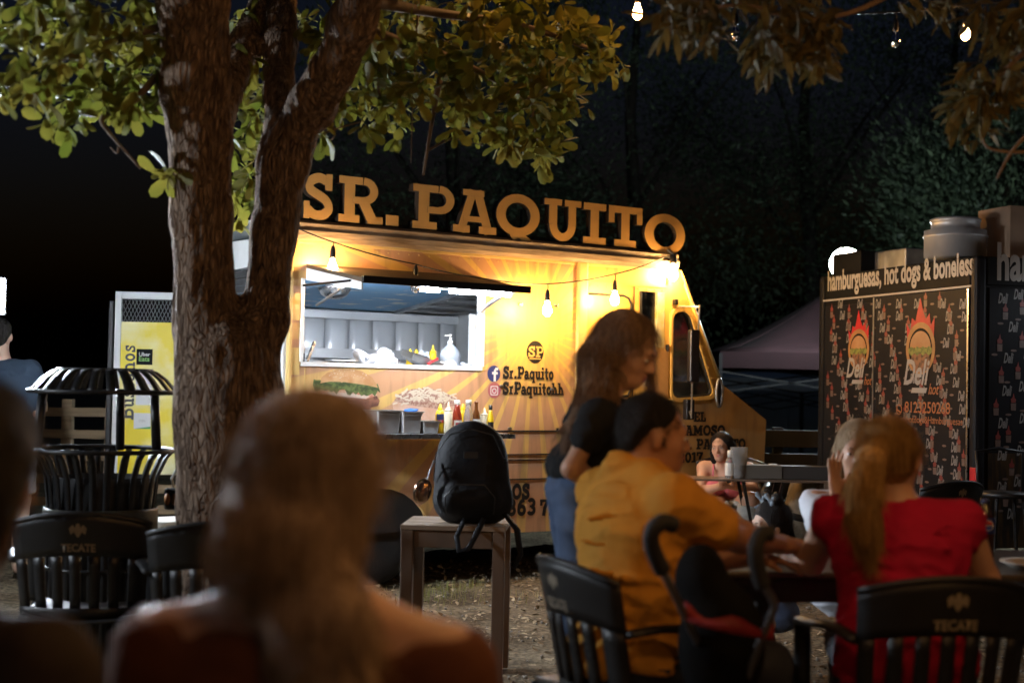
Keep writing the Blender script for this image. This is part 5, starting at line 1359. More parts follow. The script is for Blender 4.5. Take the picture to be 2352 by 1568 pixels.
def lump(name, label, c, r, mat, seed, cat, parts=(), n=9, group=KG):
    t = thing(name, label, cat, c, 0, group); rr = random.Random(seed); s_ = SDF(.007)
    for i in range(n):
        p = Vector((rr.uniform(-.6,.6)*r[0], rr.uniform(-.6,.6)*r[1], r[2]*rr.uniform(.3,1.2))); k = rr.uniform(.35,.7)
        s_.ell(p, (r[0]*k, r[1]*k, r[2]*k), np.array(Euler((rr.uniform(-1,1), rr.uniform(-1,1), rr.uniform(-1,1))).to_matrix()), k=.008)
    s_.cut((0,0,.001),(0,0,-1)); o_ = s_.build(name.split('_')[-1] + '_body', mat, t, rel=False); return t
MT['bag_white'] = M('bag_white', (.55,.57,.62), .4, var=.15, scale=14, bump=.5, bscale=18)
MT['bag_clear'] = M('bag_clear', (.50,.36,.28), .25, col2=(.75,.72,.70), scale=14, thr=(.4,.6), bump=.5, bscale=22, coat=.5)
MT['bread'] = M('bread', (.46,.26,.12), .5, var=.3, scale=12, bump=.4, bscale=25, coat=.3)
wb = lump('paper_bag', 'white paper bag with black print lying on the hatch sill', kit(856, 829, -.14), (.16,.07,.055), MT['bag_white'], 2, 'bag', n=14)
lump('paper_bag', 'white printed bag standing upright beside the crumpled one', kit(888, 829, -.12), (.065,.05,.08), MT['bag_white'], 5, 'bag')
o = put_text(text_mesh('Br', .04, .001), 'print', dk, wb, (-.045, -.07, .045), .035, TA)
lump('bread_bag', 'bag of brown bread rolls inside the hatch', kit(969, 818, -.25), (.06,.05,.055), MT['bread'], 7, 'bread')
lump('bread_bag', 'clear plastic bag of filled rolls near the hatch corner', kit(1029, 832, -.09), (.075,.05,.05), MT['bag_clear'], 9, 'bread')
lump('bread_bag', 'small pale bag tucked in the right corner of the hatch', kit(1068, 835, -.08), (.06,.045,.032), MT['bag_white'], 12, 'bag')
lump('plastic_bag', 'knotted clear plastic bag behind the bread rolls', kit(974, 812, -.33), (.05,.05,.08), MT['bag_white'], 15, 'bag')
lump('bun', 'single brown bun lying on the counter before the tray', kit(924, 830, -.09), (.035,.03,.018), MT['bread'], 16, 'bun', n=4)
tr_ = thing('metal_tray', 'tilted grey metal tray propped inside the hatch', 'tray', kit(970, 828, -.16), TA, KG)
MB().box((0,0,.035), (.26,.16,.004), (R(18), R(14), 0)).build('tray_base', MT['dull_steel'], tr_)
MB().box((0,-.085,.05), (.26,.004,.045), (R(18), R(14), 0)).build('tray_wall', MT['dull_steel'], tr_)
MB().box((0,.07,.085), (.26,.004,.045), (R(18), R(14), 0)).build('tray_wall', MT['dull_steel'], tr_)
MB().bar((-.02,-.10,.035), (.05,-.12,.075), .016, .016).build('red_handle', MT['label_red'], tr_)
pp = thing('paper_stack', 'loose white paper sheets left of the paper bag', 'paper', kit(786, 825, -.14), TA, KG)
for i in range(6):
    pts_ = [((a-2)*.045, (b-1.5)*.05, .004 + .005*i + .02*abs(a-2)/2*((i % 3)/2) + .008*math.sin(a+i)) for a in range(5) for b in range(4)]
    q = MB().grid(pts_, 5, 4).build('sheet', MT['label_white'], pp, smooth=True); q.rotation_euler.z = .25*i; q.location.x = .012*(i-3)
fa = thing('faucet', 'bent chrome faucet at the left end of the hatch', 'faucet', kit(697, 825, -.12), TA, KG)
MB().tube([(0,0,0),(0,0,.12),(-.01,0,.16),(-.035,0,.18),(-.065,0,.175),(-.08,0,.15)], .009, 10).build('spout', MT['steel'], fa, smooth=True)
MB().lathe([(.018,0),(.018,.02),(.01,.03)], 12).build('base', MT['steel'], fa, smooth=True)
MB().bar((.03,.02,.02),(.10,.05,.16),.012,.02).build('lever', MT['steel'], fa)
pan('shallow steel pan left inside the hatch by the faucet', 704, 742, -.2, .035, 1.4155).location = kit(728, 825, -.2)

# ------------------------------------------------------------------ litter bin, pallets and clutter on the left
BY = 6.1; bc_ = pt(240, 900, BY)
bin_ = thing('litter_bin', 'black slatted metal litter bin with a flared rim and raised slatted lid', 'litter bin', (bc_.x, BY, 0))
def flatbar(path, w, th=.005):
    pts_ = []
    for (r_, z, a) in path: pts_.append((r_, z, a))
    mb = MB(); vs = []
    for (r_, z, a) in path:
        for s_ in (-1, 1): 
            aa = a + s_*w/2/max(r_, .05); vs.append((r_*math.cos(aa), r_*math.sin(aa), z))
    mb.grid(vs, len(path), 2); return mb
for i in range(26):
    a = 2*math.pi*i/26
    flatbar([(.215,.06,a),(.22,.5,a),(.222,.78,a),(.235,.90,a),(.27,.98,a),(.30,1.01,a)], .028).build('slat', MT['black_metal'], bin_, smooth=True, thick=.006)
for r_, z in ((.215,.08),(.225,.52),(.302,1.012)):
    ring = [(r_*math.cos(R(k*15)), r_*math.sin(R(k*15)), z) for k in range(25)]
    MB().tube(ring, .011 if z > 1 else .008, 6).build('ring', MT['black_metal'], bin_, smooth=True)
MB().lathe([(.232,.66),(.236,.67),(.236,.76),(.232,.77)], 36, cap=False).build('band', M('olive_band', (.035,.034,.022), .5), bin_, smooth=True, thick=.004)
MB().lathe([(.001,.05),(.20,.05),(.205,.9)], 28, cap=False).build('liner', MT['cap_black'], bin_, smooth=True)
for i in range(26):
    a = 2*math.pi*i/26
    flatbar([(.19,1.355,a),(.22,1.345,a),(.26,1.315,a),(.295,1.275,a),(.31,1.262,a)], .034).build('lid_slat', MT['black_metal'], bin_, smooth=True, thick=.006)
MB().lathe([(.001,1.362),(.20,1.36),(.20,1.35)], 28).build('lid_top', MT['black_metal'], bin_, smooth=True)
ring = [(.312*math.cos(R(k*15)), .312*math.sin(R(k*15)), 1.26) for k in range(25)]
MB().tube(ring, .011, 6).build('lid_ring', MT['black_metal'], bin_, smooth=True)
for a in (-160, -20, 90):
    c, s_ = math.cos(R(a)), math.sin(R(a)); MB().tube([(.27*c,.27*s_,1.0),(.25*c,.25*s_,1.27)], .02, 8).build('post', MT['black_metal'], bin_, smooth=True)
MT['pallet'] = M('pallet_wood', (.34,.24,.14), .85, var=.4, scale=8, stretch=(.3,1,4), bump=.2)
def pallet_fence(label, u0, u1, Y, vs_, posts, zt=1.15):
    x0, x1 = pt(u0, 1000, Y).x, pt(u1, 1000, Y).x
    f = thing('pallet_fence', label, 'fence', (x0, Y, 0), 0, 'fences of weathered pallets'); rr = random.Random(u0)
    for v in vs_:
        z = pt((u0+u1)/2, v, Y).z; MB().box(((x1-x0)/2, 0, z), (x1-x0, .02, .068), (0, R(rr.uniform(-1.2,1.2)), 0)).build('slat', MT['pallet'], f, bevel=.003)
    for u in posts: 
        x = pt(u, 1000, Y).x - x0; MB().bx(x-.04, x+.04, .012, .09, 0, zt).build('post', MT['pallet'], f, bevel=.004)
pallet_fence('weathered pallet fence behind the litter bin at the far left', -60, 262, 10.9, (945, 995, 1046, 1098, 1150, 1205), (-20, 150, 250))
pallet_fence('weathered pallet slats showing between the bin and the tree trunk', 300, 440, 10.4, (1080, 1122, 1170, 1212), (340, 430), .9)
lan = thing('speaker_box', 'small dark box with two orange ovals hanging by the tree trunk', 'speaker', pt(398, 1145, 6.3), R(-10))
MB().box((0,0,0), (.075,.05,.095)).build('case', MT['cap_black'], lan, bevel=.012)
for dx in (-.016, .017):
    q = MB().lathe([(.001,0),(.013,0),(.014,.004)], 16, axis=Matrix.Rotation(R(90), 3, 'X'), sy=1.0).build('oval', M('orange_oval', (.35,.15,.05), .6) if dx < 0 else bpy.data.materials['orange_oval'], lan, smooth=True); q.location = (dx, -.026, 0); q.scale = (1,1,1.9)
MB().tube([(0,0,.048),(-.01,.0,.09),(.01,0,.13)], .006, 6).build('cord', MT['label_white'], lan)
bk = thing('white_bucket', 'white plastic bucket standing behind the tree trunk', 'bucket', pt(400, 1300, 7.6) * 1)
bk.location.z = 0
MB().lathe([(.001,.30),(.10,.30),(.115,.56),(.12,.565),(.12,.58),(.001,.58)], 20).build('body', MT['label_white'], bk, smooth=True)
MB().box((-.03,-.122,.50), (.05,.004,.04), (0,R(20),0)).build('label_band', MT['mustard'], bk)
MB().bx(-.16,.16,-.13,.13,0,.30).build('crate', MT['cap_black'], bk, bevel=.01)
gb = lump('rubbish_bags', 'black rubbish bags piled between the chair and the tree', Vector((pt(375, 1270, 6.6).x, 6.6, 0)), (.17,.14,.22), M('bin_bag', (.02,.022,.025), .25, bump=.6, bscale=12), 21, 'rubbish bag', n=12, group=None)

# ------------------------------------------------------------------ plastic armchairs with beer print
MT['chair'] = M('chair_plastic', (.008,.008,.009), .48, var=.3, scale=20, bump=.08, bscale=120)
MT['chair_print'] = M('chair_print', (.26,.22,.16), .6, var=.3, scale=60)
def back_s(u, v, off=0.):
    x = .225*u*(1 + .10*v); y = -.205 - .075*v + .085*u*u; z = .445 + .385*v - .045*u*u*v
    return Vector((x, y - off, z))
def back_patch(u0, u1, v0, v1, nu=8, nv=5):
    return MB().grid([back_s(u0 + (u1-u0)*i/(nu-1), v0 + (v1-v0)*j/(nv-1)) for i in range(nu) for j in range(nv)], nu, nv)
def make_chair(label):
    t = thing('plastic_armchair', label, 'chair', (0,0,0), 0, 'black plastic armchairs')
    def pt_(mb, nm, th=.012): return mb.build(nm, MT['chair'], t, smooth=True, thick=th)
    pts_ = []
    for i in range(9):
        for j in range(9):
            a, b = -1 + i/4, -1 + j/4; pts_.append((.225*a*(1 - .06*(1-b)/2), .225*b - .0, .44 + .022*a*a + .012*max(0,b)**2 - .012 - .02*max(0,(b-.75)*4)))
    pt_(MB().grid(pts_, 9, 9), 'seat', .014)
    pt_(back_patch(-1, 1, .60, 1.0, 14, 6), 'back_band', .013)
    pt_(back_patch(-1, 1, -.02, .09, 14, 3), 'back_rail', .013)
    for u in (-.93, -.64, -.36, -.08, .21, .49, .78):
        pt_(back_patch(u - .06, u + .10 if u < .7 else u + .2, .085, .605, 3, 6), 'back_slat', .011)
    pt_(MB().tube([back_s(-1 + 2*i/14, 1.0) for i in range(15)], .011, 6), 'top_rim', 0)
    for s_ in (-1, 1):
        arm = [back_s(s_*1.0, .60), Vector((s_*.265, -.06, .665)), Vector((s_*.285, .08, .655)), Vector((s_*.28, .19, .645)), Vector((s_*.265, .225, .60)), Vector((s_*.262, .235, .44))]
        MB().tube(_bz([tuple(p) for p in arm], 4), .026, 8, flat=.5).build('armrest', MT['chair'], t, smooth=True)
        for y, z0 in ((.215, .44), (-.20, .44)):
            MB().bar((s_*.235, y, z0), (s_*.255, y*1.12, 0), .05, .04).build('leg', MT['chair'], t, bevel=.008)
    # print on the rear of the back band, bent with it
    def bent(me, uc, vc, w, nm):
        xs_ = [v.co.x for v in me.vertices]; lo, hi = min(xs_), max(xs_); k = w/(hi-lo)
        for v in me.vertices:
            x = (v.co.x - (lo+hi)/2)*k; z = v.co.z*k
            # seen from behind, x runs the other way
            v.co = back_s(-x/.225 * -1 * 1 + uc, vc + z/.385, .0085)
        return link(nm, me, MT['chair_print'], t)
    bent(text_mesh('TECATE', .05, .0016, wide=.8), 0, .64, .115, 'brand_lettering')
    eg = MB()
    P_ = [(-.03,.0),(-.036,.03),(-.02,.045),(-.012,.03),(-.006,.05),(.006,.05),(.012,.03),(.02,.045),(.036,.03),(.03,.0),(.016,.012),(.006,-.006),(0,-.014),(-.006,-.006),(-.016,.012)]
    eg.add([(x, 0, z) for x, z in P_], [(0,1,2,14),(14,2,3,13),(13,3,4,12),(12,4,5),(12,5,6,11),(11,6,7,10),(10,7,8,9)])
    me = eg.mesh('eagle_emblem'); bent(me, 0, .80, .058, 'eagle_emblem')
    return t
def place(t, x, y, face_deg, label=None, z=0):
    t.location = (x, y, z); t.rotation_euler.z = R(face_deg - 90)
    if label: t['label'] = label
    return t
ch0 = make_chair('black plastic armchair under the man in orange')
MANX, MANY = .40, 4.15
place(ch0, MANX - .02, MANY + .02, 24)
place(copy_tree(ch0), 1.17, 4.07, 96, 'black plastic armchair with white beer print under the woman in red')
place(copy_tree(ch0), pt(170, 1250, 5.2).x, 5.42, 96, 'black plastic armchair with white beer print before the litter bin')
place(copy_tree(ch0), pt(490, 1250, 5.0).x, 5.15, 100, 'black plastic armchair half hidden behind the foreground head')
place(copy_tree(ch0), pt(2150, 1150, 8.0).x, 8.2, 120, 'black plastic armchair standing before the black trailer')
PX, PY = pt(1668, 1100, 10.1).x, 10.1
place(copy_tree(ch0), PX + .02, PY + .06, 256, 'black plastic armchair of the woman in pink')

# ------------------------------------------------------------------ wooden stand table with backpack
HT = gnd(1135, 1552); tb = thing('wooden_table', 'plain wooden side table carrying the black backpack', 'table', (pt(1048, 1190, 6.35).x, 6.55, 0), R(-4))
MT['table_wood'] = M('table_wood', (.30,.22,.15), .7, var=.35, scale=7, stretch=(.4,2,1), bump=.15)
MT['leg_wood'] = M('leg_wood', (.16,.105,.07), .75, var=.35, scale=9, stretch=(1,1,.2), bump=.1)
TWd, TDp, TZ = .47, .42, .692
for i in range(3):
    MB().bx(-TWd/2, TWd/2, -TDp/2 + i*TDp/3 + .002, -TDp/2 + (i+1)*TDp/3 - .002, TZ - .022, TZ + .001*i).build('top_board', MT['table_wood'], tb, bevel=.003)
for sx in (-1, 1):
    for sy in (-1, 1):
        MB().bx(sx*(TWd/2-.03) - .027, sx*(TWd/2-.03) + .027, sy*(TDp/2-.03) - .025, sy*(TDp/2-.03) + .025, 0, TZ - .023).build('leg', MT['leg_wood'], tb, bevel=.004)
for sy in (-1, 1): MB().bx(-TWd/2 + .06, TWd/2 - .06, sy*(TDp/2-.03)-.012, sy*(TDp/2-.03)+.012, TZ - .10, TZ - .024).build('apron', MT['leg_wood'], tb, bevel=.003)
BP = pt(1080, 1205, 6.45); bp_ = thing('backpack', 'black backpack standing upright on the wooden table', 'backpack', (BP.x, 6.5, TZ + .004))
MT['nylon'] = M('black_nylon', (.010,.011,.014), .72, var=.4, scale=12, bump=.5, bscale=13, spec=.25)
L0 = Vector(bp_.location)
s_ = SDF(.009); s_.cap(L0+Vector((-.05,0,.10)), L0+Vector((-.04,0,.31)), .115, .10, .05).cap(L0+Vector((.06,0,.10)), L0+Vector((.04,0,.31)), .115, .10, .05).ell(L0+Vector((0,0,.24)), (.14,.11,.20), k=.05).cap(L0+Vector((-.06,-.09,.10)), L0+Vector((.06,-.09,.12)), .07, .07, .03).ell(L0+Vector((.13,0,.10)), (.05,.06,.08), k=.02)
s_.cut(L0, (0,0,-1)); s_.build('bag_body', MT['nylon'], bp_); bp_.scale = (1.06, 1.06, 1.04)
MB().tube([(-.10,-.165,.05),(-.105,-.17,.12),(-.06,-.175,.175),(.06,-.175,.175),(.105,-.17,.12),(.10,-.165,.05)], .003, 6).build('pocket_seam', MT['cap_black'], bp_, smooth=True)
MB().box((0,-.168,.30), (.06,.004,.03)).build('patch', MT['cap_black'], bp_, bevel=.003)
MB().tube([(-.06,.05,.40),(-.03,.04,.43),(.03,.04,.43),(.06,.05,.40)], .009, 8).build('haul_loop', MT['nylon'], bp_, smooth=True)
MB().tube([(.14,-.04,.05),(.20,-.10,-.02),(.215,-.13,-.12),(.19,-.14,-.18)], [.018,.02,.016,.01], 8, flat=.35).build('shoulder_strap', MT['nylon'], bp_, smooth=True)
MB().tube([(-.02,-.14,.03),(-.05,-.22,-.04),(-.04,-.235,-.10),(.0,-.235,-.09),(.03,-.22,-.03),(.06,-.16,.03)], .012, 8, flat=.4).build('shoulder_strap', MT['nylon'], bp_, smooth=True)
MB().tube([(-.16,-.05,.18),(-.15,-.10,.30),(-.09,-.12,.385),(0,-.125,.41),(.09,-.12,.385),(.14,-.09,.28)], .0025, 6).build('zip', MT['cap_black'], bp_, smooth=True)
chm = thing('bag_charm', 'shiny bronze oval pouch hanging on a chain beside the backpack', 'bag charm', pt(970, 1128, 6.42))
s_ = SDF(.006); s_.ell(chm.location, (.042,.022,.060), np.array(Euler((0,R(16),0)).to_matrix()), k=.01); s_.build('pouch', M('bronze_foil', (.55,.34,.22), .18, 1, var=.3), chm)
MB().tube([(.02,0,.055),(.035,0,.10),(.05,.01,.14)], .005, 6).build('chain', MT['steel'], chm)

# ------------------------------------------------------------------ diners' table, drink, plate, stroller
dtb = thing('black_dining_table', 'long black plastic table of the diners in front of the trailer', 'table', (1.42, 4.98, 0), R(3))
MT['table_top'] = M('dark_table', (.06,.048,.036), .35, var=.4, scale=8)
MB().bx(-.82, 1.25, -.36, .38, .715, .738).build('tabletop', MT['table_top'], dtb, bevel=.006)
MB().bx(-.80, 1.22, -.35, -.33, .64, .714).build('apron', MT['chair'], dtb); MB().bx(-.80, 1.22, .34, .36, .64, .714).build('apron', MT['chair'], dtb)
for x in (-.62, 1.05):
    for y in (-.30, .32): MB().bar((x, y, .714), (x + (.10 if x < 0 else -.1), y, 0), .07, .05).build('leg', MT['chair'], dtb, bevel=.01)
cb = pt(2262, 1262, 5.05); cola = thing('cola_bottle', 'plastic cola bottle with blue label and round red white blue emblem', 'bottle', (cb.x, 5.05, .7395))
MB().lathe([(.001,0),(.027,0),(.032,.012),(.031,.05),(.033,.09),(.033,.125),(.030,.150),(.018,.178),(.0125,.19),(.0125,.205)], 22).build('body', M('cola', (.035,.014,.008), .08, coat=.6), cola, smooth=True)
MB().lathe([(.0332,.092),(.0342,.094),(.0342,.143),(.0315,.147)], 22, cap=False).build('label_band', M('cola_blue', (.015,.03,.16), .4), cola, smooth=True)
MB().lathe([(.015,.196),(.015,.212),(.002,.213)], 14).build('cap', MT['label_navy'], cola, smooth=True)
for nm, mt, a0, a1 in (('emblem_red', MT['label_red'], 10, 170), ('emblem_blue', M('emblem_blue', (.02,.05,.3), .4), 190, 350)):
    me = plate_mesh([(.016*math.cos(R(a)), .121 + .016*math.sin(R(a))) for a in range(a0, a1+1, 10)], [], .0006); o = link(nm, me, mt, cola); o.location.y = -.0362
o = link('emblem_white', plate_mesh(ellipse(0, .121, .018, .018), [], .0006), MT['label_white'], cola); o.location.y = -.0354
put_text(text_mesh('PEPSI', .01, .0002), 'emblem_text', MT['label_navy'], cola, (-.012, -.037, .118), .024)
pl_ = thing('paper_plate', 'pale plate lying beside the cola bottle', 'plate', (1.78, 4.82, .7395))
MB().lathe([(.001,.004),(.08,.004),(.10,.018),(.115,.022),(.115,.019),(.10,.012),(.08,.0)], 28, cap=False).build('dish', M('plate_beige', (.45,.40,.33), .5), pl_, smooth=True)
pl2 = thing('napkins', 'crumpled pale napkins beside the elbow of the woman in red', 'napkin', (.93, 4.86, .7395))
for i in range(3):
    q = MB().grid([((a-2)*.028, (b-2)*.024, .004 + .006*i + .010*math.sin(a*1.7+b+i)**2) for a in range(5) for b in range(5)], 5, 5).build('sheet', MT['label_white'], pl2, smooth=True); q.rotation_euler.z = i*.6
st = thing('stroller', 'black baby stroller with grey tubes and a red trimmed seat before the table', 'stroller', (pt(1640, 1400, 3.6).x, 3.62, 0))
MT['tube_grey'] = M('tube_grey', (.20,.20,.21), .3, .8); MT['stroller_red'] = M('stroller_red', (.26,.012,.012), .6, var=.3, scale=10, bump=.3, bscale=20); MT['stroller_black'] = M('stroller_black', (.006,.006,.006), .85, bump=.3, bscale=14, spec=.08)
def sp(u, v, Y): return Vector(pt(u, v, Y)) - st.location
MB().tube(_bz([tuple(sp(*q)) for q in ((1548,1206,3.52),(1522,1198,3.5),(1497,1222,3.5),(1500,1262,3.52),(1522,1310,3.55))], 5), .021, 10).build('handle_grip', MT['black_rubber'], st, smooth=True)
MB().tube([sp(1520,1305,3.55), sp(1545,1355,3.6), sp(1580,1425,3.66), sp(1660,1600,3.8)], .011, 8).build('frame_tube', MT['tube_grey'], st, smooth=True)
MB().tube(_bz([tuple(sp(*q)) for q in ((1772,1225,3.56),(1748,1228,3.55),(1735,1262,3.54),(1742,1310,3.55),(1752,1345,3.56))], 5), .021, 10).build('handle_grip', MT['black_rubber'], st, smooth=True)
MB().tube(_bz([tuple(sp(*q)) for q in ((1752,1340,3.56),(1778,1385,3.58),(1768,1420,3.6),(1735,1500,3.66),(1700,1600,3.75))], 4), .011, 8).build('frame_tube', MT['tube_grey'], st, smooth=True)
c = np.array(pt(1665, 1400, 3.72)); s_ = SDF(.012)
s_.ell(c + [0,.05,-.10], (.115,.10,.17), k=.04).ell(c + [-.05,.10,.06], (.07,.10,.10), k=.04); s_.build('seat_shell', MT['stroller_black'], st)
pts_ = [];
for i in range(13):
    a = R(200 + 140*i/12); pts_ += [tuple(Vector(c) - st.location + Vector((.118*math.cos(a), .09*math.sin(a)-.03, .018 - .05*((i/12)) + .012*math.cos(i)))), tuple(Vector(c) - st.location + Vector((.122*math.cos(a), .095*math.sin(a)-.03, -.014 - .05*(i/12))))]
MB().grid(pts_, 13, 2).build('red_trim', MT['stroller_red'], st, smooth=True, thick=.01)
for dx in (-.16, .16):
    for dy in (-.05, .35):
        w_ = MB().lathe([(.02,-.015),(.07,-.018),(.08,-.01),(.08,.01),(.07,.018),(.02,.015)], 20, (dx, dy, .08), axis=Matrix.Rotation(R(90), 3, 'Y')).build('wheel', MT['tyre'], st, smooth=True)
    MB().bar((dx, -.05, .1), (dx*.8, .1, .5), .02, .02).build('frame_leg', MT['tube_grey'], st); MB().bar((dx, .35, .1), (dx*.8, .1, .5), .02, .02).build('frame_leg', MT['tube_grey'], st)

# ------------------------------------------------------------------ folding table of the woman in pink
FT = pt(1700, 1098, 9.5); ft = thing('folding_table', 'narrow dark folding table in front of the woman in pink', 'table', (FT.x, 9.5, 0), R(-1))
x0, x1 = pt(1578, 1098, 9.5).x - FT.x, pt(1896, 1098, 9.5).x - FT.x; ZF = FT.z
for i in range(3): MB().bx(x0, x1, -.13 + i*.10 + .002, -.03 + i*.10 - .002, ZF - .014, ZF + .0005*i).build('top_board', MT['leg_wood'], ft, bevel=.002)
for xa, xb in ((.0+x0+.36, x0+.50), (x0+.62, x0+.46)):
    for y in (-.11, .15): MB().bar((xa, y, ZF-.015), (xb, y, 0), .028, .02).build('leg', MT['black_metal'], ft)
for xa in (x1 - .02,): 
    for y in (-.11, .15): MB().bar((xa, y, ZF-.015), (xa - .03, y, 0), .028, .02).build('leg', MT['leg_wood'], ft)
zt = ZF + .0025
def ftp(u, dy=0): return (pt(u, 1090, 9.46 + dy).x, 9.46 + dy, zt)
sb = thing('sanitizer_bottle', 'small clear bottle with white cap and label on the folding table', 'bottle', ftp(1676))
MB().lathe([(.001,0),(.024,0),(.026,.006),(.026,.085),(.018,.105),(.011,.115)], 18).build('body', MT['clear_plastic'], sb, smooth=True)
MB().lathe([(.0265,.015),(.0268,.016),(.0268,.082),(.0265,.083)], 18, cap=False).build('label_band', MT['label_white'], sb, smooth=True)
MB().lathe([(.014,.112),(.014,.15),(.002,.152)], 14).build('cap', MT['label_white'], sb, smooth=True)
pc = thing('plastic_cup', 'tall clear plastic cup with a little brown drink on the folding table', 'cup', ftp(1697))
MB().lathe([(.001,0),(.036,0),(.038,.01),(.048,.165),(.050,.168)], 22, cap=False).build('cup_wall', MT['clear_plastic'], pc, smooth=True, thick=.0015)
MB().lathe([(.001,.004),(.033,.004),(.036,.045),(.001,.046)], 20).build('drink', MT['amber'], pc, smooth=True)
gbx = thing('grey_box', 'long grey carton lying on the folding table', 'box', ftp(1800, .04))
MB().bx(-.24, -.02, -.06, .06, 0, .074).build('end_panel', M('grey_card', (.13,.115,.095), .8), gbx, bevel=.003)
MB().bx(-.018, .25, -.055, .055, 0, .072).build('carton', M('dark_card', (.045,.04,.036), .7), gbx, bevel=.003)
MB().bx(-.08,-.04,-.02,.02,.0745,.080).build('lid_tab', MT['label_white'], gbx)
for q_ in (sb, pc, gbx): q_.scale = (1.22, 1.22, 1.22)
sk = thing('canvas_sack', 'beige canvas sack with a black strap standing under the folding table', 'sack', (pt(1850, 1200, 9.7).x, 9.75, 0))
s_ = SDF(.014); c = np.array(sk.location); s_.cap(c + [-.06,0,.16], c + [.02,0,.62], .16, .13, .05).ell(c + [.03,0,.74], (.12,.11,.07), k=.05); s_.cut(c, (0,0,-1)); s_.build('sack_body', M('canvas', (.22,.18,.13), .9, scale=8, col2=(.09,.075,.05), thr=(.4,.6), bump=.3, bscale=12), sk)
ring = [(.158*math.cos(R(a)) - .02, .158*math.sin(R(a)), .46 - .03*math.cos(R(a))) for a in range(0, 361, 20)]
MB().tube(ring, .022, 6, flat=1.2).build('strap', MT['black_rubber'], sk, smooth=True)
for u, lb in ((2310, 'black bar stool by the trailer service side, left one'),):
    b0 = pt(u, 1100, 8.4); sl = thing('bar_stool', 'black bar stool with back rail standing by the trailer service side', 'stool', (b0.x, 8.4, 0))
    MB().lathe([(.001,.72),(.15,.72),(.155,.735),(.15,.75),(.001,.752)], 20).build('seat', MT['chair'], sl, smooth=True)
    for a in (45,135,225,315): MB().tube([(.11*math.cos(R(a)),.11*math.sin(R(a)),.72),(.18*math.cos(R(a)),.18*math.sin(R(a)),0)], .012, 6).build('leg', MT['black_metal'], sl)
    MB().tube([(-.13,.08,.74),(-.14,.1,.98),(0,.13,1.0),(.14,.1,.98),(.13,.08,.74)], .012, 6).build('back_rail', MT['black_metal'], sl, smooth=True)
# ------------------------------------------------------------------ people
def skin(name, c): return M(name, c, .48, var=.14, scale=16, bump=.04, bscale=120, sss=.12)
def hairm(name, c, c2): return M(name, c, .55, col2=c2, scale=170, stretch=(1, 1, .05), thr=(.36, .64), bump=.8, bscale=230, spec=.25)
def cloth(name, c, v=.2): return M(name, c, .85, var=v, scale=10, bump=.25, bscale=16, spec=.25)
SK1 = skin('skin_light_tan', (.52, .30, .20)); SK2 = skin('skin_tan', (.38, .19, .11)); SK3 = skin('skin_pale', (.58, .38, .28))
MT['eye_white'] = M('eye_white', (.75, .72, .68), .2); MT['iris'] = M('iris', (.03, .018, .01), .15); MT['lips'] = M('lips', (.42, .13, .11), .4); MT['brow'] = M('brow', (.025, .016, .012), .8)
def A3(p): return np.array(p, float)
def V3(u, v, Y): return A3(pt(u, v, Y))
def basis(yaw, pitch=0, roll=0):
    f = np.array([math.cos(R(yaw))*math.cos(R(pitch)), math.sin(R(yaw))*math.cos(R(pitch)), math.sin(R(pitch))])
    r = np.cross(f, [0, 0, 1.]); r /= np.linalg.norm(r); u = np.cross(r, f)
    c, s_ = math.cos(R(roll)), math.sin(R(roll)); r2 = r*c + u*s_; u2 = u*c - r*s_
    return np.stack([r2, f, u2], 1)
def head(s, c, B, sc=1., fem=True):
    def w(x, y, z): return A3(c) + B @ (np.array([x, y, z])*sc)
    e = lambda p, r, k=.02, sub=False: s.ell(w(*p), np.array(r)*sc, B, k*sc, sub)
    j = .92 if fem else 1.
    e((0,-.012,.032), (.074,.093,.083)); e((0,.022,-.035), (.058*j,.068,.078), .03); e((0,.058,-.082), (.026*j,.026,.022), .03)
    e((0,.040,-.065), (.045*j,.045,.038), .02)
    for sx in (-1, 1):
        e((sx*.034,.058,-.022), (.024,.022,.024), .02)
        e((sx*.030,.094,.006), (.017,.013,.011), .012, True)
        e((sx*.030,.076,.004), (.014,.013,.012), .004)
        e((sx*.076,-.004,-.008), (.009,.019,.030), .008)
    e((0,.080,.028), (.048,.014,.011), .016)
    s.cap(w(0,.084,.014), w(0,.106,-.022), .0085*sc, .0115*sc, .012*sc)
    for sx in (-1, 1): e((sx*.011,.094,-.028), (.009,.010,.008), .006)
    e((0,.086,-.049), (.019,.012,.006), .006); e((0,.083,-.061), (.017,.013,.007), .006)
    return w
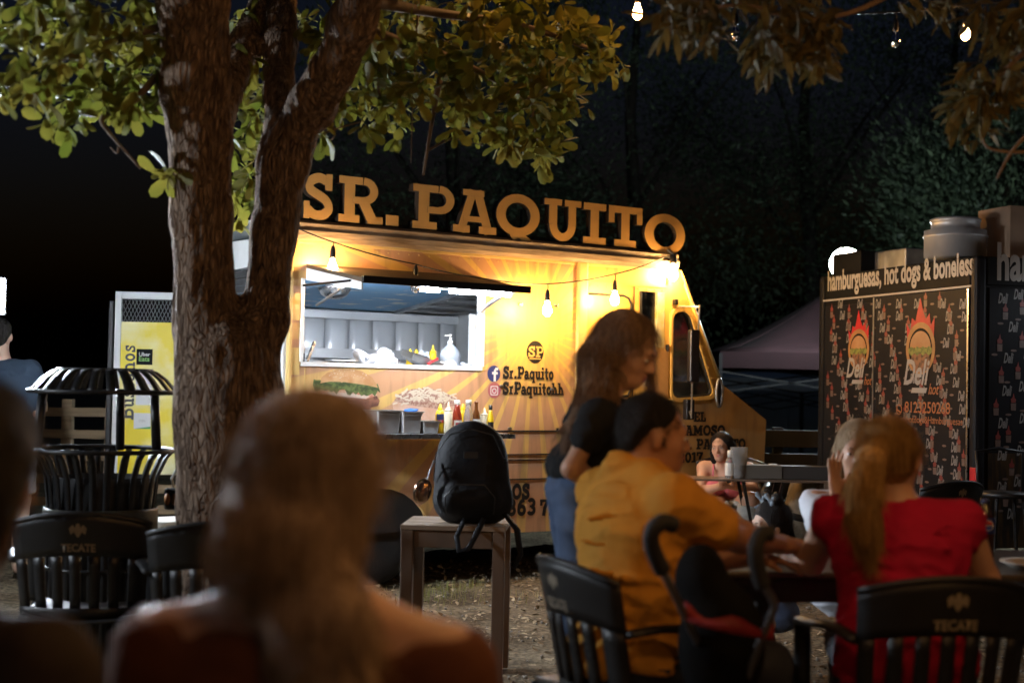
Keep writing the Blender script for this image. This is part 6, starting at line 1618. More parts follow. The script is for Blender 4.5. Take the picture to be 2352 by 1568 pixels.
def face_parts(par, w, B, sc=1., open_=1.):
    L0 = A3(par.location)
    for sx in (-1, 1):
        q = MB().lathe([(.0005,-.0112),(.006,-.0095),(.0105,-.004),(.0112,0),(.0105,.004),(.006,.0095),(.0005,.0112)], 14).build('eye', MT['eye_white'], par, smooth=True)
        q.location = w(sx*.030,.0815,.004) - L0; q.scale = (sc*1.1, sc*.85, sc*.62*open_)
        q.rotation_euler = Matrix(B.tolist()).to_euler()
        d = MB().lathe([(.0005,.0),(.0045,-.0006),(.0058,-.002)], 14, axis=Matrix.Rotation(R(90), 3, 'X')).build('iris', MT['iris'], q, smooth=True)
        d.location = (0, .0118, 0); d.rotation_euler = (0, 0, R(180)); d.scale = (.9, 1, 1.3)
        pts_ = [w(sx*(.014+.0065*i), .0975 - .0016*i*i*.9, .024 + .004*math.sin(i*.75)) - L0 for i in range(5)]
        MB().tube([tuple(p) for p in pts_], [.0014*sc,.0024*sc,.0024*sc,.002*sc,.001*sc], 6).build('eyebrow', MT['brow'], par, smooth=True)
        pts_ = [w(sx*(.018+.006*i), .0955 - .0018*i*i*.7, .0075 + .003*math.sin(i*.78)) - L0 for i in range(5)]
        MB().tube([tuple(p) for p in pts_], .0009*sc, 5).build('eyelash', MT['brow'], par, smooth=True)
    s = SDF(.0022*max(sc,.9)); 
    s.ell(w(0,.0905,-.0495), A3((.0195,.0085,.0046))*sc, B, .003); s.ell(w(0,.0885,-.0600), A3((.0170,.0095,.0058))*sc, B, .003); s.build('lips', MT['lips'], par)
def torso(s, N, PV, rt, w, d, g=0., k=.05, parts='cwp'):
    up = (N - PV); L = np.linalg.norm(up); up /= L; fw = np.cross(up, rt); fw /= np.linalg.norm(fw); rt = np.cross(fw, up); B = np.stack([rt, fw, up], 1)
    if 'c' in parts: s.ell(PV + up*L*.70, (w*.44+g, d*.52+g, L*.30+g), B, k)
    if 'w' in parts: s.ell(PV + up*L*.40, (w*.38+g, d*.47+g, L*.30+g), B, k)
    if 'p' in parts: s.ell(PV + up*L*.02, (w*.44+g, d*.56+g, L*.24+g), B, k)
    return B
def arm(s, sh, el, wr, g=0., th=1., frac=2.):
    sh, el, wr = A3(sh), A3(el), A3(wr)
    if frac >= 1: s.cap(sh, el, .050*th+g, .039*th+g, .03)
    else: s.cap(sh, sh + (el-sh)*frac, .050*th+g, (.050-.011*frac)*th+g+.004, .03)
    if frac > 1:
        f2 = min(1, frac-1); m_ = el + (wr-el)*.3
        s.cap(el, m_, .040*th+g, .041*th+g, .02); s.cap(m_, wr, .041*th+g, .026*th+g, .02)
def hand(s, wr, d, pn, side=1, curl=.4, sc=1., spread=.12):
    """d: direction of the fingers, pn: palm normal (palm faces this way), side: +1 thumb towards cross(d,pn)"""
    d = A3(d)/np.linalg.norm(d); pn = A3(pn); pn = pn - d*(pn @ d); pn /= np.linalg.norm(pn); sd = np.cross(d, pn)*side
    wr = A3(wr); B = np.stack([sd, d, -pn], 1)
    s.ell(wr + d*.045*sc, A3((.040,.052,.015))*sc, B, .012); s.cap(wr, wr + d*.03*sc, .022*sc, .026*sc, .015)
    for i, (o, l) in enumerate(((.028,.072),(.0095,.080),(-.0095,.075),(-.027,.060))):
        dd = d + sd*(o/.028*spread); dd /= np.linalg.norm(dd); b0 = wr + d*.084*sc + sd*o*sc
        a1 = curl*.6; a2 = curl*1.4
        p1 = b0 + (dd*math.cos(a1) + pn*math.sin(a1))*l*.5*sc; p2 = p1 + (dd*math.cos(a2) + pn*math.sin(a2))*l*.5*sc
        s.chain([b0 - dd*.01*sc, p1, p2], [.0092*sc, .0085*sc, .0068*sc], .004)
    t0 = wr + d*.022*sc + sd*.026*sc; t1 = t0 + (d*.55 + sd*.75 + pn*.25)*.036*sc; t2 = t1 + (d*.85 + sd*.25 + pn*.45)*.034*sc
    s.chain([t0, t1, t2], [.014*sc, .011*sc, .0085*sc], .01)
def person(label, base, group=None): return thing('person', label, 'person', base, 0, group)
def strands(par, name, mat, roots, tips, n, seed, r=.0016, sway=.02, mid=None):
    """many thin hair strands between two curves of points, one joined mesh"""
    rng_ = random.Random(seed); mb = MB(); L0 = Vector(par.location)
    def samp(c, t):
        k = t*(len(c)-1); i = min(int(k), len(c)-2); f = k-i; return Vector(c[i])*(1-f) + Vector(c[i+1])*f
    for _ in range(n):
        t = rng_.random(); a = samp(roots, t); b = samp(tips, min(1, max(0, t + rng_.gauss(0, .06)))); j = Vector((rng_.gauss(0,1), rng_.gauss(0,1), rng_.gauss(0,.6)))*sway*.5
        m_ = [samp(c, t) for c in (mid or [])]
        path = [a] + [q + j*.6 for q in m_] + [b + j]
        sm = _bz([tuple(p - L0) for p in path], 4)
        mb.tube(sm, [r*(1 - .5*i/len(sm)) for i in range(len(sm))], 3, caps=False)
    return kind(mb.build(name, mat, par, smooth=True), 'stuff')

# ---- standing woman in black t-shirt, facing right, leaning over the table
Y0 = 4.6
wt = person('standing woman with long brown hair in a black t-shirt and jeans', (pt(1330, 1300, Y0).x, Y0, 0))
Bh = basis(-24, -25); hc = V3(1440, 806, Y0)
N = V3(1388, 915, Y0 + .0); PV = V3(1332, 1130, Y0 + .02); rt = A3((math.sin(R(8)), -math.cos(R(8)), 0))
rt = A3((.10, -.99, 0))
shR = N + rt*.165 + A3((-.045,0,-.055)); shL = N - rt*.165 + A3((.02,0,-.045))
elR = V3(1312, 1076, shR[1] - .02); wrR = V3(1392, 1122, shR[1] + .06); elL = shL + A3((.10,.02,-.26)); wrL = elL + A3((.24,-.06,-.03))
s = SDF(.008); w = head(s, hc, Bh); s.cap(hc + Bh @ A3((0,-.03,-.05)), N + A3((0,0,.0)), .048, .056, .03)
torso(s, N, PV, rt, .34, .175); s.cap(shL, shR, .042, .042, .04)
arm(s, shR, elR, wrR, th=.74); arm(s, shL, elL, wrL, th=.74); hand(s, wrR, (.9,.1,-.2), (0,0,-1), 1, .5, .92); hand(s, wrL, (.9,-.1,-.2), (0,0,-1), -1, .5, .92)
hipR, hipL = PV + rt*.08, PV - rt*.08; knR = A3((hipR[0]+.02, hipR[1], .48)); anR = A3((hipR[0]-.01, hipR[1], .07)); knL = A3((hipL[0]+.04, hipL[1], .48)); anL = A3((hipL[0]+.02, hipL[1], .07))
for a, b, c in ((hipR, knR, anR), (hipL, knL, anL)):
    s.chain([a, b, c], [.082,.055,.038], .03); s.cap(c + A3((0,0,-.03)), c + A3((.14,0,-.04)), .035, .028, .02)
s.build('body', SK1, wt)
face_parts(wt, w, Bh)
s = SDF(.009); torso(s, N, PV, rt, .34, .18, .010, parts='cw'); s.cap(shL, shR, .052, .052, .04); arm(s, shR, elR, wrR, .012, .78, .42); arm(s, shL, elL, wrL, .012, .78, .42)
torso(s, N, PV + A3((0,0,.06)), rt, .34, .175, .012, parts='p'); s.cap(N + A3((0,0,.02)), N, .05, .07, .03)
s.cut(PV + A3((0,0,.015)), (0.15,0,-1)).cut(N + A3((.035,0,.012)), (.55,0,1)); s.build('t_shirt', cloth('black_cotton', (.012,.013,.015)), wt)
s = SDF(.010); torso(s, N, PV, rt, .34, .18, .008, parts='p')
for a, b, c in ((hipR, knR, anR), (hipL, knL, anL)): s.chain([a, b, c], [.095,.066,.055], .03)
s.cut(PV + A3((0,0,.085)), (0,0,1)).cut(A3((0,0,.06)), (0,0,-1)); s.build('jeans', cloth('blue_denim', (.10,.15,.26), .35), wt)
HB = hairm('brown_hair', (.36,.225,.13), (.13,.075,.042)); 
s = SDF(.008); W_ = lambda x, y, z: hc + Bh @ A3((x,y,z))
s.ell(W_(0,-.026,.042), (.088,.098,.088), Bh, .02); s.ell(W_(0,-.055,-.03), (.085,.075,.10), Bh, .03)
bk1 = V3(1372, 905, Y0-.02); bk2 = V3(1322, 985, Y0-.04); bk3 = V3(1297, 1050, Y0-.06)
s.cap(W_(.05,-.05,-.03), W_(.055,-.035,-.15), .05, .042, .03); s.cap(W_(-.05,-.05,-.03), W_(-.055,-.02,-.17), .05, .036, .03)
s.cap(W_(0,-.06,-.06), bk1 + A3((0,-.02,.0)), .074, .058, .04); s.cap(bk1 + A3((0,-.03,0)), bk2 + A3((-.005,-.03,0)), .054, .032, .03); s.cap(bk2 + A3((-.005,-.03,0)), bk3, .034, .012, .02)
s.cap(W_(-.068,.05,.01), V3(1497, 905, Y0+.12), .018, .012, .02)
s.ell(W_(0,.105,-.03), (.066,.064,.088), Bh, .012, True)
hB_ = s.build('hair', HB, wt)
strands(wt, 'hair_strands', HB, [W_(.03,-.08,.10), W_(.075,-.04,.06), W_(.086,.0,.03), W_(.082,.035,.02)], [V3(1292,1045,Y0-.1), V3(1315,990,Y0-.13), V3(1380,915,Y0-.12), V3(1430,880,Y0-.10)], 260, 1, .0014, .025,
        mid=[[W_(.05,-.12,-.02), W_(.085,-.08,-.03), W_(.094,-.03,-.04), W_(.086,.02,-.06)], [V3(1350,900,Y0-.09), V3(1365,890,Y0-.10), V3(1395,872,Y0-.11), V3(1432,858,Y0-.10)]])
# badge on a lanyard
# ---- man in orange polo, seated, seen from behind his right side
mn = person('seated man with short dark hair in an orange polo shirt', (MANX, MANY, 0))
Y0 = 4.2; yaw = 22; fw = A3((math.cos(R(yaw)), math.sin(R(yaw)), 0)); rt = A3((math.sin(R(yaw)), -math.cos(R(yaw)), 0))
hc = V3(1500, 1002, Y0 + .02); Bh = basis(8, -6); N = V3(1462, 1092, Y0); PV = A3((MANX - .06, MANY - .02, .54))
shR = N + rt*.20 + A3((.02,0,-.055)); shL = N - rt*.20 + A3((-.01,0,-.06)); elR = V3(1660, 1224, 4.12); wrR = V3(1792, 1250, 4.42); elL = shL + A3((.22,.03,-.22)); wrL = elL + A3((.25,.02,.02))
s = SDF(.009); w = head(s, hc, Bh, 1.04, False); s.cap(hc + Bh @ A3((0,-.03,-.05)), N, .060, .068, .03)
torso(s, N, PV, rt, .44, .25); s.cap(shL, shR, .05, .05, .04); arm(s, shR, elR, wrR, th=1.16); arm(s, shL, elL, wrL, th=1.1)
hand(s, wrR, (.85,.4,-.15), (-.1,.2,-1), 1, .7, 1.05); hand(s, wrL, (.95,.1,-.1), (0,0,-1), -1, .5, 1.05)
for q, kx in ((1, -.10), (-1, .10)):
    hp = PV + rt*.10*q; kn = hp + fw*.42 + A3((0,0,-.03)); an = kn + A3((-.02,0,-.42)); s.chain([hp, kn, an], [.09,.06,.042], .03); s.cap(an + A3((0,0,-.02)), an + fw*.16 + A3((0,0,-.03)), .04, .032, .02)
s.build('body', SK2, mn); face_parts(mn, w, Bh, 1.04)
s = SDF(.010); torso(s, N, PV, rt, .45, .27, .014, parts='cwp'); s.cap(shL, shR, .070, .070, .05); arm(s, shR, elR, wrR, .020, 1.12, .80); arm(s, shL, elL, wrL, .018, 1.1, .7)
s.cap(N + rt*.10 + A3((0,0,-.02)), N - rt*.10 + A3((0,0,-.02)), .062, .062, .04); s.ell(PV + fw*.10 + A3((0,0,.12)), (.14,.14,.15), None, .05)
s.cap(N + A3((-.03,0,.012)), N + A3((.02,0,.0)), .066, .07, .02)
# fabric folds across the back
for a, b in (((1330,1240),(1440,1262)), ((1320,1300),(1460,1330)), ((1350,1190),(1450,1180)), ((1390,1400),(1500,1420))):
    s.cap(V3(*a, 3.99), V3(*b, 3.98), .007, .003, .02)
s.cut(PV + A3((0,0,-.12)), (0,0,-1)).cut(N + A3((.01,0,.065)), (.25,.1,1)); s.build('polo_shirt', cloth('orange_pique', (.58,.27,.035), .15), mn)
s = SDF(.012); torso(s, N, PV + A3((0,0,-.02)), rt, .45, .26, .010, parts='p')
for q in (1, -1):
    hp = PV + rt*.10*q; kn = hp + fw*.42 + A3((0,0,-.03)); an = kn + A3((-.02,0,-.40)); s.chain([hp, kn, an], [.10,.074,.06], .03)
s.cut(PV + A3((0,0,.04)), (0,0,1)); s.build('trousers', cloth('dark_denim', (.03,.035,.05)), mn)
HD = hairm('dark_short_hair', (.022,.018,.016), (.008,.007,.006)); s = SDF(.007); W_ = lambda x, y, z: hc + Bh @ (A3((x,y,z))*1.04)
s.ell(W_(0,-.018,.040), (.080,.095,.085), Bh, .02); s.ell(W_(0,-.070,-.010), (.066,.036,.058), Bh, .03); s.ell(W_(0,.10,-.01), (.10,.052,.075), Bh, .01, True)
s.cap(W_(.076,.008,.0), W_(.074,.012,-.02), .008, .006, .01); hM_ = s.build('hair', HD, mn)

# ---- woman in red, back to the camera, blond ponytail
rw = person('seated woman in a red sleeveless top with a long blond ponytail', (1.17, 4.1, 0))
Y0 = 4.2; hc = V3(2052, 1056, Y0 + .03); Bh = basis(52, -4); rt = A3((.99, -.12, 0)); fw = A3((.12, .99, 0))
N = V3(2062, 1158, Y0); PV = A3((1.15, 4.12, .53))
shR = N + rt*.185 + A3((0,0,-.05)); shL = N - rt*.185 + A3((0,0,-.045)); elL = V3(1862, 1288, 4.42); wrL = V3(1772, 1238, 4.62); elR = V3(2262, 1330, 4.25); wrR = V3(2240, 1295, 4.62)
s = SDF(.009); w = head(s, hc, Bh, .98); s.cap(hc + Bh @ A3((0,-.03,-.05)), N, .050, .060, .03); torso(s, N, PV, rt, .42, .23); s.cap(shL, shR, .05, .05, .04)
arm(s, shR, elR, wrR, th=1.08); arm(s, shL, elL, wrL, th=1.08); hand(s, wrL, (-.9,.2,.1), (0,0,-1), -1, .45, .95); hand(s, wrR, (-.6,.8,0), (0,0,-1), 1, .5, .95)
for q in (1, -1):
    hp = PV + rt*.10*q; kn = hp + fw*.42; an = kn + A3((0,.0,-.44)); s.chain([hp, kn, an], [.09,.06,.04], .03); s.cap(an, an + fw*.15, .035, .03, .02)
s.build('body', SK1, rw)
s = SDF(.010); torso(s, N, PV, rt, .43, .245, .012); s.cap(shL + rt*.01, shR - rt*.01, .064, .064, .05); s.cap(shR, shR + (elR-shR)*.08, .060, .060, .03); s.cap(shL, shL + (elL-shL)*.08, .060, .060, .03)
s.ell(PV + A3((0,0,.10)), (.19,.15,.16), None, .06)
for a, b in (((1930,1262),(2060,1300)), ((2080,1285),(2200,1250)), ((1950,1320),(2120,1330)), ((2150,1220),(2210,1195))): s.cap(V3(*a, 4.045), V3(*b, 4.045), .006, .003, .02)
s.cut(N + A3((0,0,.02)), (0,.1,1)).cut(PV + A3((0,0,-.1)), (0,0,-1)); s.build('red_top', cloth('red_knit', (.40,.006,.045), .2), rw)
s = SDF(.012)
for q in (1, -1):
    hp = PV + rt*.10*q; kn = hp + fw*.42; an = kn + A3((0,0,-.42)); s.chain([hp, kn, an], [.10,.072,.056], .03)
s.build('trousers', cloth('grey_trousers', (.05,.05,.06)), rw)
HL = hairm('blond_hair', (.62,.38,.13), (.27,.14,.045)); s = SDF(.008); W_ = lambda x, y, z: hc + Bh @ (A3((x,y,z))*.98)
s.ell(W_(0,-.022,.038), (.083,.098,.085), Bh, .02); s.ell(W_(0,-.05,-.01), (.078,.055,.075), Bh, .03); s.ell(W_(0,.10,-.02), (.085,.062,.085), Bh, .01, True)
kn0 = W_(0,-.115,.035); pts_ = [kn0, V3(2000, 1055, 4.02), V3(1986, 1120, 3.99), V3(1983, 1180, 3.99), V3(1992, 1230, 4.0), V3(2000, 1272, 4.01)]
s.chain(pts_, [.030,.038,.043,.042,.034,.014], .02); hL_ = s.build('hair', HL, rw)
strands(rw, 'ponytail_strands', HL, [kn0 + A3((-.02,-.02,0)), kn0 + A3((0,-.03,.0)), kn0 + A3((.025,-.02,.01))], [V3(1970,1235,3.97), V3(1995,1262,3.96), V3(2018,1240,3.98)], 220, 4, .0016, .02,
        mid=[[V3(1965,1080,3.96), V3(1990,1075,3.95), V3(2016,1080,3.98)], [V3(1950,1170,3.945), V3(1984,1170,3.94), V3(2018,1165,3.96)]])
MB().tube([tuple(kn0 - A3(rw.location) + Bh @ A3((.03*math.cos(R(a)), .0, .03*math.sin(R(a))))) for a in range(0, 361, 30)], .008, 6).build('hair_tie', MT['cap_black'], rw, smooth=True)

# ---- pale person opposite, half hidden, hand raised
op_ = person('pale faced person with fair hair half hidden behind the ponytail', (V3(1975, 1200, 5.6)[0], 5.6, 0))
hc = V3(1972, 1036, 5.55); Bh = basis(-105, -8); N = V3(1975, 1130, 5.6); PV = A3((N[0], 5.68, .52)); rt = A3((-1, 0, 0))
shR = N + rt*.17 + A3((0,0,-.05)); shL = N - rt*.17 + A3((0,0,-.05)); elR = V3(1890, 1240, 5.35); wrR = V3(1922, 1136, 5.28)
s = SDF(.009); w = head(s, hc, Bh, .98); s.cap(hc + A3((0,.02,-.05)), N, .05, .058, .03); torso(s, N, PV, rt, .38, .21); s.cap(shL, shR, .05, .05, .04); arm(s, shR, elR, wrR, th=.9); arm(s, shL, shL + A3((.05,-.12,-.24)), shL + A3((-.1,-.35,-.25)), th=.9)
hand(s, wrR, (-.12,.05,1), (.7,-.7,0), 1, .25, 1.0, .3)
s.build('body', SK1, op_); face_parts(op_, w, Bh, .98)
s = SDF(.012); torso(s, N, PV, rt, .38, .215, .012); s.cap(shL, shR, .062, .062, .05); arm(s, shR, elR, wrR, .014, .9, .5); arm(s, shL, shL + A3((.05,-.12,-.24)), shL, .014, .9, .5)
s.cut(N + A3((0,0,.0)), (0,-.2,1)); s.build('white_top', cloth('white_cotton', (.62,.64,.70), .1), op_)
HF = hairm('fair_hair', (.42,.31,.19), (.22,.15,.08)); s = SDF(.008); W_ = lambda x, y, z: hc + Bh @ A3((x,y,z))
s.ell(W_(0,-.022,.040), (.084,.098,.086), Bh, .02); s.cap(W_(.07,-.03,0), W_(.072,-.02,-.14), .03, .022, .03); s.cap(W_(-.07,-.03,0), W_(-.072,-.02,-.14), .03, .022, .03); s.ell(W_(0,.10,-.03), (.062,.065,.09), Bh, .012, True); hO_ = s.build('hair', HF, op_)

# ---- seated woman in pink vest behind the folding table
pk = person('seated woman with dark hair in a pink strap top and pale jeans', (PX, PY, 0))
PS = .90; hc = V3(1657, 1027, 10.02); Bh = basis(-118, -6, -4); N = V3(1668, 1070, 10.1); PV = V3(1676, 1156, 10.16); rt = A3((-.97, .22, 0)); fw = A3((-.22, -.97, 0))
shR = N + rt*.155 + A3((0,0,-.02)); shL = N - rt*.155 + A3((0,0,-.02)); elR = V3(1608, 1131, 10.0); wrR = V3(1652, 1117, 9.84); elL = V3(1733, 1128, 9.95); wrL = V3(1688, 1117, 9.82)
s = SDF(.007); w = head(s, hc, Bh, PS); s.cap(hc + A3((0,.02,-.05)), N + A3((0,0,-.01)), .042, .050, .03); torso(s, N, PV, rt, .335, .19); s.cap(shL, shR, .042, .042, .04); s.cap(N, shL, .04, .04, .04); s.cap(N, shR, .04, .04, .04)
arm(s, shR, elR, wrR, th=.92); arm(s, shL, elL, wrL, th=.92); hand(s, wrR, (.75,-.35,.1), (0,.2,1), 1, .8, .95); hand(s, wrL, (-.75,-.35,.1), (0,.2,1), -1, .8, .95)
hR = PV + rt*.09; hL = PV - rt*.09; kR = V3(1652, 1172, 9.74); aR = V3(1706, 1216, 9.6); kL = V3(1722, 1150, 9.66); aL = V3(1712, 1262, 9.7)
s.chain([hR, kR, aR], [.08,.056,.038], .03); s.chain([hL, kL, aL], [.08,.058,.04], .03)
s.build('body', SK1, pk); face_parts(pk, w, Bh, PS, .8)
s = SDF(.008); torso(s, N, PV, rt, .34, .195, .008, parts='cw'); s.ell(N + fw*.085 + rt*.07 + A3((0,0,-.15)), (.07,.05,.06), None, .03); s.ell(N + fw*.085 - rt*.07 + A3((0,0,-.15)), (.07,.05,.06), None, .03)
s.cut(N + A3((0,0,-.085)), (0,0,1)).cut(PV + A3((0,0,.045)), (0,0,-1)); s.build('pink_top', cloth('pink_rib', (.62,.17,.22), .15), pk)
for sx in (1, -1):
    a = N + rt*.085*sx; MB().tube([tuple(A3(q) - A3(pk.location)) for q in (a + fw*.095 + A3((0,0,-.095)), a + fw*.085 + A3((0,0,-.03)), a + fw*.03 + A3((0,0,.025)), a - fw*.05 + A3((0,0,-.03)), a - fw*.10 + A3((0,0,-.12)))], .007, 6).build('strap', bpy.data.materials['pink_rib'], pk, smooth=True)
s = SDF(.009); torso(s, N, PV, rt, .35, .20, .008, parts='p'); s.chain([hR, kR, aR + (kR-aR)*.12], [.095,.072,.052], .03); s.chain([hL, kL, aL], [.095,.072,.055], .03)
s.cut(PV + A3((0,0,.03)), (0,0,1)); s.build('jeans', cloth('pale_denim', (.40,.42,.40), .25), pk)
for an, dd in ((aR, (.06,-.09,-.045)), (aL + A3((0,0,-.02)), (-.06,-.12,-.02))):
    s = SDF(.007); s.cap(an, an + A3(dd), .036, .028, .02); s.build('shoe', bpy.data.materials.get('patterned_shoe') or cloth('patterned_shoe', (.45,.36,.16)), pk)
ph = MB().box(tuple((wrR + wrL)/2 + A3((.0,-.045,.03)) - A3(pk.location)), (.075,.012,.045), (R(-30),0,0)).build('phone', MT['cap_black'], pk, bevel=.003)
HK = hairm('black_hair', (.020,.013,.010), (.007,.005,.004)); s = SDF(.006); W_ = lambda x, y, z: hc + Bh @ (A3((x,y,z))*PS)
s.ell(W_(0,-.022,.038), A3((.082,.098,.086))*PS, Bh, .02); s.cap(W_(.072,-.035,0), W_(.080,-.055,-.20), .032, .026, .03); s.cap(W_(-.072,-.03,0), W_(-.088,-.035,-.20), .036, .034, .03); s.ell(W_(0,-.06,-.06), (.068,.045,.10), Bh, .03)
s.ell(W_(.010,.094,-.026), A3((.060,.066,.080))*PS, Bh, .010, True); hK_ = s.build('hair', HK, pk)

# ---- small girl with bows, turned left
gl = person('small girl with dark hair tied up with bows looking left', (V3(1778, 1250, 6.7)[0], 6.7, 0))
hc = V3(1768, 1206, 6.7); Bh = basis(200, -6); N = hc + A3((.015,0,-.125)); PV = N + A3((.03,.02,-.30)); rt = A3((math.sin(R(200)), -math.cos(R(200)), 0))
shR = N + rt*.105 + A3((0,0,-.03)); shL = N - rt*.105 + A3((0,0,-.03)); s = SDF(.006); w = head(s, hc, Bh, .86); s.cap(hc + A3((.01,0,-.05)), N, .034, .038, .02); torso(s, N, PV, rt, .25, .16); s.cap(shL, shR, .032, .032, .03)
elR = shR + A3((-.03,-.02,-.16)); elL = shL + A3((-.03,.02,-.16)); arm(s, shR, elR, elR + A3((-.15,0,.0)), th=.62); arm(s, shL, elL, elL + A3((-.15,0,0)), th=.62); hand(s, elR + A3((-.15,0,0)), (-1,0,0), (0,0,-1), 1, .5, .6); hand(s, elL + A3((-.15,0,0)), (-1,0,0), (0,0,-1), -1, .5, .6)
for q in (1, -1): s.chain([PV + rt*.05*q, PV + rt*.05*q + A3((-.2,-.05,0)), PV + rt*.05*q + A3((-.2,-.05,-.28))], [.055,.042,.03], .02)
s.build('body', SK3, gl); face_parts(gl, w, Bh, .86)
s = SDF(.008); torso(s, N, PV, rt, .26, .17, .008); s.cap(shL, shR, .042, .042, .03); arm(s, shR, elR, elR, .010, .66, .6); arm(s, shL, elL, elL, .010, .66, .6); s.cut(N + A3((0,0,.0)), (0,0,1)); s.build('dress', cloth('blue_grey_cotton', (.12,.16,.26)), gl)
s = SDF(.006); W_ = lambda x, y, z: hc + Bh @ (A3((x,y,z))*.86)
s.ell(W_(0,-.024,.036), (.080,.094,.086), Bh, .02); s.ell(W_(0,-.055,-.015), (.068,.05,.05), Bh, .03); s.ell(W_(0,.11,-.035), (.10,.075,.095), Bh, .01, True); s.ell(W_(.05,-.03,.14), (.03,.03,.034), None, .015); s.ell(W_(-.045,-.03,.14), (.03,.03,.034), None, .015)
s.cap(W_(.02,-.10,.05), W_(.01,-.15,-.10), .026, .012, .02); hC_ = s.build('hair', HK, gl)
MT['bow'] = cloth('pale_bow', (.22,.26,.30))
for sx in (1, -1):
    s = SDF(.005); p = W_(sx*.05,.0,.118); s.cap(p, p + Bh @ A3((.03,.01,.04)), .006, .014, .01); s.cap(p, p + Bh @ A3((-.03,.01,.03)), .006, .013, .01); s.cap(p, p + Bh @ A3((.02,.03,-.02)), .005, .009, .01); s.build('bow', MT['bow'], gl)

# ---- man in navy t-shirt at the left edge, back turned
nv = person('person in a navy t-shirt seen from behind at the left edge', (V3(-6, 1000, 9.3)[0], 9.3, 0))
hc = V3(-2, 772, 9.3); Bh = basis(100, 0); rt = A3((.98,-.17,0)); N = V3(2, 832, 9.3); PV = V3(14, 1000, 9.3)
shR = N + rt*.21 + A3((0,0,-.05)); shL = N - rt*.21 + A3((0,0,-.05)); elR = shR + A3((.035,.05,-.26)); wrR = elR + A3((-.03,.20,.02)); elL = shL + A3((-.05,.05,-.26)); wrL = elL + A3((0,.2,0))
s = SDF(.011); w = head(s, hc, Bh, 1.02, False); s.cap(hc + A3((0,-.02,-.05)), N, .058, .066, .03); torso(s, N, PV, rt, .47, .26); arm(s, shR, elR, wrR); arm(s, shL, elL, wrL); hand(s, wrR, (0,1,0), (-1,0,0), 1, .5); hand(s, wrL, (0,1,0), (1,0,0), -1, .5)
for q in (1, -1): s.chain([PV + rt*.10*q, A3((PV[0] + rt[0]*.11*q, 9.3, .52)), A3((PV[0] + rt[0]*.11*q, 9.3, .08))], [.09,.06,.045], .03)
s.build('body', SK3, nv)
s = SDF(.011); torso(s, N, PV + A3((0,0,-.03)), rt, .48, .27, .014); s.cap(shL, shR, .066, .066, .05); arm(s, shR, elR, wrR, .018, 1, .75); arm(s, shL, elL, wrL, .018, 1, .75); s.cut(N + A3((0,0,.03)), (0,.1,1)).cut(PV + A3((0,0,-.02)), (0,0,-1)); s.build('t_shirt', cloth('navy_cotton', (.035,.055,.085), .2), nv)
s = SDF(.011); torso(s, N, PV + A3((0,0,-.07)), rt, .43, .23, .012, parts='p')
for q in (1, -1): s.chain([PV + rt*.10*q + A3((0,0,-.05)), A3((PV[0] + rt[0]*.11*q, 9.3, .52))], [.105,.09], .03)
s.cut(A3((0,0,.56)), (0,0,-1)); s.build('shorts', cloth('white_shorts', (.55,.58,.58), .15), nv)
s = SDF(.008); W_ = lambda x, y, z: hc + Bh @ A3((x,y,z)); s.ell(W_(0,-.018,.040), (.081,.096,.086), Bh, .02); s.ell(W_(0,-.070,-.01), (.066,.036,.06), Bh, .03); s.ell(W_(0,.10,-.01), (.10,.055,.08), Bh, .01, True); s.build('hair', HD, nv)

# ---- blurred foreground woman, back to the camera
fg = person('blurred foreground woman with long light brown hair and a brown top seen from behind', (V3(700, 1400, 1.95)[0], 1.95, 0))
hc = V3(716, 1108, 1.97); Bh = basis(80, -6); rt = A3((.985,-.17,0)); N = V3(695, 1455, 1.95); PV = A3((N[0], 1.95, .52))
shR = N + rt*.195 + A3((0,0,-.045)); shL = N - rt*.195 + A3((0,0,-.04)); elR = shR + A3((.06,.08,-.25)); elL = shL + A3((-.06,.08,-.25))
s = SDF(.010); w = head(s, hc, Bh, 1.0); s.cap(hc + A3((0,-.01,-.05)), N, .054, .064, .03); torso(s, N, PV, rt, .43, .24); s.cap(shL, shR, .055, .055, .05); s.cap(N + rt*.03 + A3((0,0,.03)), shR, .06, .055, .05); s.cap(N - rt*.03 + A3((0,0,.03)), shL, .06, .055, .05); arm(s, shR, elR, elR + A3((-.08,.24,.02)), th=1.15); arm(s, shL, elL, elL + A3((.08,.24,.02)), th=1.15)
hand(s, elR + A3((-.08,.24,.02)), (-.3,1,0), (0,0,-1), 1, .5); hand(s, elL + A3((.08,.24,.02)), (.3,1,0), (0,0,-1), -1, .5)
for q in (1, -1): s.chain([PV + rt*.1*q, PV + rt*.1*q + A3((0,.42,0)), PV + rt*.1*q + A3((0,.42,-.44))], [.09,.06,.04], .03)
s.build('body', SK1, fg)
s = SDF(.011); torso(s, N, PV, rt, .435, .245, .010); s.cap(shL, shR, .068, .068, .05); s.cap(N - rt*.05, N + rt*.05, .075, .075, .05); arm(s, shR, elR, elR, .014, 1.15, .45); arm(s, shL, elL, elL, .014, 1.15, .45)
s.cut(N + A3((0,0,.015)), (0,-.1,1)); s.build('brown_top', cloth('rust_cotton', (.13,.045,.02), .25), fg)
HG = hairm('light_brown_hair', (.60,.44,.30), (.26,.165,.10)); s = SDF(.009); W_ = lambda x, y, z: hc + Bh @ A3((x,y,z))
s.ell(W_(0,-.03,.030), (.101,.104,.099), Bh, .02); s.ell(W_(-.005,-.055,-.05), (.100,.070,.085), Bh, .03); s.ell(W_(0,.115,-.02), (.09,.06,.09), Bh, .01, True)
s.ell(W_(-.05,-.05,-.10), (.045,.045,.045), None, .03)
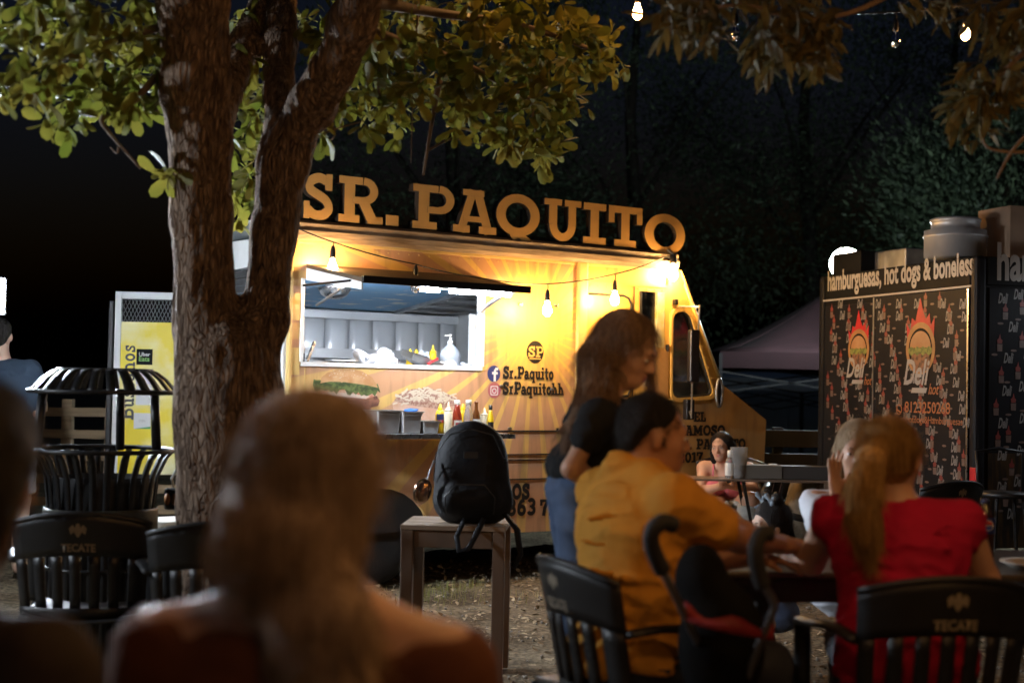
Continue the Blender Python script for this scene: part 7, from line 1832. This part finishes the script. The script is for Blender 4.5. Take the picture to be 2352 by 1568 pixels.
tl_ = [W_(.02,-.10,-.09), V3(745, 1340, 1.86), V3(775, 1440, 1.83), V3(790, 1600, 1.83), V3(785, 1800, 1.86)]; s.chain(tl_, [.05,.040,.042,.040,.02], .03)
s.chain([W_(-.03,-.07,-.09), V3(700, 1370, 1.90), V3(715, 1460, 1.85), V3(740, 1600, 1.84)], [.075,.055,.048,.04], .04)
hG_ = s.build('hair', HG, fg)
# ---- dark haired person at the bottom left corner, close and blurred
fl_ = person('blurred dark haired person at the lower left edge close to the camera', (V3(-190, 1400, 1.72)[0], 1.72, 0))
hc = V3(-92, 1112, 1.7); Bh = basis(100, -8); rt = A3((.9,-.43,0)); N = V3(-190, 1390, 1.72); PV = A3((N[0], 1.72, .52)); shR = N + rt*.19 + A3((0,0,-.07)); shL = N - rt*.19 + A3((0,0,-.07))
s = SDF(.011); w = head(s, hc, Bh, 1.0, False); s.cap(hc + A3((0,-.01,-.05)), N, .058, .064, .03); torso(s, N, PV, rt, .42, .24); elR = shR + A3((.02,.1,-.25)); elL = shL + A3((-.05,.1,-.25)); arm(s, shR, elR, elR + A3((-.1,.22,0))); arm(s, shL, elL, elL + A3((.1,.22,0)))
hand(s, elR + A3((-.1,.22,0)), (-.3,1,0), (0,0,-1), 1, .5); hand(s, elL + A3((.1,.22,0)), (.3,1,0), (0,0,-1), -1, .5)
for q in (1, -1): s.chain([PV + rt*.1*q, PV + rt*.1*q + A3((0,.42,0)), PV + rt*.1*q + A3((0,.42,-.44))], [.09,.06,.04], .03)
s.build('body', SK2, fl_)
s = SDF(.012); torso(s, N, PV, rt, .43, .25, .014); s.cap(shL, shR, .066, .066, .05); arm(s, shR, elR, elR, .018, 1, .8); arm(s, shL, elL, elL, .018, 1, .8); s.cut(N + A3((0,0,.03)), (0,0,1)); s.build('dark_top', cloth('dark_cotton', (.03,.02,.016)), fl_)
s = SDF(.009); W_ = lambda x, y, z: hc + Bh @ A3((x,y,z)); s.ell(W_(0,-.02,.036), (.09,.104,.096), Bh, .02); s.ell(W_(0,-.075,-.03), (.075,.045,.085), Bh, .03); s.ell(W_(0,.11,-.02), (.10,.06,.09), Bh, .01, True); hF_ = s.build('hair', HD, fl_)

# ------------------------------------------------------------------ loose strands over the hair, folds in the clothes
def fuzz(par, ob, mat, n, L, flow, seed, lift=.25, r=.0007, name='hair_strands'):
    rg = np.random.default_rng(seed); me = ob.data; k = len(me.vertices)
    co = np.empty(k*3, np.float32); me.vertices.foreach_get('co', co); co = co.reshape(-1, 3).astype(float)
    nm = np.empty(k*3, np.float32); me.vertices.foreach_get('normal', nm); nm = nm.reshape(-1, 3).astype(float)
    ix = rg.integers(0, k, n); p = co[ix]; nn = nm[ix]; f = flow(p) + rg.normal(0, .12, (n, 3)); f -= nn*np.einsum('ni,ni->n', f, nn)[:, None]*.9
    f /= np.linalg.norm(f, axis=1)[:, None] + 1e-9; l = L*rg.uniform(.5, 1.2, n)[:, None]
    sd = np.cross(f, nn); sd /= np.linalg.norm(sd, axis=1)[:, None] + 1e-9
    q = [p - nn*.002, p + f*l*.35 + nn*l*lift*.45, p + f*l*.7 + nn*l*lift*.55, p + f*l + nn*l*lift*.35 + rg.normal(0, .15, (n, 3))*l]
    V = []; 
    for i, c in enumerate(q):
        w_ = r*(1 - .28*i); V += [c + sd*w_, c - sd*w_*.5 + nn*w_*.87, c - sd*w_*.5 - nn*w_*.87]
    V = np.stack(V, 1).reshape(-1, 3); b = np.arange(n)[:, None]*12; F = []
    for i in range(3):
        for a, c in ((0,1),(1,2),(2,0)): F.append(b + np.array([[i*3+a, i*3+c, i*3+3+c, i*3+3+a]]))
    o = link(name, raw_mesh(name, V, np.concatenate(F)), mat, par, smooth=True); return kind(o, 'stuff')
down = lambda p: np.tile(np.array([0, 0, -1.]), (len(p), 1))
def toward(pt_): return lambda p: (pt_[None] - p)/(np.linalg.norm(pt_[None] - p, axis=1)[:, None] + 1e-6)
fuzz(wt, hB_, HB, 5000, .10, down, 1, .08)
fuzz(mn, hM_, HD, 4200, .011, lambda p: np.tile(np.array([.3, .1, -.5]), (len(p), 1)), 2, 1.4, .0008)
knl = kn0 - A3(rw.location); tw_ = toward(knl)
fuzz(rw, hL_, HL, 6000, .085, lambda p: np.where((np.linalg.norm(p - knl[None], axis=1) < .16)[:, None] & (p[:, 2] > knl[2] - .1)[:, None], tw_(p), down(p)), 3, .10)
fuzz(pk, hK_, HK, 1600, .05, down, 4, .10, .0010)
fuzz(op_, hO_, HF, 900, .05, down, 5, .10)
fuzz(gl, hC_, HK, 900, .03, lambda p: np.tile(np.array([.8, .2, .3]), (len(p), 1)), 6, .2, .0008)
fuzz(fg, hG_, HG, 3800, .08, lambda p: np.tile(np.array([.25, -.1, -.9]), (len(p), 1)), 7, .08, .0010)
fuzz(fl_, hF_, HD, 1500, .03, down, 8, .4, .001)
for nm_, amp in (('t_shirt', .007), ('polo_shirt', .008), ('red_top', .008), ('jeans', .006), ('trousers', .006), ('pink_top', .004), ('white_top', .006), ('brown_top', .005), ('dark_top', .006), ('shorts', .006), ('dress', .004)):
    for ob in [o for o in bpy.data.objects if o.name.split('.')[0] == nm_]:
        me = ob.data; k = len(me.vertices); co = np.empty(k*3, np.float32); me.vertices.foreach_get('co', co); co = co.reshape(-1, 3).astype(float)
        nm = np.empty(k*3, np.float32); me.vertices.foreach_get('normal', nm); nm = nm.reshape(-1, 3)
        wp = co + .05*np.stack([vnoise(co, 7, 31), vnoise(co, 7, 32), vnoise(co, 7, 33)], 1)
        a = vnoise(wp*np.array([1, 1, 1.9]) + wp[:, [2, 0, 1]]*.7, 13, 21); rdg = 1 - np.abs(2*a - 1)
        b_ = vnoise(wp*np.array([1.2, 1.2, .8]), 6, 22)
        d = amp*(1.5*(rdg**3)*b_*1.6 + .6*(b_ - .5))
        co = co + nm*d[:, None]; me.vertices.foreach_set('co', co.astype(np.float32).ravel()); me.update()
